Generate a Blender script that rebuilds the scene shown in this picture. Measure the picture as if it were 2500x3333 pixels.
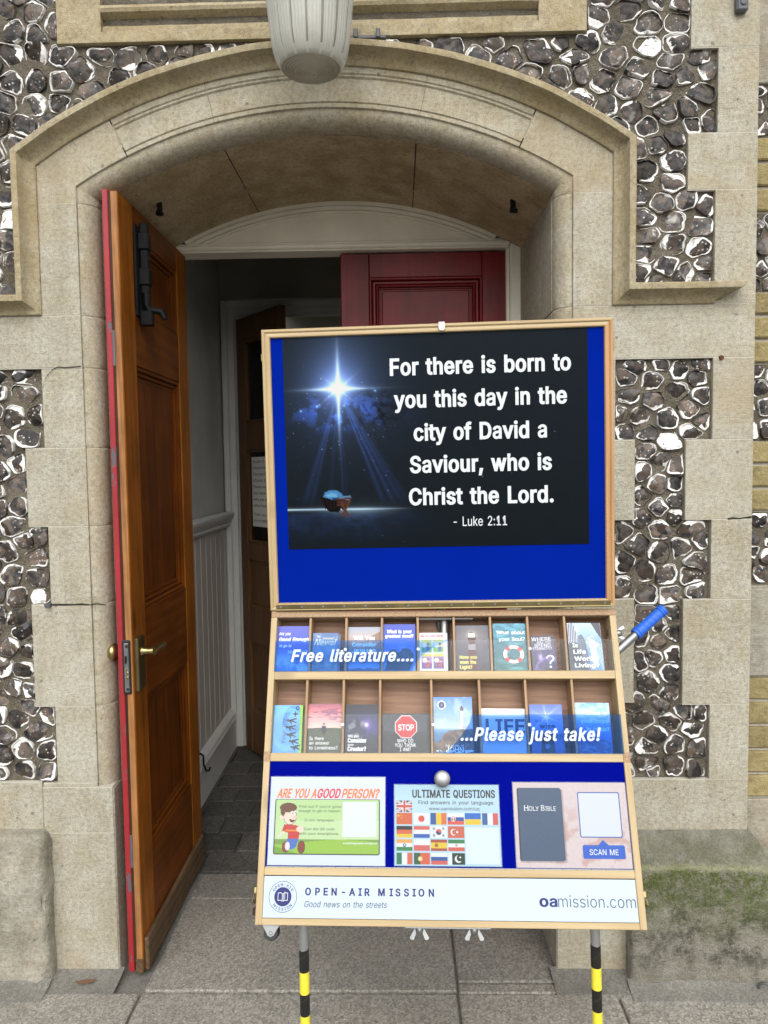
import bpy, bmesh, math, random
import numpy as np
from mathutils import Matrix, Vector, noise as mnoise
for _o in list(bpy.data.objects): bpy.data.objects.remove(_o)
SC = bpy.context.scene
COL = SC.collection
R = math.radians
rng = np.random.default_rng(7)
random.seed(7)

# ------------------------------------------------------------------ camera
cd = bpy.data.cameras.new("camera")
cam = bpy.data.objects.new("camera", cd); COL.objects.link(cam)
cd.sensor_fit = 'VERTICAL'; cd.sensor_height = 36; cd.lens = 26
cd.clip_start = 0.02; cd.clip_end = 500
PIT, YAW, ROL = R(-3.39972524), R(-1.18999877), R(0.78034228)
_f = Vector((math.sin(YAW)*math.cos(PIT), math.cos(YAW)*math.cos(PIT), math.sin(PIT)))
_r = Vector((math.cos(YAW), -math.sin(YAW), 0)); _u = _r.cross(_f)
_R = _r*math.cos(ROL) - _u*math.sin(ROL); _U = _r*math.sin(ROL) + _u*math.cos(ROL)
_m = Matrix((_R, _U, -_f)).transposed().to_4x4(); _m.translation = Vector((0, -2.1117, 1.5))
cam.matrix_world = _m
SC.camera = cam

# ------------------------------------------------------------------ light
SUN_EL, SUN_AZ = R(42), R(-18)            # soft overcast sun, high behind the camera, a little left
W = bpy.data.worlds.new("World"); SC.world = W; W.use_nodes = True
nt = W.node_tree; bg = nt.nodes['Background']
sky = nt.nodes.new('ShaderNodeTexSky'); sky.sky_type = 'NISHITA'; sky.sun_disc = False
sky.sun_elevation = SUN_EL; sky.sun_rotation = math.pi + SUN_AZ
sky.air_density = 1.0; sky.dust_density = 4.0; sky.ozone_density = 1.0
hs = nt.nodes.new('ShaderNodeHueSaturation'); hs.inputs['Saturation'].default_value = 0.32
nt.links.new(sky.outputs[0], hs.inputs['Color']); nt.links.new(hs.outputs[0], bg.inputs[0])
bg.inputs[1].default_value = 0.13
sd = bpy.data.lights.new("sun", 'SUN'); sd.energy = 1.5; sd.angle = R(50); sd.color = (1, .985, .96)
sun = bpy.data.objects.new("sun", sd); COL.objects.link(sun)
_d = Vector((math.sin(SUN_AZ)*math.cos(SUN_EL), -math.cos(SUN_AZ)*math.cos(SUN_EL), math.sin(SUN_EL)))
sun.rotation_euler = _d.to_track_quat('Z', 'Y').to_euler()
sun.location = (0, -6, 8)
SC.view_settings.view_transform = 'Standard'; SC.view_settings.look = 'None'
SC.view_settings.exposure = 0.5; SC.view_settings.gamma = 1
SC.render.engine = 'CYCLES'
SC.cycles.max_bounces = 8; SC.cycles.diffuse_bounces = 5; SC.cycles.transparent_max_bounces = 12
SC.cycles.use_denoising = True

# ------------------------------------------------------------------ helpers: objects
WM = {}
def obj(name, mb, mats, parent=None, M=None, smooth=None, hide_empty=True):
    me = mb.mesh(name) if isinstance(mb, MB) else mb
    for m in (mats if isinstance(mats, (list, tuple)) else [mats]): me.materials.append(m)
    if smooth is not None:
        me.polygons.foreach_set('use_smooth', [True]*len(me.polygons)); me.set_sharp_from_angle(angle=R(smooth))
    o = bpy.data.objects.new(name, me); COL.objects.link(o)
    M = M if M is not None else Matrix.Identity(4)
    if parent is not None:
        o.parent = parent; o.matrix_parent_inverse = WM[parent.name].inverted()
    o.matrix_basis = M
    WM[o.name] = M
    return o
def tag(o, label=None, cat=None, group=None, kind=None):
    if label: o['label'] = label
    if cat: o['category'] = cat
    if group: o['group'] = group
    if kind: o['kind'] = kind
    return o
def empty(name, loc, label, cat, group=None):
    o = bpy.data.objects.new(name, None); COL.objects.link(o); o.location = loc; o.empty_display_size = .1
    WM[o.name] = Matrix.Translation(loc)
    return tag(o, label, cat, group)

class MB:
    def __init__(s): s.v = []; s.f = []; s.mi = []; s.tone = []; s.t = 0.0
    def add(s, vs, fs, mi=0):
        b = len(s.v); s.v += [tuple(p) for p in vs]; s.tone += [s.t]*len(vs)
        s.f += [tuple(b+i for i in f) for f in fs]; s.mi += [mi]*len(fs)
    def box(s, x0, x1, y0, y1, z0, z1, b=0.0, mi=0):
        c = ((x0+x1)/2, (y0+y1)/2, (z0+z1)/2); h = (abs(x1-x0)/2, abs(y1-y0)/2, abs(z1-z0)/2)
        if b <= 0:
            vs = [(c[0]+sx*h[0], c[1]+sy*h[1], c[2]+sz*h[2]) for sx in (-1, 1) for sy in (-1, 1) for sz in (-1, 1)]
            s.add(vs, [(0,1,3,2),(4,6,7,5),(0,4,5,1),(2,3,7,6),(0,2,6,4),(1,5,7,3)], mi); return
        b = min(b, min(h)*.9); vs = []; idx = {}
        for sx in (-1,1):
            for sy in (-1,1):
                for sz in (-1,1):
                    sg = (sx,sy,sz)
                    for a in range(3):
                        idx[(sg,a)] = len(vs)
                        vs.append(tuple(c[k]+sg[k]*(h[k]-(0 if k == a else b)) for k in range(3)))
        fs = []
        for a in range(3):
            p, q = [k for k in range(3) if k != a]
            for sa in (-1,1):
                def sgn(i,j):
                    t=[0,0,0]; t[a]=sa; t[p]=i; t[q]=j; return tuple(t)
                fs.append([idx[(sgn(i,j),a)] for i,j in ((-1,-1),(1,-1),(1,1),(-1,1))])
        for a in range(3):
            p, q = [k for k in range(3) if k != a]
            for i in (-1,1):
                for j in (-1,1):
                    def sg2(k):
                        t=[0,0,0]; t[a]=k; t[p]=i; t[q]=j; return tuple(t)
                    fs.append([idx[(sg2(-1),p)],idx[(sg2(1),p)],idx[(sg2(1),q)],idx[(sg2(-1),q)]])
        for sx in (-1,1):
            for sy in (-1,1):
                for sz in (-1,1): fs.append([idx[((sx,sy,sz),k)] for k in range(3)])
        s.add(vs, fs, mi)
    def tube(s, path, rad, n=12, cap=True, mi=0):
        path = [Vector(p) for p in path]; m = len(path)
        rad = rad if isinstance(rad, (list, tuple)) else [rad]*m
        vs = []; fs = []
        ref = None
        for i, p in enumerate(path):
            d = (path[min(i+1,m-1)]-path[max(i-1,0)]).normalized()
            if ref is None: ref = d.orthogonal().normalized()
            a = (ref - d*ref.dot(d)).normalized(); b = d.cross(a); ref = a
            for k in range(n):
                t = 2*math.pi*k/n; vs.append(p + (a*math.cos(t)+b*math.sin(t))*rad[i])
        for i in range(m-1):
            for k in range(n): fs.append((i*n+k, i*n+(k+1)%n, (i+1)*n+(k+1)%n, (i+1)*n+k))
        if cap: fs += [tuple(range(n))[::-1], tuple((m-1)*n+k for k in range(n))]
        s.add(vs, fs, mi)
    def lathe(s, prof, c, axis=Vector((0,0,1)), n=24, mi=0, rmod=None):
        axis = Vector(axis).normalized(); a = axis.orthogonal().normalized(); b = axis.cross(a); c = Vector(c)
        vs = []; fs = []; m = len(prof)
        for i, (r, h) in enumerate(prof):
            for k in range(n):
                t = 2*math.pi*k/n; rr = r*(rmod(t, i) if rmod else 1)
                vs.append(c+axis*h+(a*math.cos(t)+b*math.sin(t))*rr)
        for i in range(m-1):
            for k in range(n): fs.append((i*n+k, i*n+(k+1)%n, (i+1)*n+(k+1)%n, (i+1)*n+k))
        if prof[0][0] > 1e-6: fs.append(tuple(range(n))[::-1])
        if prof[-1][0] > 1e-6: fs.append(tuple((m-1)*n+k for k in range(n)))
        s.add(vs, fs, mi)
    def prism(s, poly, y0, y1, mi=0):          # poly in (x,z)
        n = len(poly)
        vs = [(x, y0, z) for x, z in poly]+[(x, y1, z) for x, z in poly]
        fs = [tuple(range(n)), tuple(range(2*n-1, n-1, -1))]+[(i, i+n, (i+1)%n+n, (i+1)%n) for i in range(n)]
        s.add(vs, fs, mi)
    def sweep(s, rows, closed=False, mi=0):    # rows of equal-length point lists
        n = len(rows[0]); vs = [p for r in rows for p in r]; fs = []
        for i in range(len(rows)-1):
            for k in range(n-1): fs.append((i*n+k, i*n+k+1, (i+1)*n+k+1, (i+1)*n+k))
        s.add(vs, fs, mi)
    def rough_box(s, lo, hi, r=.02, step=.02, amp=.004, sc=9, skip=(), mi=0, chip=0):
        lo = Vector(lo); hi = Vector(hi)
        def fix(p):
            q = Vector([min(max(p[k], lo[k]+r), hi[k]-r) for k in range(3)])
            d = p-q; L = d.length
            d = d/L if L > 1e-9 else Vector((0,0,0))
            a = amp*(mnoise.fractal(p*sc, .9, 2.1, 4))
            e = 0
            if chip:
                ed = sorted([min(abs(p[k]-lo[k]), abs(hi[k]-p[k])) for k in range(3)])
                if ed[1] < .03: e = -chip*max(0, mnoise.noise(p*14)+.15)*(1-ed[1]/.03)
            return q+d*(r+a+e)
        for ax in range(3):
            p, q = [k for k in range(3) if k != ax]
            for side in (0, 1):
                if (ax, side) in skip: continue
                n1 = max(2, int((hi[p]-lo[p])/step)); n2 = max(2, int((hi[q]-lo[q])/step)); vs = []; fs = []
                for i in range(n1+1):
                    for j in range(n2+1):
                        t = Vector((0,0,0)); t[ax] = hi[ax] if side else lo[ax]
                        t[p] = lo[p]+(hi[p]-lo[p])*i/n1; t[q] = lo[q]+(hi[q]-lo[q])*j/n2
                        vs.append(fix(t))
                for i in range(n1):
                    for j in range(n2):
                        a = i*(n2+1)+j; fs.append((a, a+n2+1, a+n2+2, a+1))
                s.add(vs, fs, mi)
    def mesh(s, name, recalc=True):
        me = bpy.data.meshes.new(name); me.from_pydata(s.v, [], s.f); me.polygons.foreach_set('material_index', s.mi)
        if any(s.tone):
            at = me.attributes.new('tone', 'FLOAT', 'POINT'); at.data.foreach_set('value', s.tone)
        if recalc:
            bm = bmesh.new(); bm.from_mesh(me); bmesh.ops.remove_doubles(bm, verts=bm.verts, dist=1e-6)
            bmesh.ops.recalc_face_normals(bm, faces=bm.faces); bm.to_mesh(me); bm.free()
        me.update(); return me

# ------------------------------------------------------------------ helpers: materials
def s2l(c):
    c = np.asarray(c, float); return np.where(c <= .04045, c/12.92, ((c+.055)/1.055)**2.4)
class NT:
    def __init__(s, name):
        s.m = bpy.data.materials.new(name); s.m.use_nodes = True; s.t = s.m.node_tree
        s.b = s.t.nodes['Principled BSDF']; s.out = s.t.nodes['Material Output']; s.co = None
    def n(s, typ, **kw):
        x = s.t.nodes.new('ShaderNode'+typ)
        for k, v in kw.items(): setattr(x, k, v)
        return x
    def l(s, a, b): s.t.links.new(a, b)
    def coord(s, scale=(1,1,1), off=(0,0,0)):
        if s.co is None: s.co = s.n('TexCoord')
        mp = s.n('Mapping'); mp.inputs['Scale'].default_value = scale; mp.inputs['Location'].default_value = off
        s.l(s.co.outputs['Object'], mp.inputs[0]); return mp.outputs[0]
    def noise(s, scale, detail=4, rough=.55, vec=None, dist=0):
        x = s.n('TexNoise'); x.inputs['Scale'].default_value = scale; x.inputs['Detail'].default_value = detail
        x.inputs['Roughness'].default_value = rough; x.inputs['Distortion'].default_value = dist
        s.l(vec if vec is not None else s.coord(), x.inputs['Vector']); return x.outputs['Fac']
    def ramp(s, fac, stops, interp='LINEAR'):
        x = s.n('ValToRGB'); x.color_ramp.interpolation = interp; e = x.color_ramp.elements
        while len(e) < len(stops): e.new(.5)
        for q, (p, c) in zip(e, stops):
            q.position = p; q.color = (*c, 1) if isinstance(c, (tuple, list)) else (c, c, c, 1)
        s.l(fac, x.inputs[0]); return x.outputs[0]
    def mix(s, fac, a, b, typ='MIX'):
        x = s.n('Mix', data_type='RGBA', blend_type=typ)
        for i, v in ((0, fac), (6, a), (7, b)):
            if hasattr(v, 'links') or hasattr(v, 'is_linked'): s.l(v, x.inputs[i])
            else: x.inputs[i].default_value = v if i == 0 else (*v, 1)
        return x.outputs[2]
    def math(s, op, a, b=0., c=0., clamp=False):
        x = s.n('Math', operation=op, use_clamp=clamp)
        for i, v in enumerate((a, b, c)):
            if hasattr(v, 'is_linked'): s.l(v, x.inputs[i])
            else: x.inputs[i].default_value = v
        return x.outputs[0]
    def attr(s, name, out='Fac'):
        x = s.n('Attribute'); x.attribute_name = name; return x.outputs[out]
    def bump(s, h, strength=.5, dist=.002, prev=None):
        x = s.n('Bump'); x.inputs['Strength'].default_value = strength; x.inputs['Distance'].default_value = dist
        s.l(h, x.inputs['Height'])
        if prev is not None: s.l(prev, x.inputs['Normal'])
        return x.outputs[0]
    def fin(s, col=None, rough=None, nrm=None, metal=None, spec=None):
        for k, v in (('Base Color', col), ('Roughness', rough), ('Normal', nrm), ('Metallic', metal), ('Specular IOR Level', spec)):
            if v is None: continue
            if hasattr(v, 'is_linked'): s.l(v, s.b.inputs[k])
            elif k == 'Base Color': s.b.inputs[k].default_value = (*v, 1)
            else: s.b.inputs[k].default_value = v
        return s.m

def stone_mat(name, c1, c2, c3, tool=.6, sat=1, grain=1.0):
    m = NT(name)
    big = m.noise(2.3, 5, .6); mid = m.noise(11, 5, .6); fin = m.noise(330, 2, .7)
    gr = m.noise(90, 3, .6)
    col = m.mix(m.ramp(big, [(.3, 0.), (.7, 1.)]), c1, c2)
    col = m.mix(m.math('MULTIPLY', m.ramp(mid, [(.40, 0.), (.62, 1.)]), .9), col, c3)
    tone = m.attr('tone')
    col = m.mix(m.math('MULTIPLY', m.math('ABSOLUTE', tone), .9, clamp=True), col, (.40, .37, .28))
    hv = m.n('HueSaturation'); m.l(col, hv.inputs['Color']); m.l(m.math('ADD', m.math('MULTIPLY', tone, .55), 1.0), hv.inputs['Value'])
    sp = m.ramp(fin, [(.28, .55), (.5, 1.03), (.72, 1.45)])
    col = m.mix(grain*.6, hv.outputs[0], sp, 'MULTIPLY')
    sp2 = m.ramp(gr, [(.33, .72), (.5, 1.02), (.72, 1.22)])
    col = m.mix(grain*.75, col, sp2, 'MULTIPLY')
    stk = m.ramp(m.noise(1.0, 5, .65, m.coord((13, 13, 1.6))), [(.50, 0.), (.68, 1.)])
    col = m.mix(m.math('MULTIPLY', stk, .20), col, (.15, .13, .09))
    och = m.ramp(m.noise(3.6, 5, .6, m.coord(off=(5, 2, 9))), [(.50, 0.), (.70, 1.)])
    col = m.mix(m.math('MULTIPLY', och, .32), col, (.36, .27, .145))
    blk = m.ramp(m.noise(6.5, 6, .68, m.coord(off=(1, 7, 3))), [(.60, 0.), (.74, 1.)])
    col = m.mix(m.math('MULTIPLY', blk, .20), col, (.13, .12, .095))
    pv = m.n('TexVoronoi'); pv.inputs['Scale'].default_value = 26; m.l(m.coord(), pv.inputs['Vector'])
    pits = m.math('MULTIPLY', m.math('LESS_THAN', pv.outputs['Distance'], .13), m.ramp(m.noise(7, 2), [(.55, 0.), (.62, 1.)]))
    col = m.mix(m.math('MULTIPLY', pits, .55), col, (.10, .085, .06))
    h = m.math('ADD', m.math('MULTIPLY', m.noise(48, 5, .78, m.coord((.45, 1, 1.6))), tool), m.math('MULTIPLY', fin, .32))
    h = m.math('SUBTRACT', h, m.math('MULTIPLY', pits, .8))
    return m.fin(col, .92, m.bump(h, .9, .0055), spec=.25)
STONE = stone_mat('limestone', (.375, .358, .285), (.335, .300, .215), (.41, .398, .335))
STONE_TAN = stone_mat('limestone_tan', (.335, .285, .178), (.28, .23, .132), (.37, .325, .222), tool=.35)
STONE_ARCH = stone_mat('limestone_arch', (.37, .338, .252), (.325, .283, .195), (.40, .375, .298), tool=.4)
STONE_SOOT = stone_mat('limestone_sooty', (.43, .35, .215), (.33, .262, .15), (.50, .425, .28), tool=.25)
STONE_GREY = stone_mat('limestone_grey', (.285, .275, .225), (.22, .205, .16), (.38, .365, .305), tool=.9)

def mossy_mat():
    m = NT('mossy_limestone')
    sep = m.n('SeparateXYZ'); m.l(m.coord(), sep.inputs[0]); z = sep.outputs['Z']
    wob = m.math('MULTIPLY', m.math('SUBTRACT', m.noise(9, 4), .5), .16)
    zz = m.math('ADD', z, wob)
    base = m.ramp(m.noise(16, 6, .72), [(.3, (.24, .225, .175)), (.48, (.34, .325, .265)), (.65, (.43, .41, .35))])
    blot = m.ramp(m.noise(13, 7, .78, m.coord(off=(3, 1, 2))), [(.47, 0.), (.60, 1.)])
    blot = m.math('MULTIPLY', blot, m.ramp(zz, [(.02, .15), (.10, 1.), (.24, .9), (.33, .3)]))
    col = m.mix(m.math('MULTIPLY', blot, .85), base, (.075, .072, .052))
    cl = m.noise(75, 5, .75); cl2 = m.noise(22, 5, .7, m.coord(off=(2, 2, 8)))
    gz = m.ramp(zz, [(.14, 0.), (.245, .75), (.335, 1.), (.365, .38), (.46, .12)])
    gm = m.math('MULTIPLY', gz, m.ramp(m.math('ADD', m.math('MULTIPLY', cl, .5), m.math('MULTIPLY', cl2, .6)), [(.44, .05), (.58, 1.)]))
    gcol = m.ramp(m.noise(110, 4, .75), [(.3, (.035, .058, .008)), (.5, (.10, .138, .022)), (.72, (.23, .265, .08))])
    col = m.mix(m.math('MULTIPLY', gm, .9), col, gcol)
    wz = m.math('ADD', z, m.math('MULTIPLY', m.math('SUBTRACT', m.noise(7, 4), .5), .035))
    line = m.math('MULTIPLY', m.ramp(wz, [(.338, 0.), (.348, .85), (.360, 0.)]), m.ramp(m.noise(40, 4, .7), [(.3, .5), (.6, 1.)]))
    col = m.mix(line, col, (.47, .47, .28))
    fin = m.noise(260, 3, .7)
    col = m.mix(.7, col, m.ramp(fin, [(.3, .55), (.5, 1.), (.75, 1.3)]), 'MULTIPLY')
    h = m.math('ADD', m.noise(45, 6, .8), m.math('MULTIPLY', fin, .4))
    return m.fin(col, .95, m.bump(m.math('ADD', h, m.math('MULTIPLY', cl, 1.2)), 1.0, .013), spec=.2)
MOSSY = mossy_mat()

def mortar_mat():
    m = NT('flint_mortar')
    col = m.ramp(m.noise(18, 5, .65), [(.3, (.155, .135, .098)), (.55, (.235, .21, .16)), (.75, (.31, .285, .23))])
    f = m.noise(240, 3, .75); col = m.mix(.8, col, m.ramp(f, [(.3, .55), (.55, 1.), (.75, 1.3)]), 'MULTIPLY')
    return m.fin(col, .95, m.bump(m.math('ADD', f, m.math('MULTIPLY', m.noise(42, 5, .7), 2.)), 1, .012), spec=.2)
MORTAR = mortar_mat()
def pale_mortar():
    m = NT('lime_joint'); f = m.noise(200, 3, .7)
    return m.fin(m.ramp(f, [(.3, (.36, .34, .28)), (.7, (.55, .53, .46))]), .95, m.bump(f, .6, .002))
JOINT = pale_mortar()
def dark_mat(name='crack_shadow', c=(.02, .017, .013)):
    return NT(name).fin(c, .95)
CRACK = dark_mat()

def flint_mat():
    m = NT('knapped_flint')
    tone = m.attr('tone'); edge = m.attr('edge'); rw = m.attr('rimw')
    off = m.n('CombineXYZ'); m.l(m.math('MULTIPLY', tone, 37.), off.inputs[0]); m.l(m.math('MULTIPLY', tone, 17.), off.inputs[2])
    va = m.n('VectorMath', operation='ADD'); m.l(m.coord(), va.inputs[0]); m.l(off.outputs[0], va.inputs[1]); v = va.outputs[0]
    nz = m.noise(75, 5, .7, v)
    e = m.math('ADD', edge, m.math('MULTIPLY', m.math('SUBTRACT', nz, .5), .007))
    x = m.math('DIVIDE', m.math('SUBTRACT', rw, e), .0016, clamp=True)
    c = m.noise(24, 5, .65, v, dist=.6)
    core = m.ramp(c, [(.24, (.014, .014, .015)), (.40, (.036, .034, .034)), (.49, (.080, .074, .070)), (.545, (.115, .080, .055)), (.59, (.060, .056, .055)), (.64, (.20, .19, .18)), (.74, (.36, .35, .33))])
    hv = m.n('HueSaturation'); m.l(core, hv.inputs['Color'])
    m.l(m.math('ADD', .45, m.math('MULTIPLY', m.math('FRACT', m.math('MULTIPLY', tone, 7.3)), .75)), hv.inputs['Value'])
    vo = m.n('TexVoronoi'); vo.inputs['Scale'].default_value = 85; m.l(v, vo.inputs['Vector'])
    sp = m.math('MULTIPLY', m.math('LESS_THAN', vo.outputs['Distance'], .24), m.ramp(m.noise(20, 2, .5, v), [(.5, 0.), (.58, 1.)]))
    fv = m.n('TexVoronoi'); fv.inputs['Scale'].default_value = 30; fv.inputs['Randomness'].default_value = 1
    wv_ = m.n('VectorMath', operation='ADD'); m.l(v, wv_.inputs[0]); nzc = m.n('TexNoise'); nzc.inputs['Scale'].default_value = 30; m.l(v, nzc.inputs['Vector'])
    sc_ = m.n('VectorMath', operation='SCALE'); sc_.inputs['Scale'].default_value = .02; m.l(nzc.outputs['Color'], sc_.inputs[0]); m.l(sc_.outputs[0], wv_.inputs[1]); m.l(wv_.outputs[0], fv.inputs['Vector'])
    sx_ = m.n('SeparateXYZ'); m.l(fv.outputs['Color'], sx_.inputs[0])
    core = m.mix(.85, hv.outputs[0], m.ramp(sx_.outputs[0], [(.1, .5), (.5, 1.1), (.9, 2.0)]), 'MULTIPLY')
    core = m.mix(m.math('MULTIPLY', sp, .7), core, (.55, .53, .5))
    rim = m.ramp(m.noise(120, 4, .7, v), [(.25, (.60, .58, .55)), (.45, (.82, .81, .79)), (.7, (.88, .88, .87))])
    ch = m.ramp(m.noise(60, 3, .6, v), [(.56, 1.), (.66, .2)])
    x = m.math('MULTIPLY', x, ch)
    col = m.mix(x, core, rim)
    rough = m.math('ADD', .46, m.math('MULTIPLY', x, .6))
    fac = m.n('TexVoronoi', feature='SMOOTH_F1'); fac.inputs['Scale'].default_value = 45; fac.inputs['Smoothness'].default_value = .25; m.l(v, fac.inputs['Vector'])
    b1 = m.bump(m.math('ADD', fac.outputs['Distance'], m.math('MULTIPLY', c, 1.2)), .45, .006)
    b2 = m.bump(m.noise(200, 3, .7), .35, .002, b1)
    return m.fin(col, rough, b2, spec=.25)
FLINT = flint_mat()

def wood_mat(name, dark, light, axis=0, scale=1.0, rough=.45, knots=True, spec=.4, scratch=0, coat=0):
    m = NT(name)
    st = [18*scale]*3; st[axis] = 1.1*scale
    v = m.coord(tuple(st))
    n1 = m.noise(1.3, 5, .6, v, dist=.9)
    st2 = [70*scale]*3; st2[axis] = 2.2*scale
    n2 = m.noise(2.2, 3, .6, m.coord(tuple(st2)))
    wv = m.n('TexWave', wave_type='BANDS', bands_direction='DIAGONAL'); wv.inputs['Scale'].default_value = 1.1
    wv.inputs['Distortion'].default_value = 5; wv.inputs['Detail'].default_value = 2; wv.inputs['Detail Scale'].default_value = .8
    m.l(v, wv.inputs['Vector'])
    g = m.math('ADD', m.math('MULTIPLY', n1, .5), m.math('ADD', m.math('MULTIPLY', wv.outputs['Fac'], .10), m.math('MULTIPLY', n2, .38)))
    mid = tuple((a+b)/2 for a, b in zip(dark, light))
    col = m.ramp(g, [(.3, dark), (.5, mid), (.72, light)])
    if knots:
        kv = m.n('TexVoronoi'); kv.inputs['Scale'].default_value = 1
        ks = [9*scale]*3; ks[axis] = 3.2*scale; m.l(m.coord(tuple(ks), (.37, .11, .73)), kv.inputs['Vector'])
        k = m.ramp(kv.outputs['Distance'], [(.04, 1.), (.13, 0.)])
        col = m.mix(m.math('MULTIPLY', k, .75), col, tuple(c*.35 for c in dark))
    if scratch:
        s2 = m.noise(30, 5, .8, m.coord((1, 1, .35)))
        col = m.mix(m.math('MULTIPLY', m.ramp(s2, [(.66, 0.), (.7, 1.)]), scratch), col, (.34, .24, .14))
        dk = m.ramp(m.noise(5, 4, .6), [(.3, .55), (.6, 1.05)])
        col = m.mix(.8, col, dk, 'MULTIPLY')
    m.fin(col, rough, m.bump(g, .25, .0015), spec=spec)
    if coat: m.b.inputs['Coat Weight'].default_value = coat; m.b.inputs['Coat Roughness'].default_value = .2
    return m.m
PINE_X = wood_mat('pale_pine_along', (.36, .255, .125), (.52, .415, .24), 0)
PINE_Z = wood_mat('pale_pine_upright', (.36, .255, .125), (.52, .415, .24), 2)
OAK_Z = wood_mat('reddish_pine_upright', (.34, .18, .075), (.55, .33, .155), 2)
PLY = wood_mat('plywood_back', (.17, .095, .06), (.36, .22, .145), 0, 2.2, .6, False)
DIV = wood_mat('hardwood_divider', (.24, .145, .075), (.45, .30, .165), 2, 2.0, .55, False)
DIVF = wood_mat('divider_edge', (.11, .062, .038), (.22, .13, .085), 2, 2.0, .6, False)
CORK = NT('fibreboard')
_c = CORK.noise(240, 3, .7)
CORK = CORK.fin(CORK.ramp(_c, [(.3, (.24, .15, .085)), (.7, (.46, .32, .20))]), .85, CORK.bump(_c, .5, .001))
DOOR_Z = wood_mat('varnished_pine_upright', (.165, .047, .005), (.36, .122, .013), 2, .8, .42, True, .10, .22, .0)
DOOR_Y = wood_mat('varnished_pine_across', (.085, .021, .002), (.20, .058, .006), 1, .8, .42, False, .10, .25, .0)
DOOR_PANEL = wood_mat('varnished_pine_panel', (.068, .0155, .002), (.17, .047, .005), 2, .8, .42, True, .10, .2, .0)
DOOR_EDGE = wood_mat('bare_pine_edge', (.20, .075, .022), (.47, .23, .085), 2, 1.6, .55, False, .3, .3)
DOOR_DARK = wood_mat('dark_stained_edge', (.018, .010, .006), (.06, .03, .015), 2, 1.2, .6, False, .3, .2)
KICK = wood_mat('weathered_oak', (.06, .035, .018), (.17, .11, .06), 1, 1.2, .7, False, .2, .4)
INNER = wood_mat('old_oak_door', (.06, .027, .010), (.15, .075, .028), 2, 1.0, .4, False, .4, 0)

def paint_mat(name, c, rough=.35, var=.25, chips=0, chipc=(.1, .1, .1), bump=.15, brush=None, spec=.5):
    m = NT(name); n1 = m.noise(6, 4, .6)
    col = m.mix(.8, c, m.ramp(n1, [(.3, 1-var), (.7, 1+var)]), 'MULTIPLY')
    if brush:
        st = [60, 60, 60]; st[brush[0]] = 2
        b = m.noise(1.5, 4, .6, m.coord(tuple(st))); col = m.mix(brush[1], col, m.ramp(b, [(.3, .65), (.7, 1.35)]), 'MULTIPLY')
    h = m.noise(60, 3, .6)
    if chips:
        ch = m.ramp(m.noise(9, 6, .75, m.coord((1, 1, .45))), [(1-chips, 0.), (1-chips+.015, 1.)])
        col = m.mix(ch, col, chipc); h = m.math('SUBTRACT', h, ch)
    return m.fin(col, rough, m.bump(h, bump, .002), spec=spec)
RED = paint_mat('red_gloss_paint', (.15, .007, .010), .34, .45, 0, bump=.25, brush=(2, .55), spec=.28)
RED_EDGE = paint_mat('worn_red_paint', (.29, .015, .021), .5, .2, .41, (.09, .09, .10), bump=.4)
CREAM = paint_mat('cream_paint', (.80, .77, .66), .5, .12, .27, (.16, .14, .11), bump=.25)
WHITE_P = paint_mat('grey_white_paint', (.56, .57, .55), .5, .10, bump=.2)
DADO = paint_mat('taupe_paint', (.46, .43, .40), .5, .08, bump=.1)
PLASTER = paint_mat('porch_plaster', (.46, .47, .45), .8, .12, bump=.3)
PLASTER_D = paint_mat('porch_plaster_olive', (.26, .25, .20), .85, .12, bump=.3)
BLUE = paint_mat('royal_blue_felt', (.0004, .0125, .24), .9, .08, bump=.1, spec=.02)
BLUE_D = paint_mat('deep_blue_board', (.0006, .003, .19), .9, .06, bump=.08, spec=.02)
BLACK_I = paint_mat('black_iron_paint', (.008, .008, .009), .5, .3, bump=.3, spec=.14)
WHITE_B = paint_mat('white_sign_vinyl', (.43, .515, .60), .35, .02, bump=.0)
def metal(name, c, rough=.35, var=.25, sc=30):
    m = NT(name); n = m.noise(sc, 4, .65)
    return m.fin(m.mix(.8, c, m.ramp(n, [(.3, 1-var), (.7, 1+var*.5)]), 'MULTIPLY'), m.math('ADD', rough-.08, m.math('MULTIPLY', n, .2)), m.bump(n, .1, .001), 1.0)
BRASS = metal('aged_brass', (.42, .34, .16), .32)
BRASS_D = metal('tarnished_brass', (.22, .18, .09), .42)
STEEL = metal('galvanised_steel', (.33, .345, .35), .45)
NICKEL = metal('satin_nickel', (.32, .33, .34), .42)
LEAD = paint_mat('weathered_lead', (.085, .09, .10), .55, .3, bump=.5)
BLACK_P = paint_mat('black_plastic', (.015, .015, .016), .45, .1, bump=.1)
WHITE_PL = paint_mat('white_plastic', (.75, .77, .78), .35, .03, bump=0)
GRIP = paint_mat('blue_rubber_grip', (.016, .115, .56), .5, .08, bump=.1)
INK_W = NT('white_print').fin((.58, .62, .65), .45)
INK_WL = NT('leaflet_white_print').fin((.88, .90, .92), .45)
INK_FILM = NT('white_film_print').fin((.52, .60, .72), .4)
INK_K = NT('black_print').fin((.012, .016, .022), .45)
INK_NAVY = NT('navy_print').fin((.004, .010, .12), .5)
INK_GREY = NT('grey_print').fin((.045, .06, .10), .5)
INK_OR = NT('orange_print').fin((.62, .14, .018), .45)
INK_RED = NT('red_print').fin((.48, .018, .03), .45)
INK_Y = NT('yellow_print').fin((.80, .70, .16), .45)
INK_CREAM = NT('cream_print').fin((.72, .70, .45), .45)
INK_LB = NT('light_blue_print').fin((.42, .72, 1.0), .45)
INK_DB = NT('dark_blue_print').fin((.01, .03, .13), .45)
PAPER = NT('paper_edges').fin((.62, .62, .6), .8)
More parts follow.
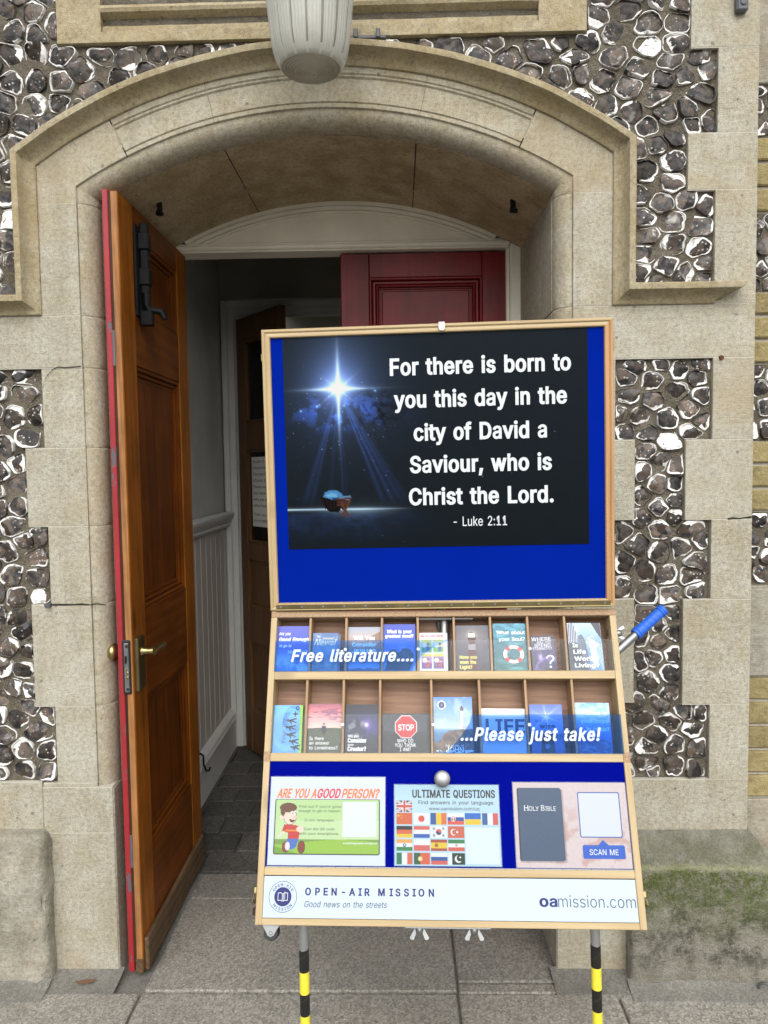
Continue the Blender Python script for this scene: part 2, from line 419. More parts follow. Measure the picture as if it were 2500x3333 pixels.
def print_mat(name, rough, spec):
    m = NT(name); c = m.attr('Col', 'Color'); return m.fin(c, rough, spec=spec)
PRINT = print_mat('printed_gloss_card', .28, .4)
PRINT_M = print_mat('printed_matt_sheet', .6, .06)
def glass_mat(name, tint, ior=1.49, diff=0.0, dcol=(1,1,1), rough=.03):
    m = NT(name); m.t.nodes.remove(m.b)
    tr = m.n('BsdfTransparent'); tr.inputs[0].default_value = (*tint, 1)
    gl = m.n('BsdfGlossy'); gl.inputs['Roughness'].default_value = rough
    fr = m.n('Fresnel'); fr.inputs[0].default_value = ior
    base = tr.outputs[0]
    if diff:
        df = m.n('BsdfDiffuse'); df.inputs[0].default_value = (*dcol, 1)
        mx = m.n('MixShader'); mx.inputs[0].default_value = diff; m.l(base, mx.inputs[1]); m.l(df.outputs[0], mx.inputs[2]); base = mx.outputs[0]
    m2 = m.n('MixShader'); m.l(fr.outputs[0], m2.inputs[0]); m.l(base, m2.inputs[1]); m.l(gl.outputs[0], m2.inputs[2])
    m.l(m2.outputs[0], m.out.inputs[0]); return m.m
ACRYL = glass_mat('clear_acrylic', (.96, .97, .98), 1.2, .012, (.55, .58, .64))
FILM = glass_mat('blue_tint_film', (.56, .75, 1.0), 1.1, .10, (.02, .14, .58))
FILM_D = glass_mat('dark_blue_tint_film', (.44, .66, .98), 1.1, .09, (.01, .09, .40))
GLASS = glass_mat('door_glass', (.85, .88, .86), 1.5)

# ------------------------------------------------------------------ helpers: lettering and prints
GLYPH = {
' ':(280,[]),'!':(196,[[67,160,63,509,132,509,128,160],[98,-4,81,-1,66,9,56,24,52,41,56,58,66,73,81,83,98,86,116,83,130,73,140,58,143,41,140,24,130,9,116,-1]]),"'":(206,[[78,318,70,509,136,509,128,318]]),'(':(273,[[89,207,92,264,101,324,114,384,132,441,153,494,177,539,236,539,212,485,191,428,174,370,161,313,154,258,151,207,154,161,160,115,172,67,188,16,209,-38,236,-96,177,-96,139,-21,111,55,95,131]]),')':(273,[[37,-96,64,-37,86,18,102,69,113,116,120,162,122,207,119,258,112,313,99,370,82,428,62,485,37,539,97,539,121,494,142,441,159,384,173,323,181,264,184,207,178,130,161,53,134,-22,97,-96]]),'+':(453,[[198,34,198,172,61,172,61,226,198,226,198,364,255,364,255,226,391,226,391,172,255,172,255,34]]),',':(188,[[38,-119,68,71,137,71,84,-119]]),'-':(453,[[337,244,337,188,114,188,114,244]]),'.':(188,[[95,-4,78,-1,63,9,53,24,50,41,53,59,63,73,78,83,95,87,113,83,128,73,138,59,141,41,138,24,128,9,113,-1]]),'/':(249,[[235,533,71,-76,14,-76,178,533]]),'0':(453,[[227,-7,174,1,130,24,95,62,69,113,53,178,48,254,53,330,69,395,95,447,130,484,174,508,227,516,279,508,323,484,358,447,384,395,400,330,405,254,400,178,384,113,359,62,323,24,279,1],[227,50,261,56,290,74,313,103,330,144,340,194,344,254,340,314,330,365,313,405,290,435,261,453,227,460,192,453,163,435,140,405,123,365,113,314,109,254,113,194,123,144,140,103,163,74,192,56]]),'1':(453,[[76,0,76,55,212,55,212,448,209,448,86,358,86,427,198,509,276,509,276,55,391,55,391,0,276,0,212,0]]),'2':(453,[[64,0,64,47,234,229,261,257,282,282,299,305,311,327,318,348,320,371,317,397,308,419,293,436,273,449,250,457,224,460,196,457,172,447,153,433,139,413,130,390,127,362,66,362,71,405,86,442,111,473,143,496,182,511,225,516,268,511,306,497,337,474,361,445,376,411,381,372,378,345,371,318,357,290,336,259,306,223,267,180,153,60,153,57,389,57,389,0]]),'3':(453,[[218,-7,173,-3,133,10,98,30,70,57,52,91,44,132,109,132,115,107,126,87,144,71,165,59,191,52,219,50,248,53,275,61,297,74,315,93,325,116,329,145,326,172,316,196,299,217,275,234,242,244,201,248,157,248,157,299,288,448,288,452,70,452,70,509,372,509,372,461,220,289,264,288,308,276,344,253,371,222,387,186,393,145,387,103,370,66,344,36,309,12,266,-2]]),'4':(453,[[40,105,40,158,247,509,311,509,109,166,109,163,282,163,282,318,343,318,343,163,413,163,413,105,343,105,343,0,282,0,282,105]]),'5':(453,[[221,-7,178,-2,140,11,108,32,83,60,66,93,60,130,122,130,127,108,138,89,154,73,173,60,196,52,221,50,250,53,276,64,298,82,314,104,324,131,328,162,324,193,314,221,297,244,275,262,248,273,218,277,192,275,167,268,145,258,128,246,67,253,96,509,366,509,366,452,151,452,134,301,136,301,155,315,178,325,203,331,229,334,263,330,294,321,321,306,345,285,364,260,379,231,388,199,391,163,385,117,369,76,343,41,309,15,268,-1]]),'6':(453,[[226,-7,182,-1,142,15,109,40,84,74,69,115,64,162,68,199,80,239,102,285,137,340,252,509,322,509,175,296,179,299,196,307,214,312,235,314,278,309,316,295,346,271,370,240,384,201,389,157,384,112,368,73,343,39,310,14,271,-2],[226,48,254,52,279,63,299,79,314,101,324,128,327,157,324,187,314,213,299,235,279,251,254,262,226,265,198,262,174,252,153,235,138,214,128,188,125,158,128,128,138,102,153,79,174,63,198,52]]),'7':(453,[[97,0,323,448,323,452,62,452,62,509,391,509,391,449,165,0]]),'8':(453,[[226,-7,178,-2,136,11,101,33,74,62,57,96,52,135,55,166,65,195,81,220,101,241,125,256,153,265,153,267,119,282,93,308,76,342,70,380,75,417,90,450,114,477,146,498,184,511,226,516,269,511,306,498,337,477,361,450,377,417,382,380,376,342,359,308,333,282,300,267,300,265,327,256,351,241,372,220,387,195,397,166,401,135,395,96,378,62,352,33,317,11,275,-2],[226,49,258,52,285,60,307,74,323,91,333,113,337,139,333,165,322,189,305,208,283,223,256,232,226,235,196,232,169,223,147,208,130,189,119,165,115,139,119,113,129,91,145,74,167,60,195,52],[226,290,252,292,274,300,293,313,307,330,316,351,319,376,316,399,308,420,294,437,275,449,252,457,226,460,200,457,177,449,159,437,145,420,136,399,133,376,136,351,145,330,159,313,178,300,201,292]]),
'9':(453,[[226,516,271,510,310,494,343,468,368,434,384,393,389,347,385,309,373,270,350,224,315,168,200,0,130,0,277,213,273,210,257,202,238,196,218,195,175,199,137,214,106,237,83,269,68,307,64,352,69,397,85,436,110,469,143,494,182,510],[226,460,199,457,174,446,154,429,138,407,129,381,125,352,129,322,138,295,154,274,174,257,199,247,226,243,254,247,279,257,299,273,314,295,324,321,327,350,324,381,314,407,299,429,279,446,254,457]]),':':(188,[[95,-4,78,-1,63,9,53,24,50,41,53,59,63,73,78,83,95,87,113,83,128,73,138,59,141,41,138,24,128,9,113,-1],[95,271,78,274,63,284,53,299,50,316,53,334,63,349,78,359,95,362,113,359,128,349,138,334,141,316,138,299,128,284,113,274]]),'?':(358,[[132,152,132,159,134,200,141,230,153,252,168,269,187,284,209,298,230,314,247,334,258,357,262,384,259,406,250,425,237,441,220,452,200,459,178,462,157,459,137,453,120,441,106,425,96,404,92,378,27,378,33,418,49,452,73,479,103,499,138,511,178,516,219,511,255,498,284,478,306,451,319,418,324,382,319,344,306,311,284,284,254,261,235,248,219,235,207,221,200,205,195,185,194,158,194,152],[164,-4,146,-1,131,9,121,24,118,41,121,58,131,73,146,83,164,86,181,83,196,73,206,58,209,41,206,24,196,9,181,-1]]),'A':(480,[[16,0,201,509,276,509,463,0,395,0,344,142,135,142,85,0],[324,199,287,302,276,334,264,372,250,420,239,456,228,419,213,371,201,333,191,302,155,199]]),'B':(456,[[60,0,60,509,241,509,289,504,329,491,359,469,381,442,394,410,398,374,395,344,387,320,373,301,356,286,336,275,315,267,315,262,339,257,363,245,385,227,402,203,414,173,418,136,413,100,400,67,377,39,344,18,301,4,247,0],[125,57,245,57,296,63,330,80,349,105,355,137,352,161,342,184,327,203,306,218,279,228,248,231,125,231],[125,285,238,285,265,288,288,296,308,309,323,326,333,348,336,372,330,403,313,429,283,446,240,452,125,452]]),'C':(510,[[267,-7,205,1,150,25,104,63,70,115,48,179,40,254,48,329,70,393,104,445,150,484,205,508,267,516,305,513,340,504,373,490,402,471,427,447,448,418,463,385,473,348,408,348,401,373,389,395,375,413,357,428,337,440,315,449,292,454,267,456,223,450,184,432,150,403,125,364,109,314,103,254,109,194,125,145,151,105,184,76,223,59,267,53,292,55,315,60,337,69,357,81,375,96,389,114,401,136,408,160,473,160,463,124,448,91,428,62,402,38,373,19,341,5,305,-4]]),'D':(502,[[219,0,125,0,96,0,60,0,60,509,93,509,125,509,225,509,294,501,353,478,399,441,433,391,455,329,462,255,455,181,433,119,398,68,351,31,291,8],[125,57,215,57,272,63,318,81,354,110,379,149,394,198,399,255,394,312,379,361,354,399,320,428,275,446,221,452,125,452]]),'E':(419,[[60,0,60,509,372,509,372,452,125,452,125,286,355,286,355,229,125,229,125,57,375,57,375,0]]),'F':(410,[[60,0,60,509,369,509,369,452,125,452,125,278,346,278,346,221,125,221,125,0]]),'G':(520,[[269,-7,205,1,149,25,104,64,69,116,47,179,40,254,47,329,69,393,103,445,149,484,203,508,265,516,304,513,340,504,374,489,403,469,429,445,449,416,465,384,474,349,408,349,399,372,387,393,373,411,356,427,337,439,315,448,291,454,265,456,222,450,183,432,150,404,125,364,109,314,103,254,109,194,125,145,151,105,184,76,224,59,269,53,309,57,345,71,374,93,396,123,410,160,415,199,283,199,283,256,478,256,478,200,471,141,451,91,419,50,377,19,326,0]]),'H':(517,[[60,0,60,509,125,509,125,289,392,289,392,509,457,509,457,0,392,0,392,232,125,232,125,0]]),'I':(300,[[31,0,31,57,118,57,118,452,31,452,31,509,269,509,269,452,183,452,183,57,269,57,269,0]]),'J':(396,[[185,-7,124,3,75,33,44,81,33,145,33,173,98,173,98,145,104,104,122,74,149,56,185,50,220,56,248,74,266,104,272,145,272,509,336,509,336,145,326,81,294,33,246,3]]),'K':(467,[[124,242,139,261,157,282,174,303,193,324,212,344,364,509,448,509,243,288,449,0,372,0,198,245,125,167,125,0,60,0,60,509,125,509,125,334]]),'L':(393,[[60,0,60,509,125,509,125,57,361,57,361,0]]),'M':(628,[[60,0,60,509,152,509,277,187,287,159,299,123,311,84,315,72,318,83,330,121,342,158,352,187,476,509,568,509,568,0,504,0,504,291,504,327,505,369,506,413,507,438,505,433,498,409,482,363,467,322,456,291,342,0,286,0,170,291,159,321,145,361,129,408,120,435,120,416,121,372,122,328,122,291,122,0]]),
'N':(523,[[60,0,60,509,136,509,343,183,352,169,363,151,375,130,388,107,401,82,402,80,402,81,401,108,400,134,399,157,399,195,399,509,463,509,463,0,387,0,202,290,177,331,164,354,148,381,120,431,122,384,124,328,125,291,125,0]]),'O':(533,[[267,-7,205,1,150,25,105,63,70,115,48,179,40,254,48,329,70,393,105,445,150,484,205,508,267,516,329,508,384,484,429,445,464,393,486,329,493,254,486,179,464,115,429,63,384,25,329,1],[267,53,310,59,349,76,383,105,408,144,425,194,430,254,425,314,408,365,383,404,349,433,310,450,267,456,223,450,184,433,151,404,125,364,109,314,103,254,109,194,125,144,151,105,184,76,223,59]]),'P':(445,[[60,0,60,509,235,509,289,503,332,487,366,462,390,430,404,391,409,348,404,304,390,265,366,233,332,207,289,191,235,186,125,186,125,0],[125,242,233,242,269,246,297,256,318,272,333,294,342,319,344,348,342,376,333,402,318,423,297,439,268,449,232,452,125,452]]),'Q':(533,[[245,159,313,159,365,90,383,105,408,144,425,194,430,254,425,314,408,365,383,404,349,433,310,450,267,456,223,450,184,433,151,404,125,364,109,314,103,254,109,194,125,144,151,105,184,76,223,59,267,53,310,59,318,63],[402,40,468,-48,401,-48,356,13,329,1,267,-7,205,1,150,25,105,63,70,115,48,179,40,254,48,329,70,393,105,445,150,484,205,508,267,516,329,508,384,484,429,445,464,393,486,329,493,254,486,179,464,115,429,63]]),'R':(449,[[60,0,60,509,236,509,290,504,333,489,367,465,390,433,405,395,409,352,405,309,390,271,367,240,333,217,313,211,428,0,353,0,246,199,236,198,125,198,125,0],[125,255,234,255,269,258,298,267,319,281,334,300,342,324,345,352,342,380,334,405,319,425,298,440,269,449,233,452,125,452]]),'S':(447,[[224,-9,172,-4,128,9,91,31,64,60,46,96,38,137,104,137,110,110,123,88,142,71,166,59,194,52,224,49,257,52,286,60,311,74,329,92,341,114,346,139,342,161,332,179,316,193,296,205,272,214,245,222,184,239,128,260,86,289,60,326,52,372,58,413,75,448,102,476,138,498,180,511,227,516,275,511,316,498,351,476,377,449,394,415,401,378,337,378,326,412,302,437,267,453,225,459,194,456,167,448,145,435,129,418,118,398,115,376,119,352,131,334,148,319,169,308,191,300,212,293,264,279,287,272,312,264,336,252,359,238,379,220,395,198,405,171,408,139,403,99,386,64,360,34,323,11,278,-4]]),'T':(449,[[32,452,32,509,417,509,417,452,257,452,257,0,193,0,193,452]]),'U':(517,[[259,-8,203,-2,154,15,114,43,85,80,66,124,60,173,60,509,124,509,124,178,128,144,141,113,160,87,187,68,220,56,259,52,298,56,331,68,357,87,377,113,389,144,393,178,393,509,457,509,457,173,451,124,433,80,403,43,363,15,315,-2]]),'V':(480,[[204,0,16,509,84,509,192,206,203,176,215,137,230,89,241,53,252,90,267,138,279,176,290,206,395,509,463,509,278,0]]),'W':(686,[[155,0,16,509,82,509,163,196,170,171,175,145,187,94,192,67,193,62,194,67,200,94,205,120,211,145,224,196,306,509,380,509,462,196,468,171,474,145,486,94,492,67,492,64,493,67,499,94,504,120,510,145,523,196,603,509,670,509,530,0,455,0,368,323,359,356,351,391,344,431,343,437,342,433,335,395,327,359,318,323,230,0]]),'Y':(472,[[203,0,203,208,16,509,91,509,192,344,208,318,222,292,236,264,236,263,237,265,251,293,265,318,280,344,381,509,455,509,268,208,268,0]]),'a':(389,[[160,-9,126,-5,94,5,68,22,48,45,35,73,30,108,34,138,43,161,58,179,78,193,100,203,125,211,152,216,178,220,234,227,252,230,265,235,273,243,276,255,276,257,273,279,267,297,256,311,240,322,220,329,196,331,171,329,149,322,132,313,118,301,107,288,100,274,41,291,57,322,79,346,104,364,133,375,163,382,194,384,215,383,239,379,263,372,286,360,306,343,322,320,333,290,337,251,337,0,277,0,277,52,272,52,264,38,252,25,236,12,215,1,190,-6],[170,45,202,49,228,59,248,74,263,93,272,115,276,138,276,190,270,186,259,182,246,179,231,176,200,171,175,168,154,164,134,159,117,150,103,139,95,124,92,105,94,87,102,72,114,61,130,52,149,47]]),
'b':(424,[[229,-8,198,-5,172,4,153,17,138,31,127,46,118,59,112,59,112,0,53,0,53,509,114,509,114,319,118,319,127,331,137,346,152,360,171,373,197,381,229,384,274,378,313,361,345,332,370,293,385,245,390,189,385,133,370,84,346,45,313,16,274,-2],[220,47,253,51,279,66,301,88,316,117,325,151,328,189,325,227,316,261,301,290,280,311,253,325,220,330,188,325,161,312,140,291,125,263,116,229,113,189,116,150,125,115,140,86,162,65,188,51]]),'c':(396,[[207,-8,159,-2,117,16,82,46,56,85,40,133,34,187,40,243,56,291,82,330,117,360,159,378,207,384,234,383,260,377,284,368,305,356,324,341,340,322,353,301,362,277,303,262,298,276,290,289,281,301,270,311,257,319,242,325,226,329,207,330,173,325,145,310,124,287,108,258,99,224,96,187,99,151,108,117,124,89,145,66,173,51,207,46,226,48,243,52,258,58,271,66,282,76,292,89,299,102,304,117,363,102,354,78,341,56,325,37,306,21,285,9,261,-1,235,-6]]),'d':(424,[[195,-8,151,-2,111,16,79,45,55,84,39,133,34,189,39,245,55,293,79,332,112,361,151,378,196,384,228,381,253,373,272,360,287,346,298,331,306,319,311,319,311,509,372,509,372,0,313,0,313,59,307,59,298,46,287,31,272,17,252,4,227,-5],[205,47,236,51,263,65,284,86,299,115,309,150,312,189,309,229,300,263,284,291,263,312,237,325,205,330,172,325,145,311,124,290,108,261,99,227,96,189,99,151,109,117,124,88,145,66,172,51]]),'e':(404,[[212,-8,161,-2,117,16,82,46,56,85,40,132,34,187,39,242,55,290,81,329,115,359,157,378,205,384,236,382,266,374,294,361,319,341,341,315,357,282,368,242,371,194,371,169,97,169,100,139,110,106,128,80,151,61,179,50,212,46,234,48,254,53,271,61,285,73,297,88,306,105,365,91,353,63,335,39,311,19,283,4,249,-5],[97,221,308,221,307,237,298,269,283,294,263,314,237,326,205,330,173,326,146,313,125,294,109,270,99,241]]),'f':(254,[[228,379,228,327,142,327,142,0,81,0,81,327,6,327,6,379,81,379,81,432,84,461,96,486,113,505,135,519,161,527,187,530,207,529,222,527,234,524,243,521,227,468,215,472,206,473,195,474,171,470,154,460,145,443,142,419,142,379]]),'g':(425,[[207,-151,168,-148,134,-140,105,-127,82,-110,64,-91,51,-69,101,-41,110,-53,122,-66,136,-78,154,-88,178,-95,207,-97,249,-92,282,-75,304,-47,311,-6,311,68,306,68,298,56,287,41,272,28,252,16,227,8,195,5,152,10,113,27,80,53,55,90,39,136,34,191,39,246,55,293,80,332,112,361,152,378,196,384,228,382,253,373,273,360,288,346,299,331,308,319,313,319,313,379,372,379,372,-9,367,-54,350,-90,324,-117,291,-136,251,-147],[205,59,237,63,264,75,285,95,300,121,309,154,312,193,309,231,300,264,285,291,264,312,237,325,205,330,172,325,145,312,124,290,109,262,99,229,96,193,99,155,109,123,124,96,145,76,172,63]]),'h':(410,[[114,227,114,0,53,0,53,509,114,509,114,312,124,332,152,362,187,379,227,384,264,380,295,369,321,349,341,321,353,285,357,240,357,0,296,0,296,235,290,275,273,304,246,323,210,329,184,326,161,317,141,303,126,283,117,257]]),'i':(167,[[53,0,53,379,114,379,114,0],[84,443,67,446,54,455,44,468,41,483,44,499,54,512,67,521,84,524,100,521,114,512,123,499,126,483,123,468,114,455,100,446]]),'j':(167,[[53,379,114,379,114,-30,111,-63,102,-90,86,-113,65,-129,37,-139,4,-143,-10,-143,-10,-87,2,-87,25,-83,40,-72,50,-54,53,-29],[83,443,67,446,53,455,44,468,41,483,44,499,53,512,67,521,83,524,100,521,114,512,123,499,126,483,123,468,114,455,100,446]]),'k':(381,[[114,212,121,212,284,379,360,379,201,216,372,0,294,0,154,178,114,141,114,0,53,0,53,509,114,509]]),'l':(189,[[139,-2,101,3,74,20,58,47,53,84,53,509,114,509,114,99,115,77,120,62,130,54,146,52,160,53,170,54,181,3,162,-1,151,-2]]),'m':(610,[[53,0,53,379,112,379,112,306,118,323,132,346,151,363,172,376,195,384,219,386,257,380,287,361,309,331,317,308,322,321,337,343,357,361,381,375,407,383,437,386,468,383,497,372,522,354,541,328,553,296,557,255,557,0,496,0,496,254,490,289,473,313,447,326,419,330,395,328,374,320,358,307,345,290,338,270,335,247,335,0,274,0,274,260,269,288,253,311,229,326,199,330,178,328,158,320,140,307,126,289,117,266,114,238,114,0]]),
'n':(410,[[114,227,114,0,53,0,53,379,112,379,112,308,124,332,152,362,187,379,227,384,264,380,295,369,321,349,341,321,353,285,357,240,357,0,296,0,296,235,290,275,273,304,246,323,210,329,184,326,161,317,141,303,126,283,117,257]]),'o':(415,[[207,-8,159,-2,117,16,82,46,56,85,40,133,34,187,40,243,56,291,82,330,117,360,159,378,207,384,256,378,299,360,333,330,359,291,376,243,381,187,376,133,359,85,333,46,299,16,256,-2],[207,46,242,51,270,66,292,89,307,117,316,151,319,187,316,224,307,258,292,287,270,310,242,325,207,330,173,325,145,310,124,287,108,258,99,224,96,187,99,151,108,117,124,89,145,66,173,51]]),'p':(424,[[53,-143,53,379,112,379,112,319,118,319,126,331,137,346,152,360,171,373,197,381,229,384,274,378,313,361,345,332,370,293,385,245,390,189,385,133,370,84,346,45,313,16,274,-2,229,-8,198,-5,173,4,153,17,138,31,127,46,118,59,114,59,114,-143],[220,47,253,51,279,66,301,88,316,117,325,151,328,189,325,227,316,261,301,290,280,311,253,325,220,330,188,325,161,312,140,291,125,263,116,229,113,189,116,150,125,115,140,86,162,65,188,51]]),'q':(424,[[372,-143,311,-143,311,59,306,59,298,46,287,31,272,17,252,4,227,-5,195,-8,151,-2,111,16,79,45,55,84,39,133,34,189,39,245,55,293,79,332,112,361,151,378,196,384,228,381,253,373,272,360,287,346,298,331,307,319,313,319,313,379,372,379],[205,47,236,51,263,65,284,86,299,115,309,150,312,189,309,229,300,263,284,291,263,312,237,325,205,330,172,325,145,311,124,290,108,261,99,227,96,189,99,151,109,117,124,88,145,66,172,51]]),'r':(259,[[53,0,53,379,112,379,112,321,115,321,130,347,152,367,181,380,213,385,229,384,243,384,243,322,230,324,219,325,207,326,182,323,159,315,140,301,126,284,117,262,114,237,114,0]]),'s':(365,[[182,-8,145,-5,112,3,84,18,62,38,45,63,36,94,94,107,105,79,124,60,150,49,181,45,217,50,244,62,262,81,268,103,265,121,254,136,237,147,212,155,149,170,104,186,72,208,53,237,47,274,51,305,65,332,87,354,115,370,149,381,187,384,223,381,254,372,279,358,299,339,314,316,324,290,268,277,258,298,243,316,219,328,187,333,156,329,131,317,114,299,109,277,112,258,124,243,144,232,172,223,229,209,275,194,306,171,325,142,331,107,326,75,312,47,290,24,260,6,223,-5]]),'t':(227,[[204,379,204,327,126,327,126,98,128,76,136,61,150,53,170,50,185,51,202,54,213,2,203,-1,192,-3,180,-4,168,-4,125,2,92,21,72,52,65,93,65,327,6,327,6,379,65,379,65,471,126,471,126,379]]),'u':(410,[[182,-5,146,-1,115,11,89,31,69,59,57,95,53,139,53,379,114,379,114,144,119,105,137,75,164,56,200,50,226,53,249,62,268,77,283,97,293,122,296,153,296,379,357,379,357,0,298,0,298,73,286,47,257,17,222,0]]),'v':(389,[[163,0,17,379,84,379,165,155,177,121,187,87,195,57,203,87,213,121,224,155,305,379,371,379,226,0]]),'w':(567,[[138,0,23,379,87,379,133,214,143,177,154,137,165,91,170,66,175,90,186,135,196,176,206,214,252,379,316,379,362,214,371,176,382,136,392,91,397,67,402,90,413,135,423,176,434,214,480,379,545,379,429,0,368,0,319,172,305,225,297,252,291,280,284,309,277,280,263,225,255,198,248,172,199,0]]),'x':(379,[[21,0,155,195,29,379,100,379,147,306,164,279,179,253,191,232,202,253,216,279,233,306,282,379,352,379,224,192,358,0,287,0,231,85,214,112,200,136,189,156,178,136,165,112,148,85,91,0]]),'y':(389,[[47,-139,61,-86,71,-87,88,-90,104,-89,118,-84,130,-74,141,-58,151,-36,163,-1,17,379,84,379,165,155,177,121,187,87,194,59,202,87,212,121,224,155,305,379,371,379,204,-58,191,-85,177,-107,159,-124,139,-136,117,-143,91,-145,77,-145,65,-143,54,-141]]),'z':(380,[[42,0,42,46,254,320,254,323,48,323,48,379,333,379,333,331,126,60,126,56,339,56,339,0]]),}
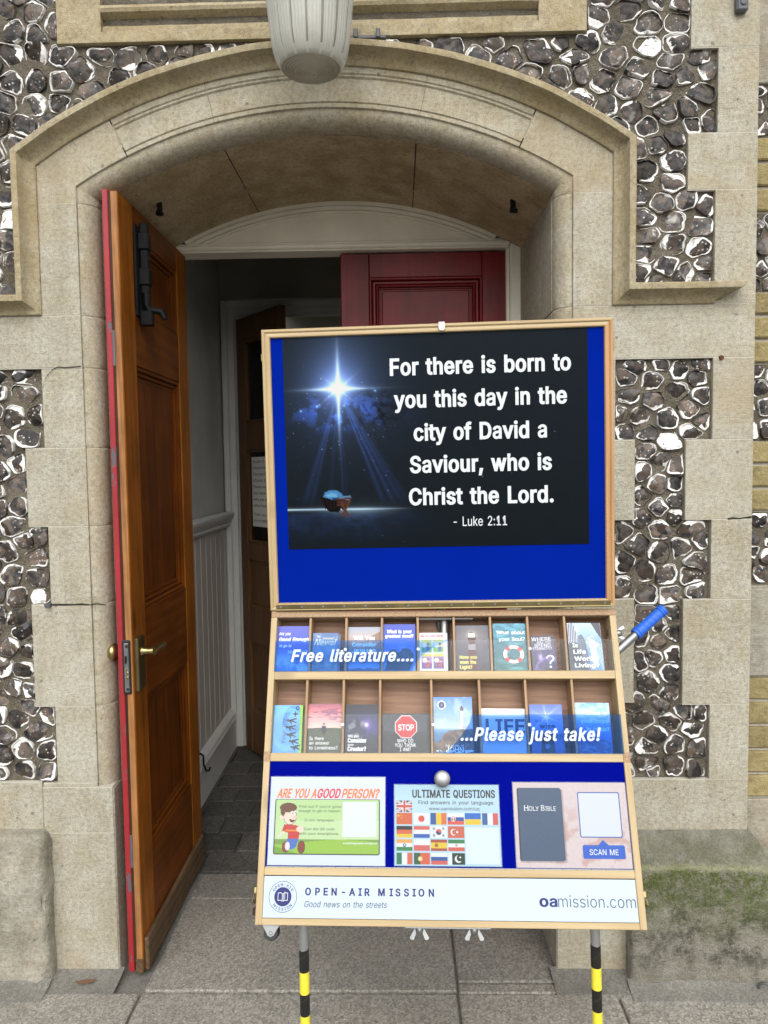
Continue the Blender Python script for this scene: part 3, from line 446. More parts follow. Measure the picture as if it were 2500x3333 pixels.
GLYPH_BOLD = {
'!':(222,[[35,139,31,530,164,530,160,139],[98,-25,69,-21,43,-6,26,16,19,41,26,66,43,88,69,103,98,107,129,103,153,88,170,66,176,41,170,16,153,-6,129,-21]]),',':(214,[[1,-140,41,92,179,92,108,-140]]),'-':(479,[[369,265,369,167,82,167,82,265]]),'.':(214,[[95,-25,66,-21,40,-6,23,16,18,41,23,67,40,88,65,103,95,108,126,103,151,88,168,67,174,41,168,16,151,-6,125,-21]]),'?':(384,[[100,131,100,160,102,203,111,238,127,264,146,284,168,301,191,315,208,329,220,346,227,363,230,384,228,400,223,414,215,425,206,433,192,438,178,441,164,438,151,434,142,425,133,413,127,398,119,357,-10,357,2,424,22,464,52,495,89,518,131,532,178,537,226,532,270,517,306,494,334,462,350,423,356,382,350,339,334,300,306,269,273,244,254,231,241,220,234,210,230,198,227,182,226,158,226,131],[164,-25,134,-21,108,-6,91,16,86,41,91,66,108,88,134,103,164,107,193,103,219,88,236,66,242,41,236,16,219,-6,193,-21]]),'A':(506,[[-30,-21,179,530,298,530,509,-21,372,-21,322,121,158,121,108,-21],[278,220,257,295,246,327,239,349,232,327,221,295,200,220]]),'C':(536,[[266,-28,196,-19,133,7,80,49,41,106,17,174,8,254,17,334,41,402,80,459,133,502,196,528,266,537,310,534,350,524,388,509,422,488,451,461,476,429,493,392,515,327,384,327,371,365,362,383,352,398,338,411,323,421,306,429,287,433,268,435,232,430,201,414,174,389,154,355,140,310,135,254,140,198,154,154,175,119,201,94,232,79,268,74,287,76,306,80,323,88,338,98,352,111,362,126,371,144,384,181,515,181,493,117,476,81,452,48,422,21,388,0,351,-15,310,-25]]),'D':(528,[[221,-21,125,-21,96,-21,28,-21,28,530,93,530,125,530,227,530,302,522,369,496,423,455,462,401,486,334,494,255,486,176,462,109,422,54,367,12,299,-13],[157,78,213,78,264,84,302,99,330,124,350,158,362,202,367,255,362,308,350,352,330,385,303,410,267,425,219,431,157,431]]),'E':(445,[[28,-21,28,530,404,530,404,431,157,431,157,307,387,307,387,208,157,208,157,78,407,78,407,-21]]),'F':(436,[[28,-21,28,530,401,530,401,431,157,431,157,299,378,299,378,200,157,200,157,-21]]),'G':(546,[[269,-28,197,-20,132,7,80,50,40,106,16,174,8,254,16,333,40,402,79,459,132,502,194,528,264,537,309,534,350,524,390,507,423,485,453,459,477,427,495,391,515,328,386,328,370,363,360,381,349,397,336,410,322,420,305,428,286,433,266,435,231,430,200,414,174,390,154,355,140,310,135,254,140,198,154,154,175,119,201,94,232,79,270,74,302,78,329,90,351,108,368,133,379,165,379,178,251,178,251,277,510,277,510,199,502,136,479,80,442,35,392,0,334,-20]]),'H':(543,[[28,-21,28,530,157,530,157,310,360,310,360,530,489,530,489,-21,360,-21,360,211,157,211,157,-21]]),'I':(326,[[-1,-21,-1,78,86,78,86,431,-1,431,-1,530,301,530,301,431,215,431,215,78,301,78,301,-21]]),'J':(422,[[185,-28,113,-17,52,18,14,73,1,143,1,194,130,194,130,146,135,111,146,89,161,76,185,71,208,76,224,89,235,111,240,146,240,530,368,530,368,143,356,73,317,18,258,-17]]),'L':(419,[[28,-21,28,530,157,530,157,78,393,78,393,-21]]),'M':(654,[[28,-21,28,530,174,530,307,194,315,173,322,194,454,530,600,530,600,-21,472,-21,472,249,364,-21,264,-21,154,249,154,-21]]),'N':(549,[[28,-21,28,530,154,530,367,199,367,530,495,530,495,-21,370,-21,175,279,156,309,157,291,157,-21]]),'O':(559,[[267,-28,196,-19,133,7,81,49,41,106,17,174,8,254,17,334,41,402,81,459,133,502,196,528,267,537,338,528,401,502,453,459,493,402,518,333,525,254,518,175,493,106,453,49,401,7,338,-19],[267,74,301,79,332,94,359,119,379,153,393,198,398,254,393,310,379,356,359,390,332,415,301,430,267,435,232,430,201,415,175,390,154,355,140,310,135,254,140,198,154,153,175,119,201,94,232,79]]),'P':(471,[[28,-21,28,530,237,530,296,524,347,506,389,477,418,440,435,396,441,348,435,299,418,255,389,218,348,188,296,170,236,165,157,165,157,-21],[157,263,231,263,262,267,282,275,294,287,304,304,310,323,312,348,310,372,304,392,295,408,282,420,261,428,231,431,157,431]]),'Q':(559,[[194,176,329,180,364,129,379,153,393,198,398,254,393,310,379,356,359,390,332,415,301,430,267,435,232,430,201,415,175,390,154,355,140,310,135,254,140,198,154,153,175,119,201,94,232,79,266,74],[446,37,519,-65,385,-69,346,-13,338,-19,267,-28,196,-19,133,7,81,49,41,106,17,174,8,254,17,334,41,402,81,459,133,502,196,528,267,537,338,528,401,502,453,459,493,402,518,333,525,254,518,175,493,106,453,49]]),
'R':(475,[[28,-21,28,530,238,530,297,525,348,508,390,480,418,443,436,400,441,352,436,304,418,261,389,225,347,198,360,198,482,-21,334,-21,228,177,238,177,157,177,157,-21],[157,276,233,276,263,279,284,286,297,297,305,310,311,328,313,352,310,376,305,395,296,410,284,421,263,428,232,431,157,431]]),'S':(473,[[224,-30,166,-25,115,-10,71,14,37,48,15,89,-1,158,130,158,140,118,148,102,160,88,177,79,200,73,224,70,251,73,274,80,292,91,303,105,311,121,313,139,312,154,307,166,297,176,282,186,262,194,236,202,174,219,113,241,63,274,30,318,20,372,27,419,48,460,82,492,125,517,174,532,227,537,282,532,330,517,371,492,403,461,425,422,440,357,314,357,298,401,283,420,258,433,224,438,200,435,180,429,165,418,155,406,149,391,147,376,149,360,155,348,166,336,182,327,202,320,221,313,273,299,296,292,324,284,352,270,378,255,403,234,424,208,436,176,440,139,434,93,413,52,381,18,337,-8,285,-25]]),'T':(475,[[0,431,0,530,449,530,449,431,289,431,289,-21,161,-21,161,431]]),'U':(543,[[259,-29,196,-23,139,-4,92,28,57,69,35,118,28,172,28,530,156,530,156,179,159,149,169,123,183,102,202,87,227,77,259,73,291,77,316,87,334,102,349,123,358,149,361,179,361,530,489,530,489,172,482,119,461,69,425,28,378,-4,322,-23]]),'W':(712,[[131,-21,-26,530,107,530,194,203,281,530,405,530,492,203,578,530,712,530,554,-21,430,-21,343,296,254,-21]]),'Y':(498,[[171,-21,171,202,-38,529,109,530,219,355,236,328,236,327,237,328,252,355,363,530,509,529,300,202,300,-21]]),'a':(415,[[160,-25,121,-21,84,-10,52,10,28,36,12,68,6,108,11,142,22,169,42,191,66,207,91,218,119,227,148,232,175,236,230,243,246,246,252,249,251,251,252,256,250,275,246,289,239,299,229,308,215,313,196,315,176,313,158,307,146,300,135,290,127,279,112,255,6,281,37,331,63,358,92,378,126,390,160,398,194,400,218,399,244,395,272,387,300,373,324,354,344,327,357,294,361,252,361,-16,253,-16,253,1,249,-1,224,-14,194,-22],[170,61,196,65,216,73,231,86,242,101,249,119,252,139,255,163,263,166,251,163,235,160,203,155,179,152,159,148,143,144,130,136,122,128,118,119,116,105,117,92,121,82,128,74,139,67,153,63]]),'b':(450,[[230,-29,191,-26,158,-15,144,-6,144,-21,21,-21,21,530,146,530,146,385,157,392,191,402,230,405,283,398,331,379,370,346,399,302,417,249,422,189,417,129,399,75,371,31,331,-2,283,-22],[220,68,243,71,259,83,275,100,286,125,293,154,296,189,293,224,286,253,275,278,261,294,243,305,220,309,198,305,180,295,166,278,155,255,148,226,145,189,148,153,155,122,166,99,181,82,198,71]]),'c':(422,[[206,-29,151,-22,100,-2,58,32,27,76,9,128,2,187,9,248,27,300,58,344,100,378,151,398,206,405,238,404,269,397,298,387,323,373,346,356,366,334,382,310,404,262,283,237,269,267,264,277,257,287,251,294,243,300,232,305,221,308,208,309,183,305,165,293,150,275,138,250,131,220,128,187,131,155,138,125,150,101,165,83,183,71,208,67,221,69,233,72,244,77,252,83,258,90,265,100,270,110,283,142,406,117,383,69,367,44,348,22,324,4,299,-10,270,-21,239,-27]]),'d':(450,[[194,-29,142,-22,93,-2,54,31,26,75,7,129,2,189,8,249,26,302,54,346,95,379,142,398,195,405,234,402,267,392,279,385,279,530,404,530,404,-21,281,-21,281,-6,266,-15,234,-26],[205,68,226,71,244,82,258,98,269,123,277,154,280,189,277,226,270,255,258,278,244,295,227,305,205,309,182,305,164,294,150,277,138,253,131,224,128,189,131,155,139,125,150,100,165,83,182,71]]),'e':(430,[[211,-28,153,-22,100,-2,58,32,28,76,9,128,3,187,8,246,27,299,57,342,98,376,148,398,204,404,241,402,277,393,311,378,341,356,367,326,386,289,399,245,402,195,402,149,132,149,131,143,138,115,151,94,167,79,187,70,212,66,229,68,243,72,254,78,262,87,271,99,290,128,408,105,380,53,358,25,329,2,295,-15,254,-25],[132,241,274,241,269,261,258,281,245,297,228,306,205,309,182,306,164,296,149,281,137,261,130,237]]),'f':(280,[[260,400,260,306,174,306,174,-21,49,-21,49,306,-26,306,-26,400,49,400,49,433,53,467,69,498,92,521,122,538,154,548,186,551,210,550,228,548,243,544,283,534,248,441,208,451,203,452,196,453,182,450,178,445,176,437,174,418,174,400]]),'g':(451,[[207,-172,163,-169,124,-160,89,-145,61,-126,38,-104,7,-61,110,-14,135,-40,144,-51,154,-61,166,-68,184,-74,206,-76,240,-72,261,-58,274,-38,279,-4,279,4,265,-3,233,-13,195,-16,144,-10,96,9,56,38,26,80,8,132,2,191,8,250,26,302,55,346,94,379,143,398,195,405,235,403,267,392,281,384,281,400,404,400,404,-10,398,-60,377,-102,344,-134,303,-156,257,-168],[205,80,228,83,246,93,260,108,270,129,277,158,280,193,277,227,270,256,259,278,245,295,227,305,205,309,182,305,164,295,150,278,139,254,131,225,128,193,131,159,139,131,150,109,163,94,181,83]]),
'h':(436,[[146,226,146,-21,21,-21,21,530,146,530,126,373,133,379,178,399,227,405,271,401,310,388,344,364,370,331,384,289,389,241,389,-21,264,-21,264,233,259,268,249,289,234,303,209,308,192,305,176,298,164,288,155,273,148,252]]),'i':(193,[[21,-21,21,400,146,400,146,-21],[84,422,54,426,32,440,14,459,8,483,14,508,32,527,54,541,84,545,112,541,137,527,153,507,159,483,153,460,137,440,112,426]]),'j':(193,[[21,400,146,400,146,-31,142,-67,131,-100,109,-128,80,-148,44,-160,6,-164,-42,-164,-42,-66,-1,-66,12,-63,15,-58,19,-47,21,-28],[83,422,55,426,30,440,14,460,8,483,14,507,30,527,55,541,83,545,112,541,137,527,153,507,159,483,153,460,137,440,112,426]]),'k':(407,[[146,272,270,400,406,392,244,215,422,-16,278,-21,150,147,146,132,146,-21,21,-21,21,530,146,530]]),'l':(215,[[137,-23,90,-17,50,5,27,40,21,83,21,530,146,530,146,100,147,81,147,74,143,74,147,73,157,74,195,77,219,-13,167,-22,152,-23]]),'n':(436,[[146,226,146,-21,21,-21,21,400,144,400,138,381,178,399,227,405,271,401,310,388,344,364,370,331,384,289,389,241,389,-21,264,-21,264,233,259,268,249,289,234,303,209,308,192,305,176,298,164,288,155,273,148,252]]),'o':(441,[[207,-29,151,-22,100,-2,58,32,27,76,9,128,2,187,9,248,27,300,58,344,100,378,151,398,207,405,264,398,316,378,357,344,388,300,408,248,413,187,408,128,388,76,357,32,316,-2,264,-22],[207,67,232,71,250,83,266,101,277,125,284,155,287,187,284,220,277,250,266,275,250,293,232,305,207,309,183,305,165,293,150,275,138,250,131,220,128,187,131,155,138,125,150,101,165,83,183,71]]),'p':(450,[[21,-164,21,400,144,400,144,384,157,392,191,402,230,405,283,398,331,379,370,346,399,302,417,249,422,189,417,129,399,75,371,31,331,-2,283,-22,230,-29,191,-26,159,-15,146,-7,146,-164],[220,68,243,71,259,83,275,100,286,125,293,154,296,189,293,224,286,253,275,278,261,294,243,305,220,309,198,305,180,295,166,278,155,255,148,226,145,189,148,153,155,122,166,99,181,82,198,71]]),'r':(285,[[21,-21,21,400,144,400,144,389,172,400,212,406,230,405,275,405,275,298,226,303,216,304,208,305,189,302,174,296,162,286,154,273,148,257,146,236,146,-21]]),'s':(391,[[182,-29,140,-26,100,-17,65,1,38,24,16,54,-4,110,114,131,132,91,142,78,158,70,181,66,208,70,225,80,233,92,235,104,235,113,232,120,223,128,203,135,140,150,89,167,49,193,22,229,15,274,20,311,39,345,67,371,102,389,143,402,187,405,229,402,266,392,298,375,324,352,343,326,367,275,250,253,231,287,223,299,209,308,187,312,165,309,150,300,143,289,142,276,142,267,145,259,157,251,181,243,238,229,290,213,330,186,355,150,363,107,357,68,338,35,310,7,273,-13,229,-26]]),'t':(253,[[236,400,236,306,158,306,158,99,159,82,160,76,161,73,171,71,181,72,227,78,250,-13,210,-21,196,-24,181,-25,166,-25,114,-18,69,5,42,44,33,91,33,306,-26,306,-26,400,33,400,33,492,158,492,158,400]]),'u':(436,[[182,-26,138,-22,99,-8,66,16,40,49,26,91,21,138,21,400,146,400,146,145,150,112,161,90,176,76,201,71,218,74,233,80,245,92,255,107,262,127,264,154,264,400,389,400,389,-21,266,-21,272,-2,231,-20]]),'v':(415,[[141,-21,-30,400,106,400,194,164,282,400,418,400,248,-21]]),'w':(593,[[114,-21,-20,400,111,400,164,220,170,198,175,220,228,400,340,400,393,219,398,200,403,220,456,400,588,400,453,-21,344,-21,288,166,284,184,279,166,223,-21]]),'y':(415,[[8,-154,37,-63,75,-66,90,-69,98,-68,102,-66,106,-60,113,-48,121,-28,129,-1,-30,400,106,400,194,164,282,400,418,400,233,-66,219,-95,202,-120,178,-141,152,-155,123,-164,92,-166,74,-166,60,-164,47,-162]]),}
CAPU = 509.
def _area(P): x, y = P[:, 0], P[:, 1]; return float((x*np.roll(y, -1)-np.roll(x, -1)*y).sum()/2)
_gg = {}
def glyph(ch, heavy=False):
    """(advance, [[outer, hole, hole...], ...]) of one letter's outline"""
    k = (ch, heavy and ch in GLYPH_BOLD)
    if k in _gg: return _gg[k]
    adv, cs = (GLYPH_BOLD if k[1] else GLYPH).get(ch, (280, [])); cs = [np.array(c, float).reshape(-1, 2) for c in cs]
    outs = [[c] for c in cs if _area(c) < 0]
    for c in cs:
        if _area(c) > 0:
            for o in outs:
                if pip(np.array([c[0, 0]]), np.array([c[0, 1]]), o[0].tolist())[0]: o.append(c); break
    _gg[k] = (adv, outs); return _gg[k]
def grow(P, d):
    if abs(d) < 1e-9: return P
    keep = np.hypot(*(P-np.roll(P, 1, 0)).T) > 1e-6; P = P[keep]
    e = np.roll(P, -1, 0)-P; e /= np.maximum(np.hypot(e[:, 0], e[:, 1]), 1e-9)[:, None]
    n2 = np.c_[-e[:, 1], e[:, 0]]; n1 = np.roll(n2, 1, 0); q = n1+n2; k = np.maximum(1+(n1*n2).sum(1), .45)
    return P+q/k[:, None]*d
def fill(mb, groups, f, mi=0):
    from mathutils.geometry import tessellate_polygon
    for gp in groups:
        vs = [q for c in gp for q in c]
        tri = tessellate_polygon([[Vector((q[0], q[1], 0)) for q in c] for c in gp])
        mb.add([f(q[0], q[1]) for q in vs], [tuple(t) for t in tri], mi)
def text(mb, body, u0, u1, vb, cap, y=-.0006, bold=0., shear=0., mi=0, space=1.0, rot=False):
    """mm in the sheet's own plane: from u0 to u1, baseline vb (down), capital height cap"""
    heavy = bold >= .025; off = 0. if heavy else bold*.75*cap; sy = (cap-2*off)/(CAPU+(42 if heavy else 0)); cur = 0.; items = []; lift = 21*sy if heavy else off
    for ch in body:
        adv, gs = glyph(ch, heavy); items.append((cur, gs)); cur += adv*space+(0 if space == 1 else 40*(space-1))
    allp = np.concatenate([c+np.array([x, 0]) for x, gs in items for gp in gs for c in gp])
    sx = sy; x0 = 0
    for _ in range(12):
        X = allp[:, 0]*sx+shear*allp[:, 1]*sy; wd = X.max()-X.min(); x0 = X.min(); k = (u1-u0-2*off-(wd-np.ptp(allp[:, 0])*sx))/(np.ptp(allp[:, 0])*sx); sx *= max(.2, k)
    X = allp[:, 0]*sx+shear*allp[:, 1]*sy; x0 = X.min()
    for x, gs in items:
        G_ = []
        for gp in gs:
            G_.append([grow(np.c_[(c[:, 0]+x)*sx+shear*c[:, 1]*sy-x0+off, c[:, 1]*sy+lift], off) for c in gp])
        if rot: fill(mb, G_, lambda a, b: ((vb-b)/1000, y, (u0+a)/1000), mi)
        else: fill(mb, G_, lambda a, b: ((u0+a)/1000, y, -(vb-b)/1000), mi)
def arc_text(mb, body, cu, cv, r, a0, a1, cap, y, bold=.02, flip=False, mi=0):
    n = len(body); off = bold*.7*cap; s = (cap-2*off)/CAPU
    for i, ch in enumerate(body):
        adv, gs = glyph(ch)
        if not gs: continue
        t = R(a0+(a1-a0)*i/(n-1)); al = np.concatenate([c for gp in gs for c in gp]); w = (al[:, 0].min()+al[:, 0].max())/2
        G_ = [[grow(np.c_[(c[:, 0]-w)*s, c[:, 1]*s+off], off) for c in gp] for gp in gs]
        def f(x, h):
            if flip: X = cu+math.sin(t)*(r-h)+math.cos(t)*x; V = cv+math.cos(t)*(r-h)-math.sin(t)*x
            else: X = cu+math.sin(t)*(r+h)+math.cos(t)*x; V = cv-math.cos(t)*(r+h)+math.sin(t)*x
            return (X/1000, y, -V/1000)
        fill(mb, G_, f, mi)
def disc(mb, cu, cv, r, y, n=32, r2=None, mi=0):
    if r2 is None:
        mb.add([((cu+r*math.cos(2*math.pi*k/n))/1000, y, -(cv+r*math.sin(2*math.pi*k/n))/1000) for k in range(n)], [tuple(range(n))], mi)
    else:
        vs = []
        for q in (r, r2): vs += [((cu+q*math.cos(2*math.pi*k/n))/1000, y, -(cv+q*math.sin(2*math.pi*k/n))/1000) for k in range(n)]
        mb.add(vs, [(k, (k+1)%n, n+(k+1)%n, n+k) for k in range(n)], mi)
def flat(mb, pts, y, mi=0):
    mb.add([(u/1000, y, -v/1000) for u, v in pts], [tuple(range(len(pts)))], mi)
def flat_obj(name, mb, mats, parent, M):
    return obj(name, mb.mesh(name, False), mats, parent, M)
def sheet(name, u0, u1, v0, v1, y, fn, nu, nv, mat, parent, M, skew=0.0, gain=.57):
    s, t = np.meshgrid(np.linspace(0, 1, nu), np.linspace(0, 1, nv)); rgb = fn(s, t)
    col = np.ones((nv, nu, 4)); col[..., :3] = s2l(np.clip(rgb, 0, 1))*gain
    U = (u0+(u1-u0)*s+skew*t)/1000; V = (v0+(v1-v0)*t)/1000
    co = np.stack([U, np.full_like(U, y), -V], -1).reshape(-1, 3)
    i = np.arange((nv-1)*(nu-1)); r = i//(nu-1); c = i%(nu-1); a = r*nu+c
    f = np.stack([a, a+nu, a+nu+1, a+1], -1)
    me = bpy.data.meshes.new(name); me.from_pydata(co.tolist(), [], f.tolist())
    at = me.color_attributes.new('Col', 'FLOAT_COLOR', 'POINT'); at.data.foreach_set('color', col.reshape(-1))
    return obj(name, me, mat, parent, M)
def sst(a, b, x): x = np.clip((x-a)/(b-a+1e-12), 0, 1); return x*x*(3-2*x)
def mixc(a, b, k): k = np.asarray(k)[..., None]; return np.asarray(a, float)*(1-k)+np.asarray(b, float)*k
def C(s, c): return np.ones(s.shape+(3,))*np.asarray(c, float)
def pip(S, T, poly):
    ins = np.zeros(S.shape, bool); n = len(poly); j = n-1
    for i in range(n):
        xi, yi = poly[i]; xj, yj = poly[j]
        ins ^= ((yi > T) != (yj > T)) & (S < (xj-xi)*(T-yi)/(yj-yi+1e-12)+xi); j = i
    return ins
def put(img, mask, c):
    if mask.dtype == bool: img[mask] = c
    else: img[:] = mixc(img, np.asarray(c, float), mask)
def vnoise(s, t, fx, fy, seed=0, oct=4):
    out = np.zeros_like(s); amp = .5; r_ = np.random.default_rng(seed)
    for o in range(oct):
        g = r_.random((int(fy)+3, int(fx)+3)); x = s*fx; y = t*fy; xi = x.astype(int); yi = y.astype(int); xf = x-xi; yf = y-yi
        xf = xf*xf*(3-2*xf); yf = yf*yf*(3-2*yf)
        yi %= g.shape[0]-1; xi %= g.shape[1]-1; out += amp*((g[yi, xi]*(1-xf)+g[yi, xi+1]*xf)*(1-yf)+(g[yi+1, xi]*(1-xf)+g[yi+1, xi+1]*xf)*yf)
        amp *= .5; fx *= 2; fy *= 2
    return out

# ================================================================== GROUND
CX = -.2025
def slab_mat(name, c1, c2, c3, sp=.8):
    m = NT(name); big = m.noise(3, 5, .6); f = m.noise(190, 3, .75); g = m.noise(70, 3, .6)
    tone = m.attr('tone')
    col = m.mix(m.ramp(big, [(.3, 0.), (.7, 1.)]), c1, c2)
    vo = m.n('TexVoronoi'); vo.inputs['Scale'].default_value = 170; m.l(m.coord(), vo.inputs['Vector'])
    agg = m.ramp(vo.outputs['Color'], [(.15, .45), (.5, 1.), (.9, 1.65)])
    col = m.mix(sp, col, agg, 'MULTIPLY')
    col = m.mix(.7, col, m.ramp(f, [(.3, .6), (.55, 1.), (.75, 1.3)]), 'MULTIPLY')
    st = m.ramp(m.noise(8, 5, .7), [(.55, 0.), (.7, .5)]); col = m.mix(st, col, c3)
    d2 = m.ramp(m.noise(2.2, 6, .7, m.coord(off=(4, 4, 4))), [(.42, 0.), (.66, 1.)]); col = m.mix(m.math('MULTIPLY', d2, .38), col, c3)
    gv = m.n('TexVoronoi'); gv.inputs['Scale'].default_value = 7; m.l(m.coord(), gv.inputs['Vector'])
    col = m.mix(m.math('MULTIPLY', m.math('LESS_THAN', gv.outputs['Distance'], .05), .5), col, (.34, .33, .31))
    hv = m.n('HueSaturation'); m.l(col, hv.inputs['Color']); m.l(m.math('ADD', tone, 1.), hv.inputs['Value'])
    return m.fin(hv.outputs[0], .88, m.bump(m.math('ADD', f, vo.outputs['Distance']), .6, .003), spec=.3)
SLAB = slab_mat('concrete_paving', (.345, .328, .288), (.278, .262, .226), (.185, .172, .145), .62)
FILLET = slab_mat('cement_fillet', (.24, .232, .205), (.175, .168, .148), (.11, .105, .092), .35)
PAVER = slab_mat('dark_brick_paver', (.10, .095, .085), (.062, .058, .052), (.04, .038, .034))
g = MB(); g.add([(-60, -60, -.012), (60, -60, -.012), (60, 40, -.012), (-60, 40, -.012)], [(0, 1, 2, 3)])
tag(obj('ground', g, FILLET), 'dark jointing bed under the paving', 'ground', kind='structure')
pv = MB()
def slab(x0, x1, y0, y1, z=0., gap=.004):
    pv.t = random.uniform(-.08, .08)+1e-4-(.20 if y0 > .3 else .11 if y0 > -.1 else 0)  # rows nearer the doorway darker: part dirt, part sheltered shade painted in
    pv.box(x0+gap, x1-gap, y0+gap, y1-gap, -.05, z+random.uniform(-.0015, .001), .004)
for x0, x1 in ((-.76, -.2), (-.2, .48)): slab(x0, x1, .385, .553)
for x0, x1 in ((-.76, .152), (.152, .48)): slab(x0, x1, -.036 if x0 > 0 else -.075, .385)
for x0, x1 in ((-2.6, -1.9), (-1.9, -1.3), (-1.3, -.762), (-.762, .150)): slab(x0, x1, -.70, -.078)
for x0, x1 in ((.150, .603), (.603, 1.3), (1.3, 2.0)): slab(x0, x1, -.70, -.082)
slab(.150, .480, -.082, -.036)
for r_ in range(6):
    for k in range(-6, 7): slab(-.35+k*.75+(r_%2)*.3, .40+k*.75+(r_%2)*.3, -.70-.6*(r_+1), -.70-.6*r_)
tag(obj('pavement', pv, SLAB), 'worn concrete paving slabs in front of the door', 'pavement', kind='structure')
pf = MB()
for r_ in range(9):
    y0 = .56+r_*.148
    for k in range(-1, 8):
        x0 = -.98+k*.215+(r_%2)*.1
        pf.t = random.uniform(-.2, .25)+1e-4
        pf.box(max(x0+.002, -.93), min(x0+.213, .6), y0+.002, y0+.146, -.05, random.uniform(-.003, .001), .005)
tag(obj('porch_floor', pf, PAVER), 'dark brick paving inside the porch', 'porch floor', kind='structure')
fl = MB()
def fillet(x0, x1, ya, yb, zt=.022):
    n = max(2, int((x1-x0)/.03)); rows = []
    for i in range(n+1):
        x = x0+(x1-x0)*i/n; w = .008*mnoise.noise(Vector((x*7, ya, 0)))
        rows.append([(x, yb, zt+w*.4), (x, yb-.3*(yb-ya), zt*.45), (x, ya+w, .0025), (x, ya+w-.004, -.01)])
    fl.sweep(rows)
fillet(-2.6, -1.035, -.12, -.05); fillet(-1.045, -.84, -.090, .006, .018); fillet(.43, .66, -.090, .006, .018); fillet(.64, 1.6, -.115, -.05)
tag(obj('mortar_fillet', fl, FILLET, smooth=60), 'grey mortar fillet along the foot of the wall', 'mortar fillet', kind='structure')

# ================================================================== THE FLINT BUILDING
B = empty('flint_building', (CX, 0, 0), 'knapped flint and limestone building with a wide arched doorway and open wooden door', 'building')
ZC, RH, HW = 1.19, 1.472, .856
def arc_pts(d, n=40, zlow=None, x_off=0):
    """path of the doorway outline offset inwards by d: left springing to right springing"""
    r = RH-d; h = HW-d; th = math.asin(h/r)
    return [(CX+r*math.sin(-th+2*th*i/n), ZC+r*math.cos(-th+2*th*i/n)) for i in range(n+1)]
def path_pts(d, zs, n=40):
    """jamb from each z in zs up, round the arc, and down again"""
    h = HW-d; a = arc_pts(d, n)
    return [(CX-h, z) for z in zs]+a+[(CX+h, z) for z in reversed(zs)]
# --- backing wall with the doorway hole
bw = MB(); d0 = .175; A = arc_pts(d0, 40); h0 = HW-d0
bw.prism([(-3, -.05), (CX-h0, -.05), (CX-h0, A[0][1]), (-3, A[0][1])], .014, .58)
bw.prism([(CX+h0, -.05), (1.0, -.05), (1.0, A[-1][1]), (CX+h0, A[-1][1])], .014, .58)
for i in range(len(A)-1):
    bw.prism([A[i], A[i+1], (A[i+1][0], 4.2), (A[i][0], 4.2)], .014, .58)
bw.prism([(-3, A[0][1]), (A[0][0], A[0][1]), (A[0][0], 4.2), (-3, 4.2)], .014, .58)
bw.prism([(A[-1][0], A[-1][1]), (1.0, A[-1][1]), (1.0, 4.2), (A[-1][0], 4.2)], .014, .58)
obj('wall', bw, MORTAR, B)
# --- ashlar
class Sided:
    def __init__(s): s.l, s.r, s.t = MB(), MB(), 0.
    def box(s, x0, x1, *a):
        q = s.l if (x0+x1)/2 < CX else s.r; q.t = s.t; q.box(x0, x1, *a)
as_ = Sided()
def block(x0, x1, z0, z1, y=0., dep=.05, gap=.0009, b=.0011, tone=None):
    as_.t = (random.uniform(-.085, .07) if tone is None else tone)+1e-4
    dy = random.uniform(-.0012, .0012)
    as_.box(x0+gap, x1-gap, y+dy, y+dep, z0+gap, z1-gap, b, 0)
    as_.t = 0
    as_.box(x0+.001, x1-.001, y+dy+.0008, y+dep-.004, z0-.001, z1+.001, 0, 1)
LA, RA = CX-.695, CX+.695         # arrises
ZJ = [.434, .587, .815, 1.116, 1.344, 1.57, 1.797, 1.944, 2.256, 2.409, 2.636]
for z0, z1, xl in ((.587,.815,-1.018),(.815,1.116,-1.075),(1.116,1.344,-1.017),(1.344,1.57,-1.074),(1.57,1.797,-1.018)):
    block(xl, LA, z0, z1)
    rr = CX*2-xl
    if z0 < 1.6: block(RA, rr, z0, z1)
    else: block(RA, rr, z0, z1)
for xs in ((-3, -2.3), (-2.3, -1.62), (-1.62, LA)): block(xs[0], xs[1], 1.797, 1.944)
for z0, z1 in ((1.944, 2.256),): block(CX-HW+.02, LA, z0, z1); block(RA, CX+HW-.02, z0, z1)
for z0, z1, xr in ((.587,.808,.886),(.808,1.113,.807),(1.113,1.342,.884),(1.342,1.568,.810),(1.568,1.797,.884),(1.944,2.256,.884),(2.256,2.409,.808),(2.409,2.636,.888),(2.636,2.95,.813),(2.95,3.2,.888),(3.2,3.5,.813)):
    block(xr, 1.0, z0, z1, dep=.2)
block(RA, 1.0, 1.797, 1.944, dep=.12)
# lower courses, jamb arris further in
JL, JR = CX-.6525, CX+.6525
for xs in ((-3, -2.2), (-2.2, -1.6), (-1.6, -1.064)): block(xs[0], xs[1], .434, .587)
block(-1.064, JL, .434, .572); as_.t = .05; as_.box(-1.0625, LA-.002, .0, .04, .571, .5855, .003)
block(RA-.0, 1.0, .434, .587, dep=.2); block(JR, RA, .434, .572)
for xs in ((-2.2, -1.62), (-1.62, JL)): block(xs[0], xs[1], -.02, .434, tone=-.08)
block(JR, .70, -.02, .434, tone=-.1)
obj('ashlar_quoins', as_.l, [STONE, JOINT], B); obj('ashlar_quoins', as_.r, [STONE, JOINT], B)
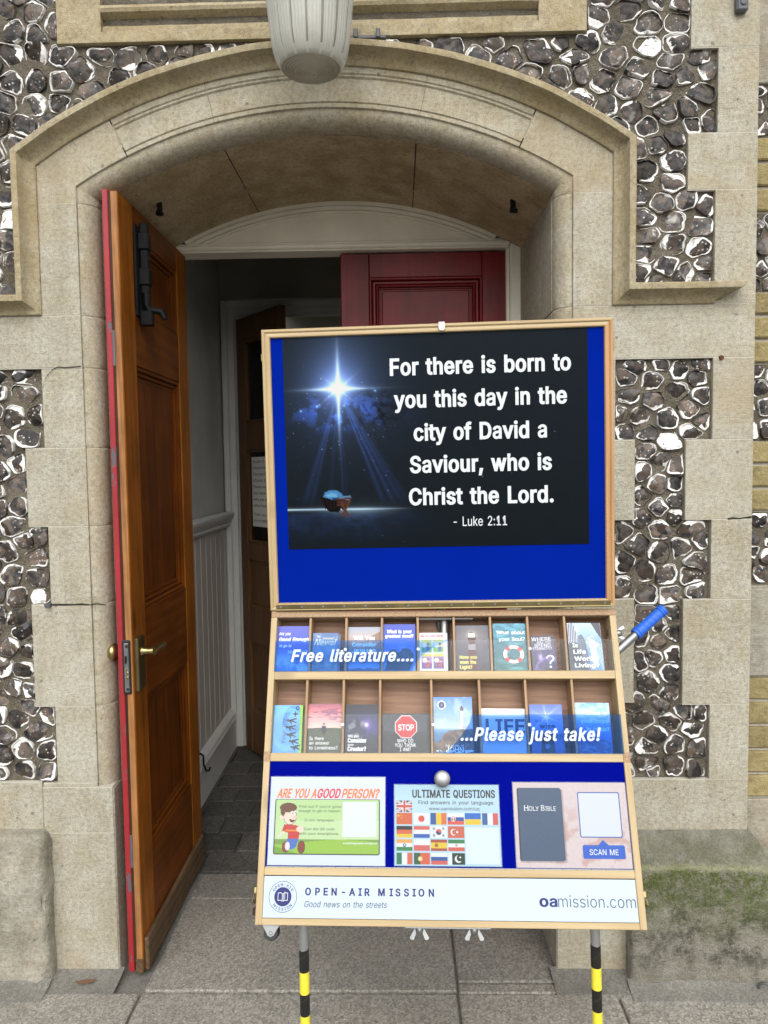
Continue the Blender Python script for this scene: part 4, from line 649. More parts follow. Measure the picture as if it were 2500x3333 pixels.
# --- carved stone panel over the arch
ns = MB(); nx0, nx1, nz0, nz1 = -.933, .5285, 2.688, 3.5
pr = [(2.690, -.004), (2.7165, -.004), (2.720, .007), (2.737, .009), (2.741, .014), (2.748, .024), (2.755, .022), (2.761, .008), (2.768, -.006), (2.777, -.010), (2.786, -.006), (2.793, .006), (2.80, .018), (2.83, .022)]
rows = []
ex = lambda z: .055*min(1., max(0., (z-2.7165)/.11))
for sx in (0, 1):
    pass
n = 60; ws = []
for (z, y) in pr:
    row = []
    a, b = -.79-.0*z, .378
    e = 0 if z <= 2.717 else .02+.35*(z-2.7165)
    for i in range(n+1):
        x = (a-.02+e*.5)+((b+.02-e*.5)-(a-.02+e*.5))*i/n
        row.append((x, y+.0015*mnoise.noise(Vector((x*9, z*30, 1))), z+.0012*mnoise.noise(Vector((x*14, z*10, 5)))))
    ws.append(row)
ns.sweep(ws)
# frame round the sunk moulding
lx, rx = ws[1][0][0], ws[1][-1][0]
ns.box(nx0, nx1, -.004, .05, nz0, 2.7165, 0)
ns.box(nx0, lx, -.004, .05, 2.7165, nz1, 0); ns.box(rx, nx1, -.004, .05, 2.7165, nz1, 0)
def endcap(side):
    xs = [r[0 if side < 0 else -1] for r in ws]; xf = lx if side < 0 else rx
    ns.sweep([[(xf, p[1], p[2]) for p in xs[1:]], [tuple(p) for p in xs[1:]]])
endcap(-1); endcap(1)
ns.box(lx-.01, rx+.01, .0215, .06, 2.826, nz1, .002)
obj('carved_panel', ns, STONE_TAN, B, smooth=35)
# --- hood mould
hd = MB()
prof = [(0, .02), (0, -.046), (.003, -.050), (.011, -.051), (.0185, -.050), (.0205, -.046), (.0235, -.034), (.030, -.022), (.038, -.014), (.045, -.010), (.048, -.009), (.051, -.006), (.051, .012)]
ZL = 1.996; XE = .957
rows = []
for d, y in prof:
    h = HW-d; a = arc_pts(d, 72); zt = ZL-d; k = d/.051
    kk = max(0, (k-.38)/.62); xe = XE-.014*min(1, k/.38)-.060*(1-(1-kk)**2.2)
    L = [(xe, zt), (.80, zt), (CX+h, zt)]
    rt = [(CX+h, zt+(a[-1][1]-zt)*i/6) for i in range(1, 6)]
    lf = [(CX-h, zt+(a[0][1]-zt)*i/6) for i in range(5, 0, -1)]
    P = L+rt+list(reversed(a))+lf+[(CX-h, zt), (-1.5, zt), (-2.5, zt)]
    rows.append([(x+.0012*mnoise.noise(Vector((x*8, z*8, d*40))), y+.0025*mnoise.noise(Vector((x*6, z*6, d*20+9))), z+.0018*mnoise.noise(Vector((z*9, x*9, 4)))) for x, z in P])
hd.sweep(rows)
cap = [r[0] for r in rows]; hd.add(cap, [tuple(range(len(cap)))])
obj('hood_mould', hd, STONE_TAN, B, smooth=28)
# --- arch ring: flat fascia with sunk panel
ar = MB(); TH = R(24.6)
def pol(r, t, y): return (CX+r*math.sin(t), y, ZC+r*math.cos(t))
r_o, r_i = RH-.048, RH-.161
zsp = 2.256
def fas_row(t, sunk):
    if sunk: P = [(r_o, 0), (1.405, 0), (1.402, .004), (1.397, .004), (1.393, .009), (1.343, .009), (1.339, .0)]
    else: P = [(r_o, 0), (1.405, 0), (1.402, 0), (1.397, 0), (1.393, 0), (1.343, 0), (1.339, 0)]
    P += [(1.328, 0), (1.325, .004), (1.3225, .0), (r_i+.002, 0), (r_i, .003), (r_i, .03)]
    return [pol(r, t, y+.0008*mnoise.noise(Vector((r*30, t*30, 2)))) for r, y in P]
nA = 64; rows = [fas_row(-TH+2*TH*i/nA, True) for i in range(nA+1)]
ar.sweep(rows)
for sg in (-1, 1):
    ar.sweep([fas_row(sg*TH, True)[1:7], fas_row(sg*(TH+.0025), False)[1:7]])
    # remaining fascia from the panel end to the jamb: strips clipped to jamb lines
    pr_ = []
    for i in range(25):
        k = i/24; row = []
        for j, r in enumerate((r_o, 1.405, 1.372, 1.339, 1.325, r_i+.002)):
            d = RH-r; tm = math.asin((HW-d)/r); t = sg*(TH+.0025+(tm-TH-.0025)*k); row.append(pol(r, t, 0))
        d = .161; tm = math.asin((HW-d)/r_i); t = sg*(TH+.0025+(tm-TH-.0025)*k); row += [pol(r_i, t, .003), pol(r_i, t, .03)]
        pr_.append(row)
    ar.sweep(pr_)
    e = pr_[-1]; ar.add([(p[0], p[1], zsp) for p in e]+list(e), [(i, i+1, len(e)+i+1, len(e)+i) for i in range(len(e)-1)])
# fine radial joints of the voussoirs
obj('arch_ring', ar, STONE_ARCH, B, smooth=25)
vj = MB()
for deg in (-29.5, -13.2, 12.0, 28.5):
    t = R(deg); w = .0007
    P = [pol(r_o+.048*0, t-w, -.0006), pol(r_o, t+w, -.0006), pol(1.406, t+w*1.3, -.0006), pol(1.406, t-w*.8, -.0006)]
    vj.add(P, [(0, 1, 2, 3)])
    P = [pol(1.338, t-w, -.0006), pol(1.338, t+w, -.0006), pol(r_i+.003, t+w, -.0006), pol(r_i+.003, t-w, -.0006)]
    vj.add(P, [(0, 1, 2, 3)])
    if abs(deg) < 24: vj.add([pol(1.392, t-w, .0083), pol(1.392, t+w, .0083), pol(1.344, t+w, .0083), pol(1.344, t-w, .0083)], [(0, 1, 2, 3)])
obj('voussoir_joint', vj, dark_mat('grey_joint', (.19, .165, .12)), B)
# --- roll moulding and reveal
ro = MB(); zst = .572
zjs = [zst]
for z in (.815, 1.116, 1.344, 1.57, 1.797, 1.944, 2.256): zjs += [z-.012, z-.002, z, z+.002, z+.012]
seg = 9; prof = [(.161, .02), (.161, .005)]+[(.1625+.042*math.sin(R(90)*i/seg), .006+.052*(1-math.cos(R(90)*i/seg))) for i in range(seg+1)]+[(.2045, .066), (.2005, .070), (.2035, .075)]
rows = []
for k, (d, y) in enumerate(prof):
    h = HW-d; a = arc_pts(d, 72); row = []
    for i, z in enumerate(zjs):
        ins = .0013 if (i and (i-1) % 5 == 2 and k > 1) else 0
        row.append((CX-h+(-ins), y+ins, z))
    row += [(x, y, z) for x, z in a]
    for i in reversed(range(len(zjs))):
        ins = .0013 if (i and (i-1) % 5 == 2 and k > 1) else 0
        row.append((CX+h+ins, y+ins, zjs[i]))
    rows.append([(x+.001*mnoise.noise(Vector((x*9, z*6, y*30))), yy+.0018*mnoise.noise(Vector((x*7, z*7, y*20+3))), z) for x, yy, z in row])
ro.sweep(rows)
obj('roll_moulding', ro, STONE_ARCH, B, smooth=40)
sf = MB(); rv = Sided()
a = arc_pts(.2035, 60)
sf.sweep([[(x, .074+(.605-.074)*j/10+.0, z+.002*mnoise.noise(Vector((x*5, j*.9, 0)))) for x, z in a] for j in range(11)])
obj('arch_soffit', sf, STONE_SOOT, B, smooth=50)
sj = MB()
for deg in (-13.2, 12.0):
    t = R(deg); r = RH-.2035-.001
    sj.sweep([[pol(r, t-.0012, .076), pol(r, t+.0012, .076)], [pol(r, t-.0012, .6), pol(r, t+.0012, .6)]])
obj('soffit_joint', sj, CRACK, B)
zsj = [-.02, .434, .815, 1.116, 1.57, 1.944, a[0][1]]
for sg in (-1, 1):
    x = CX+sg*(HW-.2055)
    for z0, z1 in zip(zsj[:-1], zsj[1:]):
        rv.t = random.uniform(-.1, .08)+1e-4
        rv.box(x, x+sg*.05, .073, .605, z0+.001, z1-.001, .002)
    rv.t = -.05; rv.box(x, x+sg*.04, .0015, .0725, -.02, .5705, .004)
obj('jamb_reveal', rv.l, STONE, B); obj('jamb_reveal', rv.r, STONE, B)
# --- label-stop shelf shadows come from geometry; plinths
pl = MB(); pl.rough_box((-1.75, -.058, -.03), (-1.043, .04, .447), .014, .016, .006, 9, skip=((1, 1), (2, 0)), chip=.03)
obj('plinth_block', pl, STONE_GREY, B, smooth=60)['label'] = 'worn limestone plinth block left of the doorway'
pm = MB()
def plinth_prof(x, k):   # k 0..1 up the face
    P = [(-.057, -.03), (-.058, .10), (-.058, .22), (-.057, .330), (-.054, .350), (-.047, .362), (-.024, .400), (-.004, .434), (.004, .4395)]
    return P
nx = 46; xs = [.650+(1.062-.650)*i/nx for i in range(nx+1)]
P0 = plinth_prof(0, 0); prof2 = []
for i in range(len(P0)-1):
    m_ = max(1, int(math.hypot(P0[i+1][0]-P0[i][0], P0[i+1][1]-P0[i][1])/.012))
    for j in range(m_): prof2.append(tuple(P0[i][q]+(P0[i+1][q]-P0[i][q])*j/m_ for q in (0, 1)))
prof2.append(P0[-1])
rows = []
for (y, z) in prof2:
    xr = 1.062 if z < .345 else 1.062-(z-.345)/(.4395-.345)*.060
    row = []
    for i in range(nx+1):
        x = .650+(xr-.650)*i/nx
        v = Vector((x, y, z)); dn = .006*mnoise.fractal(v*11, .9, 2.1, 4)
        rd = .010*(max(0, 1-(x-.65)/.014))**2
        row.append((x, y+dn+rd, z+.4*dn))
    rows.append(row)
pm.sweep(rows)
pm.sweep([[r[0] for r in rows], [(r[0][0]+.001, .03, r[0][2]) for r in rows]])
pm.sweep([[(r[-1][0]+.004*mnoise.noise(Vector((1, yy*20, r[0][2]*20))), yy if yy > -.05 else r[-1][1], r[-1][2]) for r in rows] for yy in (-.06, .0, .05, .10, .16)])
o = obj('plinth_block', pm, MOSSY, B, smooth=60); o['label'] = 'mossy green limestone plinth block right of the doorway'
# --- flints
def poly_area_c(P):
    P = np.array(P); x, y = P[:, 0], P[:, 1]; x1, y1 = np.roll(x, -1), np.roll(y, -1); cr = x*y1-x1*y; A_ = cr.sum()/2
    return A_, np.array([((x+x1)*cr).sum(), ((y+y1)*cr).sum()])/(6*A_)
def flint_panel(name, poly, size, y0=.013, parent=B, seed=1, fillc=.98):
    g_ = np.random.default_rng(seed); P = np.array(poly); A_ = abs(poly_area_c(P)[0]); lo = P.min(0); hi = P.max(0)
    asp = 1.25
    def inside(q): return pip(np.array([q[0]]), np.array([q[1]]), poly)[0]
    E0 = P; E1 = np.roll(P, -1, 0)
    def bdist(c, D):
        out = np.full(len(D), 1e9)
        for p, q in zip(E0, E1):
            e = q-p; den = D[:, 0]*e[1]-D[:, 1]*e[0]; w = p-c
            with np.errstate(divide='ignore', invalid='ignore'):
                t = (w[0]*e[1]-w[1]*e[0])/den; s_ = (w[0]*D[:, 1]-w[1]*D[:, 0])/den
            ok = (t > 1e-9) & (s_ >= -1e-6) & (s_ <= 1+1e-6); out = np.where(ok, np.minimum(out, t), out)
        return out
    pts = []; tries = 0
    while tries < 6000:
        tries += 1; q = lo+(hi-lo)*g_.random(2)
        if not inside(q): continue
        mn = size*(.42+.48*g_.random())
        if all(math.hypot((q[0]-p[0])/asp, q[1]-p[1]) > mn for p in pts): pts.append(q)
    N = 40; th = np.linspace(0, 2*np.pi, N, endpoint=False); D = np.c_[np.cos(th), np.sin(th)]
    def radial(pts):
        out = []
        Q = np.array(pts)/[asp, 1]
        for i, c in enumerate(pts):
            r = bdist(c, D)
            Ds = D/[asp, 1]; d_ = np.delete(Q, i, 0)-Q[i]
            if len(d_):
                den = Ds@d_.T; num = (d_**2).sum(1)/2
                t = np.where(den > 1e-9, num/np.maximum(den, 1e-9), 1e9).min(1); r = np.minimum(r, t)
            out.append(np.minimum(r, size*1.6))
        return out
    for it in range(2):
        rs = radial(pts); new = []
        for c, r in zip(pts, rs):
            a_, ce = poly_area_c(c+D*r[:, None]); ce = c+(ce-c)*.7
            new.append(ce if inside(ce) else c)
        pts = new
    rs = radial(pts)
    V = []; F = []; edge = []; rim = []; tone = []
    rings = [1.0, .985, .94, .88, .80, .68, .5, .28]
    for c, r in zip(pts, rs):
        if r.mean() < .011: continue
        gap = g_.uniform(.0012, .005)
        r0 = r.copy()
        r = np.minimum(r, np.median(r)*2.0)
        for _ in range(int(g_.integers(2, 12))): r = (np.roll(r, 1)+2*r+np.roll(r, -1))/4
        ph = g_.random(4)*6.28
        wob = 1-.045*(1+np.sin(3*th+ph[0]))*g_.random()-.05*(1+np.sin(5*th+ph[1]))*g_.random()-.03*(1+np.sin(9*th+ph[2]))
        r = r*wob*fillc
        for _ in range(int(g_.integers(0, 5))):      # straight knapped breaks
            f0 = g_.random()*6.28; cc = np.cos(th-f0); lim = r.mean()*g_.uniform(.78, 1.05)
            r = np.where(cc > .2, np.minimum(r, lim/np.maximum(cc, .2)), r)
        r = r*(1+.05*g_.normal(0, .5, N)); r = (np.roll(r, 1)+4*r+np.roll(r, -1))/6
        r = np.maximum(np.minimum(r, r0-gap), .004)
        R_ = r.mean(); tn = g_.random(); b = len(V)
        up = g_.uniform(.004, .011); sl = g_.normal(0, .14, 2)
        rv_ = np.clip(.0036+.0042*(np.sin(th+ph[3])*g_.random()+.8*np.sin(2*th+ph[1])*g_.random()+.35*np.sin(5*th+ph[2])*g_.random()), -.003, .013)*g_.uniform(.7, 1.5)
        if g_.random() < .55:      # the rim shows only part of the way round
            a0 = g_.random()*6.28; wd = g_.uniform(.6, 2.3); dd = np.abs((th-a0+np.pi) % (2*np.pi)-np.pi); rv_ = np.where(dd < wd, rv_*1.25, rv_*.15-.002)
        if g_.random() < .12:      # a broad white patch at one end
            a0 = g_.random()*6.28; rv_ = rv_+.018*np.clip(np.cos(th-a0)*1.6-.5, 0, 1)
        if g_.random() < .02: rv_ = rv_+.03
        fp = [(g_.normal(0, 1, 2), g_.uniform(-.2, .5), g_.uniform(.08, .34)) for _ in range(3)]
        for k, q in enumerate(rings):
            for j in range(N):
                x = c[0]+D[j, 0]*r[j]*q; z = c[1]+D[j, 1]*r[j]*q
                dx, dz = (x-c[0]), (z-c[1])
                h = up*(0 if k == 0 else min(1., .75+.25*(1-q)*3)) + sl[0]*dx+sl[1]*dz
                if k > 2:
                    for nv, o_, st in fp:
                        nn = nv/np.linalg.norm(nv); h -= st*max(0, (dx*nn[0]+dz*nn[1])-o_*R_)*.8
                    h += .0022*mnoise.noise(Vector((x*60, z*60, tn*50)))
                if k == 0: h = -.006
                V.append((x, y0-h, z)); edge.append((1-q)*r[j]); rim.append(rv_[j]); tone.append(tn)
        V.append((c[0], y0-(up*.9), c[1])); edge.append(R_); rim.append(rv_.mean()); tone.append(tn)
        for k in range(len(rings)-1):
            for j in range(N):
                j2 = (j+1)%N; F.append((b+k*N+j, b+k*N+j2, b+(k+1)*N+j2, b+(k+1)*N+j))
        k = len(rings)-1
        for j in range(N): F.append((b+k*N+j, b+k*N+(j+1)%N, b+(k+1)*N))
    me = bpy.data.meshes.new(name); me.from_pydata(V, [], F)
    for nm, d in (('edge', edge), ('rimw', rim), ('tone', tone)):
        at = me.attributes.new(nm, 'FLOAT', 'POINT'); at.data.foreach_set('value', d)
    bm = bmesh.new(); bm.from_mesh(me); bmesh.ops.recalc_face_normals(bm, faces=bm.faces); bm.to_mesh(me); bm.free()
    return obj(name, me, FLINT, parent, smooth=32)
ho = [(CX+(RH+.004)*math.sin(t), ZC+(RH+.004)*math.cos(t)) for t in np.linspace(math.asin(HW/RH), -math.asin(HW/RH), 28)]
hx = HW+.002
tl = [p for p in ho if p[0] < -.35]; tr = [p for p in ho if p[0] > -.06]
flint_panel('flint_panel', [(.8155, 3.2), (.531, 3.2), (.531, 2.686), (-.03, 2.684)]+list(reversed(tr))[0:]+[(CX+hx, 2.0), (.884, 2.0), (.884, 2.256), (.808, 2.256), (.808, 2.409), (.888, 2.409), (.888, 2.636), (.8155, 2.636)], .088, seed=3)
flint_panel('flint_panel', [(-1.6, 2.0), (-1.6, 3.2), (-.936, 3.2), (-.936, 2.684), (-.38, 2.684)]+tl+[(CX-hx, 2.0)], .088, seed=12)
flint_panel('flint_panel', [(-1.6, .59), (-1.6, 1.795), (-1.02, 1.795), (-1.02, 1.57), (-1.077, 1.57), (-1.077, 1.344), (-1.02, 1.344), (-1.02, 1.116), (-1.077, 1.116), (-1.077, .815), (-1.021, .815), (-1.021, .59)], .092, seed=5)
flint_panel('flint_panel', [(.613, .59), (.613, .815), (.67, .815), (.67, 1.116), (.612, 1.116), (.612, 1.344), (.669, 1.344), (.669, 1.57), (.613, 1.57), (.613, 1.795), (.882, 1.795), (.882, 1.568), (.808, 1.568), (.808, 1.342), (.882, 1.342), (.882, 1.113), (.805, 1.113), (.805, .808), (.884, .808), (.884, .59)], .092, seed=21)
# --- cracks, pits and rust stains
ck = MB()
def crack(P, w=.0016, y=-.0016):
    vs = []; fs = []
    for i, (x, z) in enumerate(P):
        k = w*(.5+random.random()); vs += [(x, y, z-k), (x, y, z+k)]
    fs = [(2*i, 2*i+2, 2*i+3, 2*i+1) for i in range(len(P)-1)]; ck.add(vs, fs)
crack([(-1.017+.0231*i, 1.1165+.0025*mnoise.noise(Vector((i*.9, 0, 3)))-(.002 if i > 6 else 0)) for i in range(8)], .0026)
crack([(-1.014, 1.742), (-1.009, 1.752), (-1.006, 1.768), (-.995, 1.782), (-.982, 1.795), (-.968, 1.8), (-.95, 1.7985), (-.925, 1.7995), (-.902, 1.801)], .0012)
crack([(.93, 1.3425), (.945, 1.345), (.96, 1.3435), (.975, 1.3455), (.997, 1.3475)], .002)
obj('crack', ck, CRACK, B)
# --- iron stubs in the soffit and lead clips
for (x, y, z) in ((-.742, .25, 2.345), (.364, .25, 2.332)):
    st = MB(); zt = ZC+math.sqrt((RH-.2035)**2-(x-CX)**2)
    st.tube([(x, y, zt+.005), (x+.002, y, zt-.018), (x-.002, y-.004, zt-.03), (x+.012, y-.012, zt-.036)], [.008, .009, .010, .007], 8)
    obj('iron_stub', st, BLACK_I, B, smooth=40)
cl = MB()
cl.box(-.145, -.02, -.012, .004, 2.6765, 2.686, .002)
for x in (-.103, -.042): cl.box(x-.006, x+.006, -.02, .004, 2.676, 2.700, .002)
obj('lead_clip', cl, LEAD, B)
tl_ = MB()
for x, z in ((-1.022, 1.1165), (-1.086, 1.058)): tl_.lathe([(.0, -.014), (.0085, -.014), (.0085, .0), (.0085, .004)], (x, 0, z), (0, 1, 0), 8)
obj('anchor_bolt', tl_, LEAD, B)
rb = MB(); rb.lathe([(0, -.006), (.006, -.006), (.007, .002)], (.906, 0, 1.796), (0, 1, 0), 10)
obj('rusty_bolt', rb, dark_mat('rust', (.10, .035, .015)), B)

# --- timber door frame
fr = MB(); YF = .60
xl, xr = CX-.652, CX+.652
fr.box(xr-.040, xr-.001, YF, YF+.09, -.01, 2.30, .004); fr.box(xr-.052, xr-.0405, YF+.018, YF+.085, -.01, 2.287, .002)
fr.box(xl+.001, xl+.050, YF+.05, YF+.12, -.01, 2.30, .004)
zli = 2.289
fr.box(xl, xr-.0405, YF+.012, YF+.10, zli, zli+.033, .003); fr.box(xl, xr-.0405, YF+.001, YF+.0115, zli+.006, zli+.022, .004)
a = arc_pts(.204, 40)
tp = [(x, z) for x, z in a if z > zli+.03]
n_ = len(tp)
fr.prism([(tp[0][0], zli+.031)]+tp+[(tp[-1][0], zli+.031)], YF+.024, YF+.07)
for dr, yy, ww in ((.0, YF-.001, .012), (.014, YF+.008, .012), (.0275, YF+.016, .008)):
    row0 = []; row1 = []
    for x, z in tp:
        v = Vector((x-CX, z-ZC)); L = v.length; v /= L
        row0.append((CX+v.x*(L-dr), yy, ZC+v.y*(L-dr))); row1.append((CX+v.x*(L-dr-ww), yy, ZC+v.y*(L-dr-ww)))
    fr.sweep([[(p[0], YF+.03, p[2]) for p in row0], row0, row1, [(p[0], YF+.03, p[2]) for p in row1]])
obj('door_frame', fr, CREAM, B, smooth=30)['label'] = 'cream painted timber frame with arched head panel'
# --- porch room
pw = MB(); XL, XRp, YB, ZCe = -.937, .62, 1.83, 2.85
pw.box(XL-.06, XL, .69, YB+.06, -.02, ZCe, 0); obj('porch_wall', pw, PLASTER, B)
pw = MB(); pw.box(XRp, XRp+.06, .69, YB+.06, -.02, ZCe, 0); obj('porch_wall', pw, PLASTER, B)
pw = MB(); pw.box(XL, -.90, YB, YB+.06, -.02, ZCe); pw.box(-.90, XRp, YB, YB+.06, 2.40, ZCe); pw.box(.46, XRp, YB, YB+.06, -.02, 2.40)
obj('porch_wall', pw, PLASTER_D, B)
pw = MB(); pw.box(XL-.05, XRp+.05, .58, 4.0, ZCe, ZCe+.05); obj('porch_ceiling', pw, PLASTER_D, B)
pw = MB(); pw.box(XL-.06, xl+.02, .69, .72, -.02, ZCe); pw.box(xr-.02, XRp+.06, .69, .72, -.02, ZCe); pw.box(xl, xr, .69, .72, 2.325, ZCe); obj('porch_wall', pw, PLASTER_D, B)
hw = MB(); hw.box(-2.2, 2.2, 4.0, 4.06, -.02, ZCe); hw.box(-2.26, -2.2, YB, 4.06, -.02, ZCe); hw.box(2.2, 2.26, YB, 4.06, -.02, ZCe); hw.box(-2.2, XL, YB, YB+.05, -.02, ZCe); hw.box(XRp, 2.2, YB, YB+.05, -.02, ZCe); hw.box(-2.2, 2.2, YB+.06, 4.0, -.03, -.004)
obj('hall_wall', hw, PLASTER_D, B)
dd = MB()
nb = 12
for i in range(nb):
    y0 = .72+i*(YB-.72)/nb; y1 = y0+(YB-.72)/nb
    dd.box(XL-.005, XL+.016, y0+.0022, y1-.0022, .2, 1.21, .003)
dd.box(XL-.005, XL+.010, .72, YB, .2, 1.21, 0)
obj('dado_panelling', dd, DADO, B)
dr = MB()
P = [(0, 1.20), (.020, 1.202), (.026, 1.214), (.022, 1.222), (.034, 1.236), (.040, 1.252), (.044, 1.258), (.044, 1.272), (.036, 1.278), (0, 1.28)]
dr.sweep([[(XL+.012+w, y, z) for w, z in P] for y in (.72, YB)]); dr.add([(XL+.012+w, YB-.0, z) for w, z in P], [tuple(range(len(P)))])
obj('dado_rail', dr, WHITE_P, B, smooth=40)
sk = MB()
P = [(0, -.01), (.026, -.01), (.026, .155), (.030, .165), (.022, .180), (.030, .192), (.016, .212), (0, .222)]
sk.sweep([[(XL+.012+w, y, z) for w, z in P] for y in (.72, YB)])
obj('skirting_board', sk, WHITE_P, B, smooth=40)
hk = MB(); hk.tube([(-.90, 1.09, .245), (-.885, 1.09, .235), (-.885, 1.095, .19), (-.880, 1.115, .155), (-.872, 1.13, .15), (-.868, 1.14, .162)], .0045, 8); hk.lathe([(.012, 0), (.012, .006), (0, .008)], (-.91, 1.09, .245), (1, 0, 0), 10)
obj('hook', hk, BLACK_I, B, smooth=40)
# inner doorway frame (architrave) on the back wall
ia = MB()
for w0, w1, yy in ((0, .030, YB-.030), (.030, .065, YB-.022), (.065, .085, YB-.012)):
    ia.box(-.925+w0, -.925+w1, yy, YB, 0, 2.385-w0, .003); ia.box(-.925+w1, .5, yy, YB-.001, 2.385-w1, 2.385-w0, .003)
ia.box(-.84, -.815, YB-.012, YB+.06, 0, 2.30, .003)
obj('inner_door_frame', ia, WHITE_P, B)
# inner glazed door, half open
HX, HY = -.838, 1.765; ang = math.atan2(1.41-1.75, -.565+.837); Lw = .445
Mi = Matrix.Translation((HX, HY, 0)) @ Matrix.Rotation(ang, 4, 'Z')
idr = MB(); t = .042; ds = .075
for x0, x1 in ((0, ds), (Lw-ds, Lw)): idr.box(x0, x1, 0, t, .012, 2.278, .003)
for z0, z1 in ((.012, .25), (.60, .80), (1.035, 1.125), (1.605, 1.74), (2.16, 2.278)): idr.box(ds, Lw-ds, .001, t-.001, z0, z1, .003)
idr.box(ds, Lw-ds, .014, t-.014, .25, .60); idr.box(ds, Lw-ds, .014, t-.014, .80, 1.035)
for z0, z1 in ((1.125, 1.605), (1.74, 2.16)):
    for x0 in (ds, Lw-ds-.014): idr.box(x0, x0+.014, .006, t-.006, z0, z1, .003)
    for zz in (z0, z1-.014): idr.box(ds, Lw-ds, .006, t-.006, zz, zz+.014, .003)
ID = obj('door', idr, INNER, B, Mi); ID['label'] = 'dark oak inner door with two glass panes, half open in the porch'
gp = MB(); gp.box(ds, Lw-ds, .019, .023, 1.125, 1.605); gp.box(ds, Lw-ds, .019, .023, 1.74, 2.16); obj('window_pane', gp, GLASS, ID, Mi)
ih = MB(); ih.tube([(Lw-.05, -.0, 1.02), (Lw-.05, -.03, 1.02)], .006, 8); ih.tube([(Lw-.05, -.03, 1.02), (Lw-.09, -.034, 1.022), (Lw-.115, -.03, 1.018)], [.007, .006, .005], 8); ih.box(Lw-.065, Lw-.035, -.003, 0, .93, 1.06, .002)
obj('door_handle', ih, BRASS_D, ID, Mi, smooth=40)
nb_ = MB(); nb_.box(ds+.035, Lw-ds-.012, .0155, .0165, 1.21, 1.565)
NO = obj('notice', nb_, NT('notice_paper').fin((.66, .66, .62), .7), None, Mi)
tag(NO, 'white printed notice behind the lower glass of the half-open inner door', 'notice')
nl = MB()
for i, s_ in enumerate(('As part of our', 'precautions re', 'Coronavirus', '(Covid 19)', 'Please wash', 'your hands on', 'entry and also', 'before leaving.')):
    text(nl, s_, (ds+.05)*1000, (ds+.05)*1000+165, -1545+i*32+10, 14, .0150, bold=.02)
for i, s_ in enumerate(('Thank you for', 'your co-operation')): text(nl, s_, (ds+.05)*1000, (ds+.05)*1000+165, -1275+i*30+10, 14, .0150, bold=.02)
flat_obj('lettering', nl, INK_K, NO, Mi)

# --- right-hand red door leaf (shut)
rd = MB(); x0, x1, YD, z1 = -.205, .427, .640, 2.283
rd.box(x0, x0+.105, YD, YD+.045, .012, z1, .003); rd.box(x1-.115, x1, YD, YD+.045, .012, z1, .003)
RZ = ((.012, .20), (.80, 1.02), (1.80, 1.93), (2.195, z1))
for a_, b_ in RZ: rd.box(x0+.105, x1-.115, YD+.0008, YD+.044, a_, b_, .003)
for a_, b_ in ((.20, .80), (1.02, 1.80), (1.93, 2.195)):
    rd.box(x0+.105, x1-.115, YD+.020, YD+.030, a_, b_)
    for w, ww, yy, bb in ((.0, .009, -.004, .003), (.0095, .016, .006, .005), (.026, .007, .001, .003), (.0335, .006, .013, .002)):
        for bx_ in ((x0+.105+w, x0+.105+w+ww), (x1-.115-w-ww, x1-.115-w)): rd.box(bx_[0], bx_[1], YD+yy, YD+.026, a_+w, b_-w, bb)
        for bz in ((a_+w, a_+w+ww), (b_-w-ww, b_-w)): rd.box(x0+.105+w, x1-.115-w, YD+yy+.0004, YD+.026, bz[0], bz[1], bb)
    rd.box(x0+.150, x1-.160, YD+.014, YD+.022, a_+.045, b_-.045, .004)
obj('door', rd, RED, B)['label'] = 'dark red panelled door leaf standing shut'
# --- left-hand leaf (open, seen on its free edge)
XI, XO = -.779, -.822; Y0, Y1 = -.006, .655; ZT = 2.292
ol = MB()
ol.box(XO+.0185, XI, Y0, Y0+.112, .012, ZT-.006, .002, 0)          # lock stile
ol.box(XO+.0185, XI, Y1-.115, Y1, .012, ZT-.001, .003, 0)          # hinge stile
PZ = ((.345, .808), (1.08, 1.815), (1.985, 2.205))
prev = .012
for a_, b_ in PZ+((ZT-.003, None),):
    ol.box(XO+.020, XI-.0006, Y0+.112, Y1-.115, prev, a_, .002, 1); prev = b_
for a_, b_ in PZ:
    ol.box(XO+.022, XI-.024, Y0+.112, Y1-.115, a_, b_, 0, 2)
    for w, xx in ((0, -.003), (.013, -.012), (.026, -.019)):
        for yy in (Y0+.112+w, Y1-.115-w-.0125): ol.box(XI-.024, XI+xx, yy, yy+.0125, a_+w, b_-w, .003, 2)
        for zz in (a_+w, b_-w-.0125): ol.box(XI-.024, XI+xx-.0004, Y0+.112+w, Y1-.115-w, zz, zz+.0125, .003, 1)
DL = obj('door', ol, [DOOR_Z, DOOR_Y, DOOR_PANEL], B); DL['label'] = 'varnished brown door leaf standing open with a red painted edge'
e = MB(); e.box(XO+.0235, XI-.002, Y0-.0015, Y0+.001, .05, ZT-.007, .0006); obj('bare_edge', e, DOOR_EDGE, DL)
e = MB(); e.box(XO+.016, XO+.0235, Y0-.0008, Y0+.02, .04, ZT-.008, .0015); obj('dark_edge_strip', e, DOOR_DARK, DL)
e = MB(); e.box(XO, XO+.0165, Y0-.004, Y1, .012, ZT-.002, .002); obj('red_outer_face', e, RED_EDGE, DL)
e = MB(); e.box(XI-.001, XI+.013, Y0+.01, Y1-.02, .006, .108, .004); e.box(XO+.02, XI-.0005, Y0-.003, Y0+.02, .006, .05, .002); obj('weather_board', e, KICK, DL)
lk = MB(); lk.box(XO+.012, XI-.006, Y0-.006, Y0+.06, .852, 1.012, .003, 0); lk.box(XO+.019, XI-.010, Y0-.009, Y0-.005, .860, 1.004, .0015, 1)
